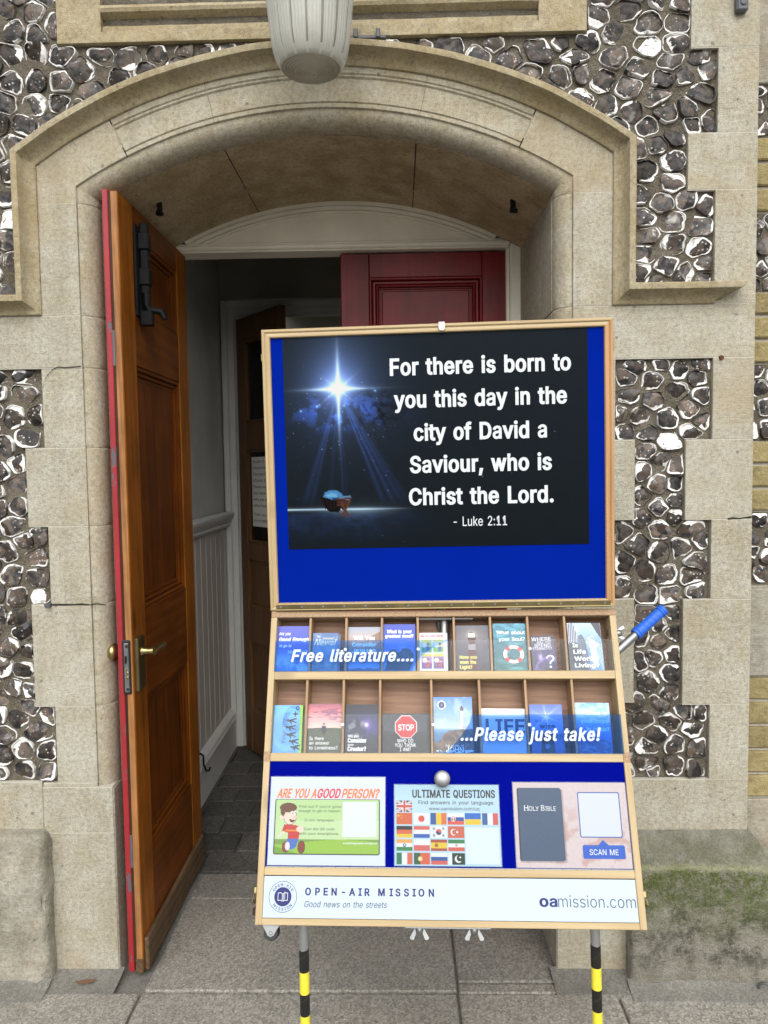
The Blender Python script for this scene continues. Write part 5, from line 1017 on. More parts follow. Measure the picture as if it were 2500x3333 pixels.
lk.box(XO+.023, XI-.016, Y0-.016, Y0-.008, .945, .968, .003, 0); lk.box(XO+.025, XI-.015, Y0-.0105, Y0-.008, .896, .928, .001, 2)
for z in (.905, .919): lk.lathe([(0, -.004), (.003, -.003), (.0035, 0)], (XO+.0305, Y0-.010, z), (0, 1, 0), 10, 2)
for z in (.995, .869): lk.lathe([(0, -.002), (.004, -.002), (.0045, 0)], (XO+.028, Y0-.009, z), (0, 1, 0), 10, 0)
obj('lock', lk, [BLACK_P, NICKEL, BRASS], DL)
bp = MB(); bp.box(XI-.002, XI+.011, Y0+.014, Y0+.072, .855, 1.012, .002); obj('lock_plate', bp, BRASS_D, DL)
lv = MB(); zl = .968; yl = Y0+.045
lv.tube([(XI+.010, yl, zl), (XI+.018, yl, zl), (XI+.030, yl, zl), (XI+.046, yl, zl)], [.015, .0105, .010, .012], 12)
lv.tube([(XI+.044, yl, zl), (XI+.050, yl+.012, zl+.001), (XI+.052, yl+.05, zl+.001), (XI+.050, yl+.095, zl-.002)], [.013, .013, .010, .006], 12)
obj('lever_handle', lv, BRASS, DL, smooth=45)
kb = MB(); kb.lathe([(.0, .048), (.010, .047), (.021, .042), (.0262, .033), (.0255, .026), (.018, .018), (.009, .014), (.008, .0), (.013, -.003)], (XO, Y0+.045, .966), (-1, 0, 0), 28)
obj('door_knob', kb, BRASS, DL, smooth=60)
bt = MB(); yb = .150; xb = XI
bt.box(xb-.002, xb+.006, yb-.038, yb+.036, 1.965, 2.235, .002)
bt.box(xb+.006, xb+.010, yb+.018, yb+.036, 1.965, 2.235, .002)
for z in (2.165, 2.06): bt.box(xb+.005, xb+.036, yb-.018, yb+.017, z, z+.05, .003)
bt.box(xb+.009, xb+.032, yb-.012, yb+.011, 2.035, 2.245, .003)
bt.tube([(xb+.022, yb, 2.04), (xb+.022, yb, 2.005), (xb+.026, yb+.004, 1.99), (xb+.044, yb+.010, 1.988), (xb+.062, yb+.012, 1.984), (xb+.072, yb+.012, 1.962)], [.012, .012, .012, .010, .011, .007], 10)
bt.box(xb+.004, xb+.04, yb-.014, yb+.012, 1.94, 1.985, .003)
obj('bolt', bt, BLACK_I, DL, smooth=35)
for z in (1.80, .33):
    hg = MB(); hg.box(XO+.0148, XO+.0232, Y0-.0026, Y0+.012, z, z+.10, .001); obj('edge_plate', hg, LEAD, DL)

# ================================================================== neighbouring wall, right edge
N = empty('brick_wall', (1.3, .1, 0), 'yellow brick wall banded with flint, set back beside the right-hand stone quoins', 'wall')
YW = .10; nb2 = MB(); nb2.box(1.0005, 2.4, YW+.012, YW+.3, -.05, 3.6); obj('mortar_bed', nb2, JOINT, N)
BRICK = NT('yellow_stock_brick'); _b1 = BRICK.noise(30, 5, .7); _t = BRICK.attr('tone')
_cc = BRICK.ramp(_b1, [(.25, (.15, .12, .055)), (.45, (.30, .245, .11)), (.6, (.36, .30, .145)), (.75, (.24, .205, .11))])
_hv = BRICK.n('HueSaturation'); BRICK.l(_cc, _hv.inputs['Color']); BRICK.l(BRICK.math('ADD', _t, 1.), _hv.inputs['Value'])
_bb = BRICK.bump(BRICK.noise(70, 5, .75), 1., .010); BRICK = BRICK.fin(_hv.outputs[0], .9, _bb)
bk = MB(); stn = MB()
def bricks(z0, z1, rows_):
    hz = (z1-z0)/rows_
    for r_ in range(rows_):
        for k in range(-1, 6):
            xa = 1.03+k*.235-(r_%2)*.115
            for xa_, xb_ in (((xa, xa+.106), (xa+.112, xa+.229)) if r_ % 2 else ((xa, xa+.229),)):
                q0, q1 = max(1.003, xa_), min(2.3, xb_)
                if q1-q0 < .02: continue
                bk.t = random.uniform(-.15, .15)+1e-4; bk.box(q0, q1-.003, YW, YW+.06, z0+r_*hz+.006, z0+(r_+1)*hz-.004, .004)
bricks(2.002-.213, 2.0, 3); bricks(2.224, 2.439, 3); bricks(1.354, 1.566, 3); bricks(.483, .858, 5)
obj('brick_course', bk, BRICK, N)
for z0, z1 in ((2.585, 3.3), (.858, 1.136), (-.05, .483)): stn.box(1.003, 2.3, YW-(.0 if z0 > 0 else -.0), YW+.06, z0+.002, z1-.002, .003)
obj('stone_band', stn, STONE_GREY, N)
bdm = MB()
for z0, z1 in ((2.439, 2.585), (2.0, 2.224), (1.566, 1.789), (1.136, 1.354)): bdm.box(1.001, 2.3, YW+.010, YW+.05, z0, z1)
obj('mortar_band', bdm, MORTAR, N)
for k, (z0, z1) in enumerate(((2.439, 2.585), (2.0, 2.224), (1.566, 1.789), (1.136, 1.354))):
    flint_panel('flint_panel', [(1.005, z0+.002), (1.005, z1-.002), (1.6, z1-.002), (1.6, z0+.002)], .088, YW+.010, N, seed=40+k)

# ================================================================== iron bracket, chrome loop, lamp
ib = MB(); ib.box(.928, .960, -.02, .001, 2.72, 2.95, .005, 0); ib.lathe([(0, -.004), (.0075, -.003), (.009, 0)], (.945, -.02, 2.742), (0, 1, 0), 12)
tag(obj('iron_bracket', ib, LEAD, smooth=35), 'dark iron strap bolted to the stone at the top right corner', 'bracket')
ch = MB(); ch.tube([(1.004, -.072, -.005), (1.004, -.074, .022), (1.012, -.085, .034), (1.04, -.10, .036), (1.06, -.10, .03), (1.06, -.10, -.005)], .004, 10)
tag(obj('metal_loop', ch, STEEL, smooth=40), 'small shiny metal loop on the ground by the mossy plinth', 'metal loop')
LX, LY = -.2, -.27
LP = empty('wall_lamp', (LX, 0, 2.8), 'fluted glass lantern hanging in front of the arch', 'lamp')
zb = 2.452
prof = [(.071, .012), (.078, .020), (.0840, .032), (.0890, .046), (.0930, .066), (.0962, .090), (.0985, .113), (.1020, .145), (.1050, .180), (.1075, .25), (.108, .30)]
full = []
for i in range(len(prof)-1):
    (r0, h0), (r1, h1) = prof[i], prof[i+1]; m_ = max(1, int(abs(h1-h0)/.012))
    for j in range(m_): full.append((r0+(r1-r0)*j/m_, h0+(h1-h0)*j/m_))
full.append(prof[-1])
def flute(t, i):
    h = full[i][1]; k = min(1, max(0, (h-.012)/.02)); ph = (t*16/(2*math.pi)) % 1
    g_ = -.030 if (ph < .115) else .0
    rib = .0045*math.sin(2*math.pi*(ph-.115)/.885*4)
    return 1+k*(g_+rib)
lm = MB(); lm.lathe(full, (LX, LY, zb), (0, 0, 1), 16*40, 0, flute)
def milk(name, c, tr, rough):
    m = NT(name); n = m.noise(25, 4, .6); col = m.mix(.22, c, m.ramp(n, [(.35, .75), (.65, 1.1)]), 'MULTIPLY'); m.t.nodes.remove(m.b)
    tl = m.n('BsdfTranslucent'); df = m.n('BsdfDiffuse'); gl = m.n('BsdfGlossy'); tp_ = m.n('BsdfTransparent'); gl.inputs['Roughness'].default_value = rough
    for x in (tl, df): m.l(col, x.inputs[0])
    a = m.n('MixShader'); a.inputs[0].default_value = .38; m.l(tl.outputs[0], a.inputs[1]); m.l(df.outputs[0], a.inputs[2])
    b = m.n('MixShader'); b.inputs[0].default_value = tr; m.l(a.outputs[0], b.inputs[1]); m.l(tp_.outputs[0], b.inputs[2])
    f = m.n('Fresnel'); f.inputs[0].default_value = 1.45
    d = m.n('MixShader'); m.l(f.outputs[0], d.inputs[0]); m.l(b.outputs[0], d.inputs[1]); m.l(gl.outputs[0], d.inputs[2]); m.l(d.outputs[0], m.out.inputs[0]); return m.m
MILK = milk('milky_fluted_glass', (.93, .94, .86), .05, .22)
MILK_G = milk('glass_groove', (.50, .50, .45), .10, .25)  # same glass tinted darker, painting in the grey that refraction gives the grooves
MILK_B = milk('prismatic_glass', (.90, .87, .76), .10, .2)
for q_ in range((len(full)-1)*640):
    if ((q_ % 640)+.5)/640*16 % 1 < .115 and q_//640 > 1: lm.mi[q_] = 1
obj('lamp_shade', lm, [MILK, MILK_G], LP, smooth=50)
lb = MB(); ring = []
for i in range(61):
    r = .0712*(i/60); hgt = .0125*(r/.0712)**2.0; ring.append((max(r, .0003), hgt+.0013*math.sin(i/60*2*math.pi*11)))
lb.lathe(ring, (LX, LY, zb), (0, 0, 1), 64); obj('lamp_base_lens', lb, MILK_B, LP, smooth=60)
lc = MB(); lc.lathe([(.110, .30), (.112, .31), (.112, .33), (.07, .37), (.03, .385), (.03, .42), (.0, .42)], (LX, LY, zb), (0, 0, 1), 32)
lc.tube([(LX, LY, zb+.41), (LX, LY, zb+.50), (LX, LY+.06, zb+.55), (LX, .03, zb+.55)], .014, 10)
obj('lamp_bracket', lc, BLACK_I, LP, smooth=40)
lbulb = MB(); lbulb.lathe([(.001, .12), (.02, .13), (.03, .155), (.028, .18), (.014, .21), (.014, .30)], (LX, LY, zb), (0, 0, 1), 20); obj('bulb', lbulb, WHITE_PL, LP, smooth=60)

# ================================================================== THE DISPLAY STAND
def frame_of(O, u, v):
    u = Vector(u).normalized(); v = Vector(v); v = (v-u*v.dot(u)).normalized(); Z = -v; Y = Z.cross(u)
    M = Matrix((u, Y, Z)).transposed().to_4x4(); M.translation = Vector(O); return M
MU = frame_of((-.2992, -.4718, 1.8071), (.9992, -.0385, .0111), (.0111, -.0007, -.9999))
ML = frame_of((-.2901, -.4691, 1.1820), (.9996, -.0290, .0035), (-.0079, -.3848, -.9229))
S = empty('display_stand', (.09, -.55, 0), 'hinged wooden display case on striped legs, its blue lid raised above two leaflet racks', 'display stand')
def bx(mb, u0, u1, d0, d1, v0, v1, b=1., mi=0): mb.box(u0/1000, u1/1000, d0/1000, d1/1000, -v1/1000, -v0/1000, b/1000, mi)
def one(name, args, mat, M, parent=S, b=1., smooth=None):
    m = MB()
    for a in args: bx(m, *a, b=b)
    return obj(name, m, mat, parent, M, smooth)
# --- raised lid
one('lid_back', [(6, 756, 9, 15, 6, 618)], BLUE, MU)
def moulded(name, P, along, u0, u1, mat, M):   # profile P (v or u offset, depth) swept with mitred ends
    m = MB(); rows = []
    for (q, d) in P:
        if along == 'top': rows.append([(u0+q, d, q), (u1-q, d, q)])
        elif along == 'bottom': rows.append([(u0+q, d, 624-q), (u1-q, d, 624-q)])
        elif along == 'left': rows.append([(q, d, u0+q), (q, d, u1-q)])
        else: rows.append([(762-q, d, u0+q), (762-q, d, u1-q)])
    m.sweep([[(u/1000, d/1000, -v/1000) for u, d, v in r] for r in rows]); return obj(name, m, mat, S, M, smooth=35)
PF = [(.2, 22), (.2, 1.5), (1.5, 0), (5.5, -.3), (7.5, 1.2), (8.5, 3), (10.5, 2.5), (14, 1.8), (17, 2.8), (18.5, 5.5), (18.5, 10)]
moulded('frame_rail', PF, 'top', 0, 762, PINE_X, MU); moulded('frame_rail', [(q*.9, d) for q, d in PF], 'bottom', 0, 762, PINE_X, MU)
moulded('frame_stile', PF, 'left', 0, 624, PINE_Z, MU); moulded('frame_stile', PF, 'right', 0, 624, OAK_Z, MU)
m = MB(); bx(m, 14, 752, -1.6, .2, 611, 620.5, .5)
for k in range(16): m.lathe([(0, -.0011), (.0022, -.001), (.0029, 0)], ((24+k*47.7)/1000, -.0016, -.6158), (0, 1, 0), 10, 1)
m.tube([(.015, -.0015, -.6222), (.751, -.0015, -.6222)], .0022, 8)
obj('piano_hinge', m, [BRASS_D, STEEL], S, MU, smooth=40)
m = MB(); bx(m, 389, 403, -3.4, -.8, 0, 13, .8); bx(m, 389, 403, -3.4, 14, -2.4, .1, .8); m.box(.391, .401, -.0036, -.0008, -.0162, -.0125, .0008)
obj('poster_clip', m, WHITE_PL, S, MU)
one('lid_catch', [(-3, .1, 4, 12, 52, 68)], BRASS, MU); one('lid_catch', [(761.9, 765, 4, 12, 52, 68)], BRASS, MU)
# --- poster
PW, PH = 664, 470
def poster_fn(s, t):
    asp = PW/PH; x = (s-.182)*asp; y = t-.248
    bgc = mixc((.105, .14, .17), (.075, .105, .135), t)+.012*(vnoise(s, t, 40, 30, 1)-.5)[..., None]
    r = np.hypot(x, y); th = np.arctan2(x, y)
    glow = .85*np.exp(-(r/.05)**1.3)+.55*np.exp(-(np.hypot(x*.85, y*.8)/.135)**1.3)
    glow += .25*np.exp(-(np.hypot(x, y*.45)/.11)**1.6)*(y < 0)
    st = 1.0*np.exp(-np.abs(y)/.006)*np.exp(-(np.abs(x)/.13)**1.6)+.45*np.exp(-np.abs(y)/.014)*np.exp(-(np.abs(x)/.10)**1.5)
    st += .95*np.exp(-np.abs(x+.0*y)/.0055)*np.exp(-((y-.04)/.16)**2)+.35*np.exp(-np.abs(x)/.012)*np.exp(-((y+.06)/.15)**2)
    d1 = np.abs(x*.62+y*.78); d2 = np.abs(x*.62-y*.78)
    st += .4*(np.exp(-d1/.004)+.6*np.exp(-d2/.004))*np.exp(-(r/.075)**2)
    beams = np.zeros_like(s)
    for a, w, k in ((-.315, .045, .34), (-.255, .03, .30), (-.10, .03, .14), (.02, .02, .30), (.06, .02, .12), (.36, .035, .42), (.43, .03, .5), (.49, .045, .35), (.54, .03, .2)):
        beams += k*np.exp(-((th-a)/w)**2*2.2)*sst(.04, .12, r)*np.exp(-np.maximum(r-.15, 0)/.50)*(y > 0)*(1-sst(.50, .575, y+.02*np.abs(th)))
    img = bgc+glow[..., None]*np.array((.52, .64, 1.0))+np.clip(st, 0, 1)[..., None]*np.array((.75, .88, 1.))+beams[..., None]*np.array((.20, .30, .72))
    cl_ = sst(.5, .64, vnoise(s, t, 22, 16, 4))*np.exp(-((y-.10)/.07)**2)*np.exp(-(x/.22)**2)
    img += cl_[..., None]*np.array((.10, .20, .55))
    r_ = np.random.default_rng(3); 
    for k in range(260):
        a, b = r_.normal(.17, .12), r_.normal(.42, .13)
        if k % 5 == 0: a, b = r_.random()*.5, r_.random()
        if k % 9 == 0: a, b = r_.uniform(.3, 1), r_.uniform(.35, .75)
        q = (((s-a)*asp)**2+(t-b)**2); img += (r_.uniform(.15, .8)*np.exp(-q/(r_.uniform(.0007, .0017)**2)))[..., None]*np.array((.6, .75, 1.))
    for a, b, k in ((.055, .345, 1.), (.110, .325, .9), (.200, .325, .7), (.305, .26, .8), (.19, .40, .5), (.118, .32, .6)):
        q = (((s-a)*asp)**2+(t-b)**2); img += (k*np.exp(-q/.0028**2)+.35*k*np.exp(-q/.008**2))[..., None]*np.array((.45, .65, 1.))
    tree = sst(.48, .62, vnoise(s, t, 60, 46, 9))*np.exp(-((s-.31)/.06)**2-((t-.36)/.08)**2); img *= (1-.5*tree)[..., None]
    gl = np.exp(-np.abs(t-.812-.01*(s-.1))/.0045)*sst(.46, .22, s)*.95+np.exp(-np.abs(t-.825)/.02)*np.exp(-((s-.24)/.11)**2)*.35
    img += gl[..., None]*np.array((.80, .92, 1.))
    gr = sst(.82, .84, t)*sst(1., .86, t)*sst(.55, .2, s)*(vnoise(s, t, 50, 60, 8)); img += gr[..., None]*np.array((.05, .09, .22))
    def q(p, c): put(img, pip(s, t, p), c)
    q([(.112, .752), (.150, .768), (.182, .772), (.186, .800), (.172, .828), (.140, .822), (.124, .800)], (.045, .038, .04))
    for k in range(5): q([(.116+.014*k, .760+.003*k), (.119+.014*k, .760+.003*k), (.130+.010*k, .812), (.128+.010*k, .812)], (.16, .10, .085))
    q([(.122, .752), (.128, .732), (.146, .722), (.168, .724), (.184, .738), (.188, .752), (.176, .764), (.150, .766)], (.30, .56, .78))
    q([(.128, .745), (.150, .735), (.170, .742), (.168, .752), (.140, .756)], (.44, .70, .88)); q([(.150, .760), (.175, .755), (.178, .764), (.152, .768)], (.16, .30, .46))
    q([(.172, .752), (.212, .748), (.218, .760), (.210, .768), (.178, .768)], (.36, .52, .66))
    for v_ in (.764, .777, .790): q([(.166, v_), (.219-(v_-.764)*.3, v_-.008), (.219-(v_-.764)*.3, v_), (.168, v_+.008)], (.34, .20, .155))
    q([(.178, .798), (.205, .792), (.198, .815), (.184, .815)], (.22, .14, .11))
    for p in ([(.178, .782), (.186, .780), (.210, .848), (.203, .851)], [(.206, .776), (.213, .778), (.188, .848), (.180, .845)]): q(p, (.38, .225, .165))
    return img
po = sheet('poster', 45, 709, 17.6, 487, .0082, poster_fn, 360, 255, PRINT_M, None, MU)
tag(po, 'dark poster of a shining star and manger with white verse on the raised lid', 'poster')
m = MB()
for s_, a, b, v in (('For there is born to', 281, 673, 109), ('you this day in the', 288, 664, 180), ('city of David a', 330, 620, 252.5), ('Saviour, who is', 320, 630, 323), ('Christ the Lord.', 316.5, 633, 394)):
    text(m, s_, a, b, v, 38, .0076, bold=.035)
text(m, '- Luke 2:11', 414, 531, 442, 21, .0076, bold=.008)
flat_obj('lettering', m, INK_W, po, MU)

# --- lower case
m = MB(); bx(m, 0, 762, -.0, 65, 0, 14.5, 1.2); obj('case_top', m, CORK, S, ML)
for a in (0, 748.5): one('case_stile', [(a, a+13.5, -.3, 66, 14.6, 626)], PINE_Z, ML)
for v0, v1 in ((133.5, 151), (303, 320)): one('case_rail', [(13.6, 748.4, 0, 62, v0, v1)], PINE_X, ML)
one('case_rail', [(13.6, 748.4, 0, 20, 522.5, 537)], PINE_X, ML); one('case_rail', [(13.6, 748.4, 0, 66, 614, 626)], PINE_X, ML)
for a in (-.4, 748.3):
    one('splice_block', [(a, a+14, -.9, 30, 300, 321)], CORK, ML)
one('case_back', [(13, 749, 60, 64, 14, 303)], PLY, ML, b=0)
one('case_back', [(13, 749, 58, 64, 320, 615)], PINE_X, ML, b=0)
def dividers(us, v0, v1):
    for u in us: one('divider', [(u-2.6, u+2.6, 4.2+random.uniform(0, .8), 60, v0, v1)], DIV, ML, b=.6)
dividers((88.5, 169, 248.5, 328, 408, 488, 569.5, 650), 14.6, 133.4)
dividers((86, 166, 245, 355.5, 458.5, 557, 656), 151.1, 302.9)
pp = MB(); bx(pp, 324, 452, 18, 50, 14.8, 18, .5); pp.tube([(.388, .045, -.018), (.3875, .045, -.060), (.3875, .045, -.133)], .0115, 14); obj('support_tube', pp, STEEL, S, ML, smooth=40)
for v, us in ((87, (168.5, 328.5, 571)), (246, (166, 358, 560))):
    for u in us:
        sc_ = MB(); sc_.lathe([(0, -.0018), (.0024, -.0015), (.0036, 0), (.0036, .002)], (u/1000, -.0024, -v/1000), (0, 1, 0), 14); obj('screw', sc_, WHITE_PL, S, ML, smooth=50)
A1 = one('acrylic_strip', [(12.5, 751, -2.2, -.4, 66.5, 134)], ACRYL, ML, b=.2); A1['label'] = 'clear and blue tinted strip reading Free literature'
A2 = one('acrylic_strip', [(12.5, 751, -2.2, -.4, 224.5, 304)], ACRYL, ML, b=.2); A2['label'] = 'clear and blue tinted strip reading Please just take'
m = MB(); flat(m, [(13, 67), (406, 67), (390, 71), (372, 78), (352, 89), (334, 103), (322, 118), (314, 133.6), (13, 133.6)], -.0025); flat_obj('tint_film', m, FILM, A1, ML)
m = MB(); flat(m, [(440, 225), (750.6, 225), (750.6, 303.6), (380, 303.6), (394, 294), (413, 272), (426, 256), (436, 241)], -.0025); flat_obj('tint_film', m, FILM_D, A2, ML)
m = MB(); text(m, 'Free literature....', 49, 318, 113.5, 27, -.0029, bold=.045, shear=.22, space=1.08); flat_obj('lettering', m, INK_FILM, A1, ML)
m = MB(); text(m, '...Please just take!', 415, 707, 278.5, 27, -.0029, bold=.045, shear=.22, space=1.08); flat_obj('lettering', m, INK_FILM, A2, ML)
one('blue_panel', [(14, 748, 3, 8, 320.2, 522.4)], BLUE_D, ML, b=.2)
m = MB(); bx(m, 15, 748, .5, 3.2, 520.6, 522.6, .3)
for k in range(26): bx(m, 16+k*28.2, 16.7+k*28.2, .3, 3.2, 520.6, 522.6, .1, 1)
obj('panel_hinge', m, [STEEL, BLACK_P], S, ML)
m = MB(); m.lathe([(.0, -.020), (.012, -.0195), (.0165, -.016), (.0165, -.008), (.010, -.006), (.009, .003)], (.3745, .003, -.3535), (0, 1, 0), 28); obj('panel_knob', m, NICKEL, S, ML, smooth=40)
# banner
BN = one('banner', [(14.2, 747.8, .8, 5, 538.5, 613.2)], WHITE_B, ML, b=.3); BN['label'] = 'white name panel along the bottom of the case'
m = MB(); y = .0003
text(m, 'OPEN-AIR MISSION', 97.5, 354, 572.5, 13.8, y, bold=.03, space=1.5); text(m, 'oa', 559, 594, 588, 20.5, y, bold=.035)
flat_obj('lettering', m, INK_NAVY, BN, ML)
m = MB(); text(m, 'Good news on the streets', 97, 261, 593.5, 11, y, bold=0, shear=.2); text(m, 'mission.com', 595.5, 745, 588, 20.5, y, bold=-.018); flat_obj('lettering', m, INK_GREY, BN, ML)
m = MB(); cu, cv = 53.3, 575.5
disc(m, cu, cv, 28.2, y, 48, 27.4); disc(m, cu, cv, 17.2, y, 40)
arc_text(m, 'OPEN-AIR', cu, cv, 19.2, -56, 56, 5.2, y, .03); arc_text(m, 'MISSION', cu, cv, 25.0, -46, 46, 5.2, y, .03, True)
LG = flat_obj('logo', m, INK_NAVY, BN, ML)
def book_logo(cu, cv, k, y):
    m = MB(); y -= .0003
    for sg in (-1, 1):
        P = lambda u, v: (cu+sg*u*k, cv+v*k)
        out = [P(.6, -6.3), P(5, -8.2), P(10.6, -7.4), P(10.6, 7.4), P(5, 7.2), P(.6, 9)]; inn = [P(1.7, -5.5), P(5, -7), P(9.6, -6.4), P(9.6, 6.3), P(5, 6), P(1.7, 7.3)]
        for i in range(6): flat(m, [out[i], out[(i+1) % 6], inn[(i+1) % 6], inn[i]], y)
    flat(m, [(cu+3.6*k, cv-9.6*k), (cu+4.6*k, cv-10*k), (cu+4.6*k, cv+5*k), (cu+3.6*k, cv+5.4*k)], y)
    return m
flat_obj('logo_book', book_logo(cu, cv, .95, y), INK_W, BN, ML)
# latches, castor, wing nuts, plates, legs, handle
for u, sg in ((-.5, -1), (762.5, 1)):
    m = MB(); q = lambda a, b: (min(u+sg*a, u+sg*b), max(u+sg*a, u+sg*b))
    bx(m, *q(0, 2), 10, 34, 556, 590, .6); bx(m, *q(2, 8), 14, 30, 560, 572, 1); m.tube([((u+sg*7)/1000, .014, -.574), ((u+sg*9)/1000, .014, -.584), ((u+sg*7)/1000, .022, -.59), ((u+sg*7)/1000, .030, -.584)], .0016, 6)
    obj('latch', m, BRASS, S, ML, smooth=40)
m = MB(); bx(m, -9, -.5, 14, 34, 598, 612, 2); obj('case_foot', m, DOOR_DARK, S, ML)
m = MB(); bx(m, -7, 0, 30, 46, 18, 28, 1); obj('lid_stay', m, STEEL, S, ML)
m = MB(); m.prism([(.012, -.6262), (.048, -.6262), (.036, -.646), (.030, -.649), (.024, -.646)], .012, .014); m.prism([(.012, -.6262), (.048, -.6262), (.036, -.646), (.030, -.649), (.024, -.646)], .040, .042)
CA = obj('castor', m, STEEL, S, ML); m = MB(); m.lathe([(.004, .016), (.013, .016), (.0148, .019), (.0148, .035), (.013, .038), (.004, .038)], (.030, 0, -.6425), (0, 1, 0), 24); obj('wheel', m, BLACK_P, CA, ML, smooth=40)
m = MB(); m.lathe([(0, .0095), (.003, .0098), (.004, .012)], (.030, 0, -.6425), (0, 1, 0), 10); obj('axle_bolt', m, NICKEL, CA, ML)
one('base_plate', [(296, 464, 8, 48, 626.3, 629.5)], STEEL, ML, b=.4)
def wing_nut(c, M, axis='v'):
    m = MB()
    if axis == 'v':
        u, v, d = c; m.lathe([(.0075, 0), (.0085, .003), (.0075, .010), (.0045, .013), (.0, .013)], (u/1000, d/1000, -v/1000), (0, 0, -1), 14)
        for sg in (-1, 1): m.prism([((u+sg*4)/1000, -(v+5)/1000), ((u+sg*9)/1000, -(v+3)/1000), ((u+sg*19)/1000, -(v+19)/1000), ((u+sg*17)/1000, -(v+23)/1000), ((u+sg*11)/1000, -(v+23)/1000)], (d-2)/1000, (d+2)/1000)
    else:
        u, v, d = c; m.lathe([(.0075, 0), (.0085, .003), (.0075, .010), (.0045, .013), (.0, .013)], (u/1000, d/1000, -v/1000), (1, 0, 0), 14)
        for sg in (-1, 1): m.prism([((u+4)/1000, -(v+sg*3)/1000), ((u+3)/1000, -(v+sg*8)/1000), ((u+17)/1000, -(v+sg*17)/1000), ((u+20)/1000, -(v+sg*11)/1000)], (d-2)/1000, (d+2)/1000)
    obj('wing_nut', m, STEEL, S, M, smooth=40)
wing_nut((324, 629.5, 28), ML); wing_nut((432, 629.5, 28), ML); wing_nut((765, 50, 26), ML, 'u')
m = MB(); bx(m, 762.3, 764.6, 8, 52, 18, 205, .5); m.lathe([(0, .004), (.004, .0035), (.005, 0)], (.7646, .03, -.17), (1, 0, 0), 10); obj('side_plate', m, STEEL, S, ML)
m = MB(); m.lathe([(0, -.0025), (.006, -.002), (.0085, 0)], (.7484, .03, -.048), (1, 0, 0), 14); obj('bolt_head', m, STEEL, S, ML)
hA = Vector((.463, -.512, 1.088)); hB = Vector((.585, -.470, 1.178)); hd_ = (hB-hA).normalized()
m = MB(); m.tube([hA, hB-hd_*.002], .0092, 16); H = obj('handle', m, STEEL, S, smooth=40)
m = MB(); L = (hB-hA).length; g0 = L*.43
pr_ = [(.0, g0), (0.0129, g0), (0.0136, g0+.002), (0.0136, g0+.005), (0.0123, g0+.0065), (0.0136, g0+.008), (0.0136, g0+.011), (0.0120, g0+.0125)]
nr = 5; st_ = (L-.014-(g0+.0125))/nr
for k in range(nr):
    q = g0+.0125+k*st_; pr_ += [(0.0120, q+.0008), (0.0116, q+.0014), (0.0120, q+.0022)] if k else []
    pr_ += [(0.0123, q+st_*.5), (0.0123, q+st_*.95)]
pr_ += [(0.0115, L-.0135), (0.0136, L-.012), (0.0136, L-.009), (0.0125, L-.0075), (0.0136, L-.006), (0.0136, L-.002), (0.0126, L), (.0, L)]
m.lathe(pr_, hA, hd_, 48, rmod=lambda t, i: (1-.035*(1 if abs(((t*6/(2*math.pi))+.5) % 1-.5) < .035 else 0)) if 7 < i < len(pr_)-8 else 1); obj('grip', m, GRIP, H, smooth=40)
def stripes(name, zs, x):
    mm = NT(name); sep = mm.n('SeparateXYZ'); mm.l(mm.coord(), sep.inputs[0]); z = sep.outputs['Z']
    z0, z1, z2, z3 = zs
    g_ = mm.math('GREATER_THAN', z, z0)
    k = mm.math('FLOOR', mm.math('DIVIDE', mm.math('SUBTRACT', z0, z), (z0-z3)/3)); odd = mm.math('MODULO', k, 2.)
    tape = mm.mix(odd, (.012, .012, .012), (.80, .69, .05))
    spi = mm.math('FRACT', mm.math('ADD', mm.math('MULTIPLY', z, 22.), mm.math('MULTIPLY', mm.math('ARCTAN2', mm.math('SUBTRACT', sep.outputs['X'], x), mm.math('ADD', sep.outputs['Y'], .68)), .159)))
    tape = mm.mix(mm.math('MULTIPLY', mm.ramp(spi, [(.0, 1.), (.05, 0.)]), .25), tape, (.25, .22, .03))
    col = mm.mix(g_, tape, (.46, .48, .49)); col = mm.mix(.5, col, mm.ramp(mm.noise(40, 4, .7), [(.3, .75), (.7, 1.1)]), 'MULTIPLY')
    mm.fin(col, .36, mm.bump(spi, .15, .0006)); mm.l(mm.math('MULTIPLY', g_, .8), mm.b.inputs['Metallic']); return mm.m
for x, x2, zs in ((-.2032, -.2034, (.536, .490, .443, .398)), (.3805, .3865, (.545, .503, .455, .408))):
    m = MB(); m.tube([(x-.001, -.665, .66), (x, -.68, .565), (x2, -.68, .36), (x2+(x2-x)*2, -.68, .02)], [.0094]*4, 18)
    zt = zs[0]; i_ = len(m.v); m.tube([(x+(x2-x)*.1, -.68, zt), (x2, -.68, .36), (x2+(x2-x)*2, -.68, .025)], .0101, 18)
    obj('leg', m, stripes('striped_leg', zs, x), S, smooth=40)
    m = MB(); m.tube([(x2+(x2-x)*2, -.98, .014), (x2+(x2-x)*2, -.28, .014)], .0135, 12); obj('foot_bar', m, STEEL, S, smooth=40)
m = MB(); m.tube([(.09, -.43, 1.0), (.09, -.42, 1.75)], .012, 10); m.box(.03, .15, -.432, -.40, 1.70, 1.76, .002); obj('back_stay', m, STEEL, S, smooth=40)

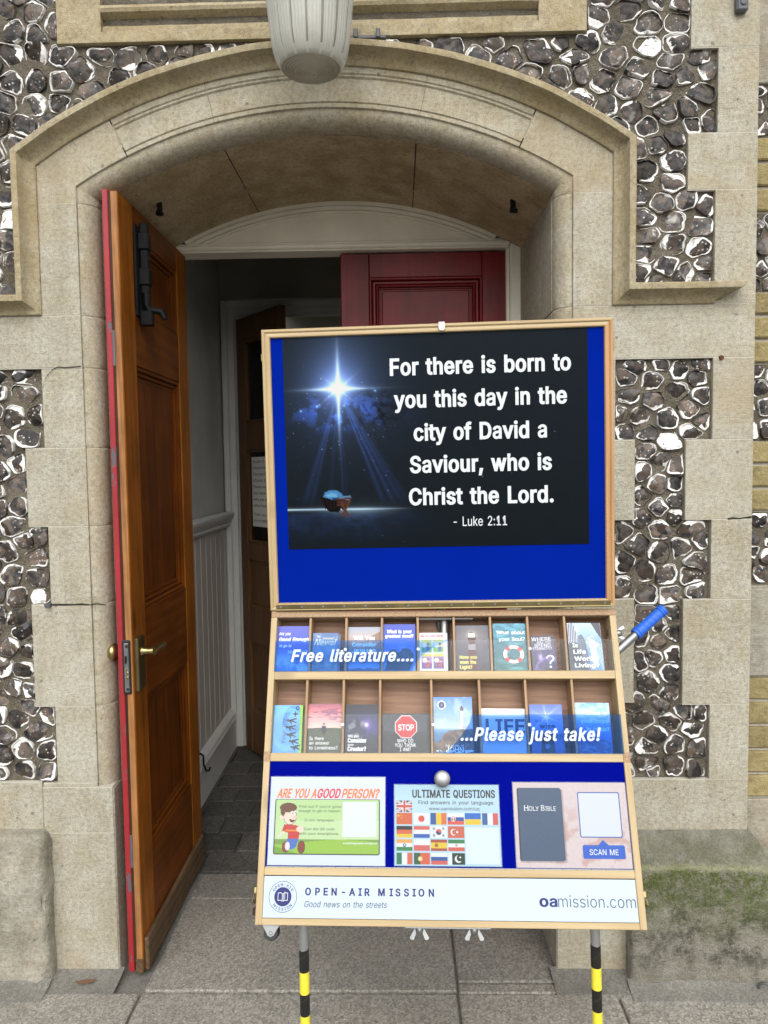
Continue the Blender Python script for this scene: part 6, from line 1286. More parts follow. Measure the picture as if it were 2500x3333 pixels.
# ================================================================== leaflets
def leaflet(u0, u1, v0, v1, th, label, fn, texts, dep=12, tilt=3.0, rz=0., skew=0., title=None):
    w, h = u1-u0, v1-v0
    M = ML @ Matrix.Translation((u0/1000, dep/1000, -v1/1000)) @ Matrix.Rotation(R(-tilt), 4, 'X') @ Matrix.Rotation(R(rz), 4, 'Y') @ Matrix.Translation((0, 0, h/1000))
    m = MB(); bx(m, 0, w, 0, th, 0, h, .3)
    o = obj('leaflet', m, PAPER, None, M); tag(o, label, 'leaflet', 'leaflets in the display racks')
    sheet('cover', .1, w-.1, .1, h-.1, -.0003, fn, int(w*1.25)+2, int(h*1.25)+2, PRINT, o, M, gain=.80)
    by = {}
    texts = [((INK_WL if q_[0] is INK_W else q_[0]),)+tuple(q_[1:]) for q_ in texts]
    for mat, body, a, b, base, cap, kw in texts: by.setdefault(mat.name, (mat, MB()))[1].__class__; text(by[mat.name][1], body, a*w, b*w if not kw.get('rot') else b*w, base*h, cap, -.0007, **kw)
    for mat, mb in by.values(): flat_obj('lettering', mb, mat, o, M)
    return o, M, w, h
def grad(*st):
    def f(s, t):
        out = C(s, st[0][1])
        for (a, c0), (b, c1) in zip(st[:-1], st[1:]): out = np.where((t >= a)[..., None], mixc(c0, c1, np.clip((t-a)/(b-a), 0, 1)), out)
        return out
    return f
def f1(s, t):
    im = grad((0, (.36, .38, .76)), (.4, (.24, .34, .80)), (1, (.20, .50, .88)))(s, t); n = vnoise(s, t, 5, 6, 2)
    put(im, sst(.42, .58, n)*sst(.5, .8, t), (.45, .70, .95)); return im
leaflet(12, 86, 31, 131.5, 4, 'violet blue cloud leaflet titled Good Enough, leftmost in the upper rack', f1,
    [(INK_W, 'Are you', .06, .42, .205, 7.2, dict(shear=.2, bold=.02)), (INK_W, 'Good Enough', .07, .99, .34, 8.2, dict(shear=.2, bold=.03)), (INK_W, 'to go to', .09, .46, .47, 6, dict(shear=.2, bold=.03)), (INK_LB, 'Heaven?', .36, .95, .62, 8, dict(shear=.2, bold=.02))])
def f2(s, t):
    im = grad((0, (.34, .46, .68)), (.5, (.30, .50, .72)), (1, (.36, .52, .66)))(s, t); n = vnoise(s, t, 5, 7, 5); put(im, sst(.4, .6, n)*.35, (.6, .7, .8)); put(im, (t > .9)*.0, (0, 0, 0)); return im
leaflet(93, 150, 47, 131.5, 6, 'small dusty blue leaflet with cream script title News, second in the upper rack', f2,
    [(INK_CREAM, 'The', .16, .30, .12, 4.5, dict(shear=.3, bold=.02)), (INK_CREAM, 'Greatest', .42, .85, .17, 5, dict(shear=.3, bold=.0)), (INK_CREAM, 'News!', .06, .95, .33, 13.5, dict(shear=.35, bold=.02)), (INK_DB, 'Inside:', .06, .22, .86, 3, dict(bold=.03)), (INK_DB, 'Discover how to know for 100% certain', .04, .85, .925, 2.6, dict(bold=.03)), (INK_DB, 'you can be in Heaven when you die', .04, .86, .97, 2.6, dict(bold=.03))])
def f3(s, t):
    im = grad((0, (.62, .66, .74)), (.2, (.72, .68, .68)), (.36, (.70, .56, .45)), (.5, (.40, .42, .45)), (.62, (.24, .36, .55)), (1, (.16, .30, .55)))(s, t)
    put(im, pip(s, t, [(.0, .32), (.2, .30), (.5, .36), (.75, .20), (1, .10), (1, .5), (0, .5)]) & (vnoise(s, t, 6, 6, 3) > .35), (.55, .45, .40))
    put(im, pip(s, t, [(.02, .84), (.2, .76), (.42, .78), (.5, .84), (.58, .78), (.82, .76), (.99, .84), (.97, .96), (.6, .93), (.5, .97), (.4, .93), (.03, .96)]), (.30, .58, .90)); return im
leaflet(172, 245, 34, 131.5, 5, 'leaflet with hazy mountain sunset above the open book, third in the upper rack', f3,
    [(INK_W, 'Will You', .17, .82, .30, 9, dict(bold=.035)), (INK_LB, 'Consider', .13, .87, .45, 8.5, dict(bold=.03)), (INK_LB, 'JESUS?', .14, .85, .60, 8.5, dict(bold=.03))])
def f4(s, t):
    im = grad((0, (.20, .27, .72)), (.3, (.14, .32, .80)), (.65, (.14, .42, .84)), (1, (.30, .58, .92)))(s, t); n = vnoise(s, t, 5, 6, 7); put(im, sst(.45, .62, n)*sst(.3, .6, t)*.7, (.35, .6, .95))
    put(im, pip(s, t, [(.05, 1), (.12, .80), (.10, .68), (.25, .55), (.32, .54), (.40, .56), (.5, .62), (.60, .53), (.72, .52), (.85, .56), (.95, .66), (.93, .82), (.80, 1)]), (.035, .09, .18))
    for k in (.3, .42, .62, .74): put(im, np.abs(s-k-.25*(t-.6)) < .012*(t < .75)*(t > .58), (.09, .17, .30))
    return im
leaflet(251, 322.5, 28, 131.5, 6, 'royal blue sky leaflet with dark cupped hands, left of the comic leaflet', f4,
    [(INK_W, 'What is your', .11, .89, .20, 8, dict(bold=.035)), (INK_W, 'greatest need?', .06, .94, .295, 7.5, dict(bold=.035))])
def f5(s, t):
    im = C(s, (.90, .92, .94)); r_ = np.random.default_rng(5)
    for (a, b, c, d, col, c2) in ((.07, .48, .17, .52, (.86, .82, .30), (.40, .62, .35)), (.53, .94, .17, .52, (.82, .84, .70), (.45, .72, .30)), (.07, .48, .56, .95, (.62, .50, .72), (.40, .28, .55)), (.53, .94, .56, .95, (.55, .42, .68), (.40, .30, .55))):
        q = (s > a) & (s < b) & (t > c) & (t < d); put(im, q, col); put(im, q & (t > c+.6*(d-c)), c2)
        put(im, q & (t < c+.07), (.88, .80, .25))
        mx, my = (a+b)/2+.06, c+.6*(d-c); put(im, q & (np.hypot((s-mx)*.66, t-my+.05) < .035), (.86, .66, .52)); put(im, q & (np.hypot((s-mx)*.66, t-my+.085) < .028), (.30, .18, .12)); put(im, q & (np.abs(s-mx) < .06) & (t > my-.01) & (t < my+.11), (.72, .20, .22) if r_.random() < .6 else (.25, .30, .62))
        put(im, q & (np.hypot((s-a-.13)*.8, (t-c-.16)*1.2) < .07), (.93, .93, .93))
    return im
leaflet(331, 388, 48, 132, 9, 'white comic strip leaflet with red title and coloured panels, middle of the upper rack', f5, [(INK_RED, 'ARE YOU A GOOD PERSON?', .06, .94, .125, 5.6, dict(bold=.04))])
def f6(s, t):
    im = grad((0, (.30, .31, .36)), (.35, (.33, .32, .36)), (1, (.24, .22, .27)))(s, t)
    r = np.hypot((s-.47)*.74, t-.22); put(im, np.clip(.55*np.exp(-(r/.09)**2)+.18*np.exp(-(r/.25)**2), 0, 1), (.93, .88, .80)); put(im, np.exp(-(np.abs(t-.20-.22*np.abs(s-.47))/.10)**2)*.10, (.8, .75, .7))
    put(im, pip(s, t, [(.39, .30), (.56, .30), (.62, 1), (.34, 1)]), (.34, .10, .13)); put(im, pip(s, t, [(.375, .42), (.575, .42), (.59, .55), (.36, .55)]), (.62, .58, .62))
    put(im, pip(s, t, [(.36, .27), (.60, .27), (.60, .33), (.36, .33)]), (.20, .09, .10)); put(im, pip(s, t, [(.385, .17), (.56, .17), (.57, .27), (.375, .27)]), (.95, .93, .86)); put(im, pip(s, t, [(.38, .175), (.47, .135), (.565, .175)]), (.35, .2, .2))
    put(im, pip(s, t, [(.7, .9), (1, .82), (1, 1), (.6, 1)]), (.15, .13, .18)); return im
leaflet(411.5, 486, 32, 131.5, 3, 'dim grey leaflet with glowing red banded lighthouse and yellow words in the upper rack', f6,
    [(INK_Y, 'Have you', .10, .60, .745, 7.6, dict(bold=.04)), (INK_Y, 'seen the', .10, .58, .855, 7.6, dict(bold=.04)), (INK_Y, 'Light?', .10, .46, .965, 7.6, dict(bold=.04))])
def f7(s, t):
    im = grad((0, (.27, .60, .72)), (.35, (.14, .50, .58)), (.7, (.08, .40, .44)), (1, (.13, .46, .44)))(s, t); n = vnoise(s, t*2.2, 7, 14, 11); put(im, sst(.52, .72, n)*.55, (.55, .82, .86)); put(im, sst(.45, .3, n)*.45, (.03, .28, .33))
    x, y = (s-.57)*.73, (t-.66)*1.15; r = np.hypot(x, y); a = np.arctan2(y, x)
    put(im, np.abs(r-.185) < .048, (.03, .22, .25)); put(im, np.abs(r-.18) < .040, (.93, .92, .90))
    for k in (-.75, .82, 2.4, -2.3): put(im, (np.abs(r-.18) < .041) & (np.abs((a-k+np.pi) % (2*np.pi)-np.pi) < .26), (.83, .20, .16))
    return im
leaflet(494, 569.5, 28, 132, 3, 'teal water leaflet with a red and white lifebuoy in the upper rack', f7, [(INK_W, 'What about', .10, .93, .235, 8, dict(bold=.015)), (INK_W, 'your Soul?', .16, .92, .375, 8, dict(bold=.015))])
def f8(s, t):
    im = grad((0, (.13, .12, .24)), (.5, (.20, .16, .38)), (1, (.10, .09, .20)))(s, t); n = vnoise(s, t, 6, 7, 13)
    r = np.hypot((s-.75)*.7, t-1.12); put(im, np.exp(-((r-.46)/.05)**2)*.8, (.66, .50, .90)); put(im, (r < .46)*.6, (.16, .13, .34)); put(im, sst(.5, .7, n)*(r < .44)*.8, (.45, .40, .68)); put(im, np.exp(-(np.hypot((s-.35), t-.63)/.10)**2)*.9, (.9, .82, 1.)); return im
leaflet(577, 629, 56, 131.5, 5, 'small dark purple leaflet with planet glow and big question mark in the upper rack', f8,
    [(INK_W, 'WHERE', .04, .85, .16, 8, {}), (INK_W, 'WILL YOU', .26, .83, .235, 4.6, {}), (INK_W, 'SPEND', .14, .82, .335, 7, {}), (INK_W, 'ETERNITY?', .06, .86, .425, 6, {}), (INK_W, '?', .58, .92, .94, 27, dict(bold=-.01))], rz=-1.2)
def f9(s, t):
    im = grad((0, (.72, .82, .92)), (.4, (.50, .66, .86)), (1, (.40, .60, .86)))(s, t); n = vnoise(s, t, 4, 6, 17); put(im, sst(.45, .65, n), (.86, .90, .95))
    put(im, pip(s, t, [(0, .02), (.18, .0), (.26, .18), (.30, 1), (0, 1)]), (.42, .46, .52)); put(im, pip(s, t, [(.30, .28), (.42, .24), (.52, .38), (.62, 1), (.2, 1)]), (.38, .43, .50)); put(im, pip(s, t, [(0, .42), (.22, .40), (.55, 1), (0, 1)]), (.17, .24, .30))
    put(im, pip(s, t, [(.72, 0), (1, 0), (1, .35), (.93, .28)]), (.16, .19, .25)); put(im, pip(s, t, [(.80, .55), (1, .42), (1, 1), (.95, 1)]), (.62, .74, .86))
    put(im, ((np.abs((s*14+t*3) % 1-.5) < .18) & pip(s, t, [(0, .02), (.18, 0), (.26, .18), (.30, .42), (0, .44)])), (.72, .76, .82)); return im
leaflet(657, 730, 28, 132, 3, 'leaflet of grey skyscrapers against bright sky, rightmost in the upper rack', f9,
    [(INK_W, 'Is', .12, .28, .52, 8.8, dict(bold=.025)), (INK_W, 'Life', .13, .50, .655, 8.8, dict(bold=.025)), (INK_W, 'Worth', .14, .78, .80, 8.8, dict(bold=.025)), (INK_W, 'Living?', .14, .86, .94, 8.8, dict(bold=.025))])
# lower rack
def g1(s, t):
    im = grad((0, (.44, .72, .92)), (1, (.36, .64, .90)))(s, t); r = np.hypot((s-.7)*.76, t-.3); put(im, np.abs(r-.22) < .07, (.30, .58, .86)); put(im, (np.abs(np.hypot((s-.5)*.76, t-.5)-.40) < .05)*.5, (.48, .76, .95)); put(im, s > .90, (.56, .80, .20))
    def man(x, y, k=1):
        put(im, np.hypot((s-x)*.6, t-y) < .028*k, (.06, .10, .20))
        for p in ([(x+.02, y+.0), (x+.13, y-.035), (x+.17, y+.02), (x+.06, y+.05)], [(x+.13, y-.03), (x+.30, y-.05), (x+.30, y-.025), (x+.15, y+.01)], [(x+.14, y), (x+.30, y+.035), (x+.30, y+.06), (x+.13, y+.03)], [(x+.04, y+.02), (x+.12, y+.085), (x+.15, y+.07), (x+.07, y)]): put(im, pip(s, t, p), (.06, .10, .20))
    man(.50, .32); man(.48, .46); man(.50, .61); man(.60, .75, .9); man(.66, .87, .75)
    put(im, pip(s, t, [(.66, .17), (.83, .17), (.83, .20), (.66, .20)]) | pip(s, t, [(.73, .13), (.77, .13), (.77, .24), (.73, .24)]), (.06, .10, .20)); put(im, (np.abs(np.hypot((s-.82)*.6, t-.06)-.032) < .012) & (s < .87), (.06, .10, .20)); return im
leaflet(14.5, 77, 204, 304, 7, 'pale blue leaflet with a lime edge and stick figures, leftmost in the lower rack', g1, [(INK_DB, 'Your life...', -80/62.5, -17/62.5, .155+.12, 9, dict(rot=True, shear=.2))], tilt=2.5)
def g2(s, t):
    im = grad((0, (.62, .36, .42)), (.14, (.86, .50, .54)), (.3, (.93, .66, .66)), (.46, (.95, .80, .76)))(s, t); n = vnoise(s, t*2.2, 4, 10, 23); put(im, sst(.50, .62, n)*sst(.5, .2, t)*.75, (.50, .36, .46))
    hz = .49+.05*(s-.55)**2; put(im, t > hz, (.33, .36, .26)); put(im, (t > hz)*sst(.4, .7, vnoise(s, t, 24, 40, 2))*.5, (.24, .28, .20)); put(im, (t > .8)*.35, (.2, .25, .18))
    put(im, np.hypot((s-.49)*.73, t-.415) < .02, (.16, .15, .17)); put(im, pip(s, t, [(.43, .45), (.55, .45), (.56, .54), (.53, .61), (.45, .61), (.42, .54)]), (.18, .17, .19)); return im
leaflet(87, 162, 201, 303.5, 3, 'pink sunset leaflet with a lone figure standing on grass in the lower rack', g2, [(INK_W, 'Is there', .09, .50, .74, 7, {}), (INK_W, 'an answer', .09, .66, .83, 7, {}), (INK_W, 'to Loneliness?', .09, .90, .925, 7, {})])
def g3(s, t):
    im = grad((0, (.12, .13, .16)), (.25, (.16, .18, .26)), (.5, (.20, .20, .38)), (.7, (.15, .17, .22)), (1, (.12, .14, .17)))(s, t)
    r = np.hypot((s-.62)*.74, t-.42); put(im, np.exp(-(r/.22)**2)*.55, (.40, .34, .80)); q = np.hypot((s-.34)*.74, t-.50) < .20; put(im, q*.75, (.16, .19, .24)); put(im, q*sst(.48, .62, vnoise(s, t, 8, 9, 3)), (.48, .50, .55)); put(im, np.exp(-(r/.055)**2), (.95, .88, 1.)); put(im, np.exp(-((r-.11)/.012)**2)*.35, (.7, .3, .7)); return im
leaflet(170, 243.5, 203, 303.5, 8, 'black leaflet with planet and violet flare between two racks of the lower shelf', g3,
    [(INK_W, 'Will you', .08, .40, .68, 6, dict(bold=.02)), (INK_W, 'Consider', .08, .63, .785, 9, dict(bold=.03)), (INK_W, 'your', .08, .26, .85, 5, dict(bold=.02)), (INK_W, 'Creator?', .08, .62, .955, 9, dict(bold=.03))])
def g4(s, t):
    im = grad((0, (.20, .22, .25)), (.42, (.25, .27, .30)), (.5, (.13, .14, .15)), (1, (.11, .12, .13)))(s, t)
    x, y = (s-.53)*95, (t-.335)*81; oc = lambda k: np.maximum(np.maximum(abs(x), abs(y)), (abs(x)+abs(y))/1.414) < k
    put(im, oc(23.5), (.90, .90, .90)); put(im, oc(22), (.80, .16, .18)); return im
leaflet(250, 345, 222, 303.5, 12, 'wide black leaflet with a red octagonal STOP sign in the lower rack', g4,
    [(INK_W, 'STOP', .355, .705, .43, 12.5, dict(bold=.02)), (INK_W, 'WHO DO', .33, .69, .73, 7.2, {}), (INK_W, 'YOU THINK', .28, .75, .84, 7.2, {}), (INK_W, 'I AM?', .39, .63, .945, 7.2, {})])
def g5(s, t):
    im = grad((0, (.36, .55, .86)), (.35, (.58, .72, .92)), (.55, (.78, .85, .94)), (.6, (.42, .62, .80)), (.7, (.25, .48, .68)), (1, (.16, .32, .52)))(s, t); n = vnoise(s, t, 5, 7, 31); put(im, sst(.5, .7, n)*(t < .55)*.4, (.85, .90, .96))
    rk = pip(s, t, [(.0, .82), (.15, .78), (.25, .66), (.42, .60), (.7, .58), (1, .57), (1, .95), (.6, .93), (.4, .97), (.15, .95), (0, .98)]); put(im, rk, (.30, .24, .22)); put(im, rk & (vnoise(s, t, 14, 20, 4) > .5), (.46, .38, .33)); put(im, (t > .94) & (vnoise(s, t, 12, 18, 6) > .5), (.80, .86, .90))
    put(im, pip(s, t, [(.70, .25), (.76, .25), (.79, .57), (.67, .57)]), (.94, .94, .93)); put(im, pip(s, t, [(.745, .25), (.76, .25), (.79, .57), (.755, .57)]), (.70, .74, .80)); put(im, pip(s, t, [(.69, .18), (.77, .18), (.77, .25), (.69, .25)]), (.40, .34, .34)); put(im, pip(s, t, [(.70, .18), (.73, .155), (.76, .18)]), (.3, .18, .18)); put(im, pip(s, t, [(.74, .52), (.92, .51), (.92, .58), (.74, .58)]), (.72, .74, .78)); return im
LF, MF, wF, hF = leaflet(359.5, 442.5, 187, 303.5, 4, 'tall leaflet with white lighthouse on a rocky coast titled JOHN', g5, [(INK_W, 'THE GOSPEL OF', .29, .76, .885, 3.6, {}), (INK_W, 'JOHN', .30, .745, .98, 10.5, dict(bold=.01))])
m = MB(); disc(m, .21*wF, .145*hF, 9.6, -.0006, 32); flat_obj('logo', m, INK_W, LF, MF); m = MB(); disc(m, .21*wF, .145*hF, 6.2, -.0009, 28); arc_text(m, 'OPEN-AIR', .21*wF, .145*hF, 6.7, -60, 60, 1.9, -.0009, .02); arc_text(m, 'MISSION', .21*wF, .145*hF, 8.7, -50, 50, 1.9, -.0009, .02, True); flat_obj('logo', m, INK_NAVY, LF, MF); flat_obj('logo_book', book_logo(.21*wF, .145*hF, .35, -.0009), INK_W, LF, MF)
def g6(s, t):
    im = C(s, (.93, .93, .93)); put(im, t > .17, (.72, .82, .94)); put(im, t > .72, (.66, .78, .92)); return im
leaflet(460.5, 555.5, 211, 303, 3, 'pale leaflet with white top and big dark word LIFE in the lower rack', g6, [(INK_DB, 'LIFE', .09, .96, .55, 29, dict(bold=.04))], rz=.6)
def g7(s, t):
    im = grad((0, (.30, .42, .78)), (.3, (.45, .60, .90)), (.55, (.36, .55, .88)), (1, (.20, .34, .64)))(s, t); x, y = (s-.50)*.68, t-.26; r = np.hypot(x, y); a = np.arctan2(y, x)
    put(im, np.clip(np.exp(-(r/.07)**1.3)+.5*np.exp(-(r/.2)**1.2)*(np.abs(np.sin(a*3+.5)) > .93), 0, 1), (.98, .97, 1.))
    put(im, pip(s, t, [(.32, .60), (.66, .60), (.72, 1), (.28, 1)]), (.05, .09, .18)); put(im, np.hypot((s-.49)*.68, t-.86) < .05, (.3, .45, .7)); return im
leaflet(564, 633, 203, 303, 4, 'blue sunburst leaflet with dark words about being wise in the lower rack', g7,
    [(INK_DB, 'Is it', .16, .34, .37, 5.5, dict(bold=.01)), (INK_DB, 'wise', .27, .76, .50, 10.5, dict(bold=.03)), (INK_DB, 'to be an', .23, .62, .575, 5.5, dict(bold=.03)), (INK_DB, 'atheist?', .16, .93, .71, 9.5, dict(bold=.03))])
def g8(s, t):
    im = grad((0, (.46, .70, .94)), (.25, (.66, .83, .96)), (.45, (.34, .62, .92)), (.7, (.18, .46, .84)), (1, (.10, .32, .66)))(s, t); n = vnoise(s, t*1.5, 4, 8, 41); put(im, sst(.45, .65, n)*(t < .4)*.5, (.9, .95, .98)); w = (t > .76+.05*np.sin(s*7)); put(im, w*.7, (.10, .26, .52)); put(im, (w & (vnoise(s, t*2, 10, 24, 3) > .55))*.5, (.35, .6, .85)); return im
leaflet(657, 731.5, 199, 303.5, 3, 'light blue ocean leaflet with pale words about hope, rightmost in the lower rack', g8, [(INK_W, 'What is', .32, .93, .245, 8, dict(bold=.03)), (INK_LB, 'your hope', .16, .95, .40, 8.5, dict(bold=.03)), (INK_LB, 'in crisis?', .32, .95, .56, 8.5, dict(bold=.03))], rz=.8)

# ================================================================== laminated cards on the blue panel
def card(u0, u1, v0, v1, fn, label, nu, nv):
    M = ML @ Matrix.Translation((u0/1000, .0022, -v0/1000)); m = MB(); w, h = u1-u0, v1-v0; bx(m, -1.6, w+1.6, 0, .75, -1.6, h+1.4, .2)
    o = obj('laminated_card', m, glass_mat('laminate_film', (.75, .8, .95), 1.4, .25, (.3, .35, .6)), None, M); tag(o, label, 'card', 'cards on the blue panel')
    sheet('print', 0, w, 0, h, -.0003, fn, nu, nv, PRINT, o, M); return o, M, w, h
def k1(s, t):
    im = C(s, (.86, .91, .97)); rr = .02
    x0, x1, y0, y1 = .045, .955, .265, .875
    def rrect(g):
        dx = np.maximum(np.abs(s-(x0+x1)/2)-(x1-x0)/2-g+rr, 0)*1.4; dy = np.maximum(np.abs(t-(y0+y1)/2)-(y1-y0)/2-g+rr, 0); return np.hypot(dx, dy) < rr
    put(im, rrect(.007), (.10, .16, .12)); q = rrect(0); put(im, q, (.78, .90, .68)); put(im, q & (t < .5), (.74, .88, .62)); put(im, q & (t > .715), (.50, .65, .30)); put(im, q & (t > .745+.03*np.cos(s*5)), (.60, .78, .28)); put(im, q & (s < .24) & (t > .77+.4*s), (.48, .66, .24))
    put(im, (s > .635) & (s < .928) & (t > .285) & (t < .685), (.89, .93, .98))
    K = (.13, .12, .14); SK = (.93, .86, .80)
    def blob(cx, cy, rx, ry, c): put(im, np.hypot((s-cx)/rx, (t-cy)/ry) < 1, c)
    for p, c in (([(.165, .70), (.26, .69), (.24, .80), (.20, .83), (.13, .80)], (.30, .46, .80)), ([(.13, .545), (.20, .55), (.25, .56), (.27, .62), (.26, .705), (.165, .705), (.165, .64), (.11, .63)], (.80, .24, .24))): put(im, pip(s, t, p), c)
    put(im, pip(s, t, [(.145, .605), (.262, .605), (.264, .622), (.146, .622)]), (.93, .58, .22))
    put(im, pip(s, t, [(.12, .62), (.145, .63), (.085, .70), (.07, .69)]), SK); blob(.27, .60, .033, .034, SK); blob(.25, .745, .0, .0, K)
    blob(.285, .80, .033, .07, K); blob(.285, .80, .029, .063, (.55, .24, .18)); blob(.15, .80, .032, .062, K); blob(.15, .80, .027, .055, (.60, .26, .2)); blob(.165, .79, .02, .05, (.9, .9, .92))
    blob(.178, .44, .06, .115, K); blob(.178, .44, .056, .109, SK); blob(.105, .47, .018, .026, SK); blob(.16, .355, .075, .055, (.42, .27, .16)); blob(.115, .39, .022, .06, (.42, .27, .16))
    blob(.195, .415, .010, .02, (.97, .97, .97)); blob(.227, .412, .009, .018, (.97, .97, .97)); blob(.198, .418, .005, .009, K); blob(.228, .416, .005, .009, K); blob(.222, .462, .018, .017, (.90, .78, .70)); put(im, pip(s, t, [(.17, .488), (.225, .496), (.205, .525), (.185, .52)]), (.45, .10, .12)); return im
c1, M1, w, h = card(18.5, 256.5, 351, 518.5, k1, 'white laminated card headed ARE YOU A GOOD PERSON with a green picture', 240, 170)
m = MB(); text(m, 'ARE YOU A', .055*w, .40*w, .245*h, 18.5, -.0007, bold=.04, shear=.25); text(m, 'PERSON?', .62*w, .955*w, .245*h, 18.5, -.0007, bold=.04, shear=.25); flat_obj('lettering', m, INK_OR, c1, M1)
m = MB(); text(m, 'GOOD', .41*w, .615*w, .245*h, 18.5, -.0007, bold=.045, shear=.25); flat_obj('lettering', m, INK_RED, c1, M1)
m = MB()
for s_, a, b, v in (("Find out if you're good", .255, .62, .355), ('enough to get to heaven.', .253, .62, .405), ('In 60+ languages.', .305, .565, .51), ('Scan the QR code', .30, .565, .61), ('with your smartphone.', .265, .605, .662)): text(m, s_, a*w, b*w, v*h, 4.6, -.0007)
flat_obj('lettering', m, NT('green_black_print').fin((.03, .06, .03), .5), c1, M1)
m = MB(); text(m, 'whatsthegospel.com/good', .64*w, .93*w, .763*h, 3.6, -.0007, bold=.02); flat_obj('lettering', m, INK_W, c1, M1)
def k2(s, t):
    im = grad((0, (.68, .84, .93)), (.2, (.74, .88, .95)), (1, (.70, .86, .95)))(s, t)
    cw = .152; xs = [.018+.163*i for i in range(6)]; ys = [(.20, .342), (.355, .497), (.517, .66), (.68, .822), (.845, .985)]
    Rr, Wh, Bl, Gr, Ye, Or, Kk = (.80, .34, .27), (.90, .93, .96), (.15, .34, .64), (.12, .42, .28), (.90, .78, .22), (.86, .45, .25), (.08, .10, .12)
    def fl(i, j, cols, d='h', w_=None):
        x0 = xs[i]; y0, y1 = ys[j]; q = (s >= x0) & (s < x0+cw) & (t >= y0) & (t < y1); a = (s-x0)/cw; b = (t-y0)/(y1-y0); n = len(cols); e = np.cumsum([0]+(w_ or [1/n]*n))
        for k, c in enumerate(cols): put(im, q & ((b if d == 'h' else a) >= e[k]) & ((b if d == 'h' else a) <= e[k+1]+1e-6), c)
        return q, a, b
    q, a, b = fl(0, 0, [(.20, .30, .42)])
    for d in (np.abs(a-b), np.abs(a+b-1)): put(im, q & (d < .13), Wh); put(im, q & (d < .04), Rr)
    put(im, q & ((np.abs(a-.5) < .12) | (np.abs(b-.5) < .17)), Wh); put(im, q & ((np.abs(a-.5) < .065) | (np.abs(b-.5) < .10)), Rr)
    q, a, b = fl(0, 1, [(.83, .40, .24)]); put(im, q & (np.hypot((a-.13)*1.5, b-.25) < .1), Ye)
    for u_, v_ in ((.28, .12), (.34, .24), (.34, .38), (.28, .48)): put(im, q & (np.hypot((a-u_)*1.5, b-v_) < .04), Ye)
    q, a, b = fl(1, 1, [Wh]); put(im, q & (np.hypot((a-.5)*1.45, b-.5) < .29), (.84, .34, .26))
    fl(2, 1, [Bl, Ye, Or], 'v'); q, a, b = fl(3, 1, [Wh, Bl, (.86, .36, .30)]); put(im, q & (np.hypot((a-.35)*1.6, b-.48) < .25), Wh); put(im, q & (np.hypot((a-.35)*1.6, b-.48) < .21), (.8, .3, .3)); put(im, q & ((np.abs(a-.35) < .02) | (np.abs(b-.42) < .03)) & (np.hypot((a-.35)*1.6, b-.48) < .2), Wh)
    fl(4, 1, [(.10, .42, .80), Ye]); fl(5, 1, [(.20, .38, .62), Wh, (.82, .36, .36)], 'v')
    fl(0, 2, [Kk, (.84, .40, .26), Ye]); fl(1, 2, [(.84, .40, .34), Wh, (.16, .36, .72)])
    q, a, b = fl(2, 2, [Wh]); d = np.hypot((a-.5)*1.45, b-.5); put(im, q & (d < .26), (.82, .38, .38)); put(im, q & (d < .26) & (b > .5+.08*np.sin((a-.5)*18)), (.15, .25, .42))
    for u_, v_ in ((.2, .2), (.78, .2), (.2, .8), (.78, .8)): put(im, q & (np.abs(a-u_) < .07) & (np.abs(b-v_) < .12) & (((a+b)*18) % 1 < .6), Kk)
    q, a, b = fl(3, 2, [(.80, .40, .30)]); put(im, q & (np.hypot((a-.36)*1.45, b-.5) < .28) & (np.hypot((a-.42)*1.45, b-.5) > .23), Wh); put(im, q & (np.hypot((a-.57)*1.45, b-.5) < .1), Wh)
    q, a, b = fl(0, 3, [(.90, .66, .36), Wh, (.20, .52, .28)]); put(im, q & (np.abs(np.hypot((a-.5)*1.45, b-.5)-.11) < .04), (.2, .35, .6)); fl(1, 3, [Wh, (.83, .40, .38)])
    q, a, b = fl(2, 3, [(.66, .30, .22), Ye, (.66, .30, .22)], 'h', [.25, .5, .25]); put(im, q & (np.hypot((a-.34)*1.45, b-.5) < .17), (.62, .42, .2)); q, a, b = fl(3, 3, [(.18, .50, .30), Wh, (.82, .36, .30)]); put(im, q & (np.abs(np.hypot((a-.5)*1.45, b-.5)-.07) < .035), (.8, .4, .4))
    fl(0, 4, [(.14, .46, .32), Wh, (.83, .42, .30)], 'v'); q, a, b = fl(1, 4, [(.16, .36, .24), (.84, .38, .26)], 'v', [.4, .6]); put(im, q & (np.hypot((a-.4)*1.45, b-.5) < .22), (.85, .75, .4)); put(im, q & (np.hypot((a-.4)*1.45, b-.5) < .12), (.9, .9, .9))
    fl(2, 4, [Wh, Bl, (.82, .38, .34)]); q, a, b = fl(3, 4, [Wh, (.04, .22, .15)], 'v', [.22, .78]); put(im, q & (np.hypot((a-.6)*1.45, b-.5) < .32) & (np.hypot((a-.68)*1.45, b-.43) > .27), Wh); put(im, q & (np.hypot((a-.72)*1.45, b-.36) < .08), Wh)
    put(im, (s > .672) & (s < .985) & (t > .53) & (t < .975), (.86, .93, .97)); return im
c2, M2, w, h = card(276, 489.5, 365.5, 517.5, k2, 'pale blue laminated card headed ULTIMATE QUESTIONS with rows of flags', 300, 215)
m = MB(); text(m, 'ULTIMATE', .172*w, .535*w, .163*h, 15.5, -.0007, bold=.03); text(m, 'QUESTIONS', .565*w, .965*w, .163*h, 15.5, -.0007, bold=.03); text(m, 'Find answers in your language.', .23*w, .955*w, .245*h, 7.2, -.0007, bold=.012); text(m, 'www.oamission.com/uq', .33*w, .81*w, .32*h, 6.6, -.0007)
flat_obj('lettering', m, INK_K, c2, M2)
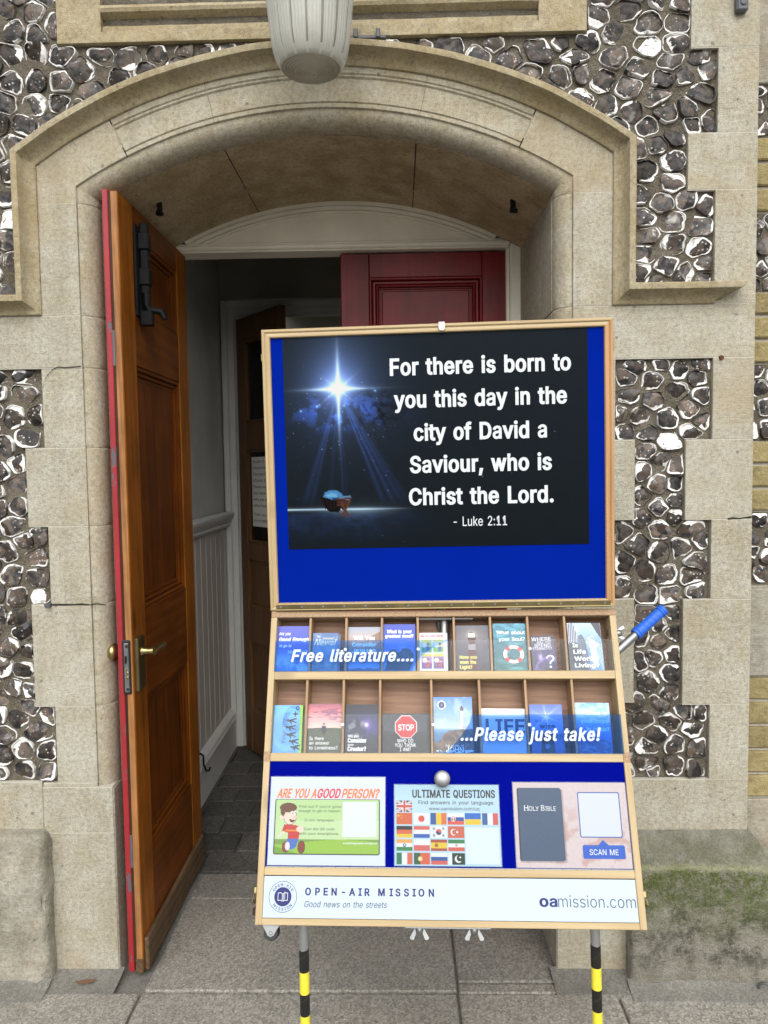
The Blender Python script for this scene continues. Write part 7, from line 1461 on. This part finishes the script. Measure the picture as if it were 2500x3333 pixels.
def k3(s, t):
    n = vnoise(s, t, 10, 8, 51); im = mixc((.86, .81, .82), (.80, .68, .66), sst(.45, .62, n)*sst(.1, .7, t)); im = im+.05*(vnoise(s, t, 60, 45, 52)-.5)[..., None]
    def rr(x0, x1, y0, y1, r=.02):
        dx = np.maximum(np.abs(s-(x0+x1)/2)-(x1-x0)/2+r, 0)*1.43; dy = np.maximum(np.abs(t-(y0+y1)/2)-(y1-y0)/2+r, 0); return np.hypot(dx, dy) < r
    put(im, rr(.03, .45, .08, .945)*.35, (.45, .40, .42)); q = rr(.022, .438, .066, .925, .03); put(im, q, (.26, .36, .48)); put(im, q & (s < .045), (.17, .23, .31)); put(im, (q & (vnoise(s, t, 120, 60, 9) > .55))*.25, (.26, .31, .38))
    put(im, rr(.565, .945, .11, .65), (.20, .36, .72)); put(im, rr(.576, .934, .125, .635, .012), (.86, .90, .96))
    put(im, rr(.578, .955, .735, .895), (.12, .38, .82)); put(im, pip(s, t, [(.715, .74), (.765, .675), (.815, .74)]), (.12, .38, .82)); return im
c3, M3, w, h = card(519, 746, 360, 519, k3, 'pinkish laminated card with a dark book cover and a blue SCAN ME label', 230, 165)
m = MB(); a0 = .09
for s_, a, b, cap in (('H', .092, .128, 10.5), ('OLY', .133, .222, 8.3), ('B', .242, .272, 10.5), ('IBLE', .279, .372, 8.3)): text(m, s_, a*w, b*w, .338*h, cap, -.0007, bold=-.004)
for a in (.092, .120, .142+.055, .242, .281): flat(m, [(a*w-.8, .338*h-.9), (a*w+3, .338*h-.9), (a*w+3, .338*h), (a*w-.8, .338*h)], -.0007)
text(m, 'SCAN ME', .64*w, .89*w, .848*h, 10.2, -.0007); flat_obj('lettering', m, INK_W, c3, M3)

# the next leaflet of a stack showing behind the front one
def plain(c): return lambda s, t: C(s, c)+.03*(vnoise(s, t, 6, 8, 2)-.5)[..., None]
for u0, u1, v0, v1, c, lb, dp_ in ((97, 154, 49.5, 131.5, (.36, .50, .68), 'dusty blue leaflet tucked behind the small one titled News', 19), (337, 393.5, 47, 131.5, (.88, .89, .92), 'white leaflet edge showing behind the comic strip leaflet', 22.5), (253, 351, 220.5, 303.5, (.14, .15, .17), 'black leaflet edge showing behind the STOP sign leaflet', 25), (17, 80.5, 205, 304, (.22, .30, .12), 'dark green leaflet edge showing behind the stick figure leaflet', 20.5), (173, 246, 201.5, 303, (.10, .11, .13), 'black leaflet edge showing behind the planet flare leaflet', 21.5), (414, 488, 33, 131, (.2, .19, .22), 'dark leaflet edge showing behind the lighthouse leaflet with yellow words', 17)):
    leaflet(u0, u1, v0, v1, 3, lb, plain(c), [], dep=dp_, tilt=2.6)
m = MB(); lv_ = [(-.965, -.058), (-.955, -.066), (-.935, -.068), (-.915, -.060), (-.903, -.050), (-.918, -.050), (-.940, -.054)]
m.add([(x, y, .0155+.006*((i*5) % 3)/3) for i, (x, y) in enumerate(lv_)]+[(-.935, -.059, .024)], [(i, (i+1) % 7, 7) for i in range(7)])
o = obj('dry_leaf', m, paint_mat('dead_leaf_brown', (.13, .06, .025), .8, .3)); tag(o, 'small curled brown leaf on the ground beside the left plinth block', 'leaf')
sm_ = o.modifiers.new('thickness', 'SOLIDIFY'); sm_.thickness = .0008
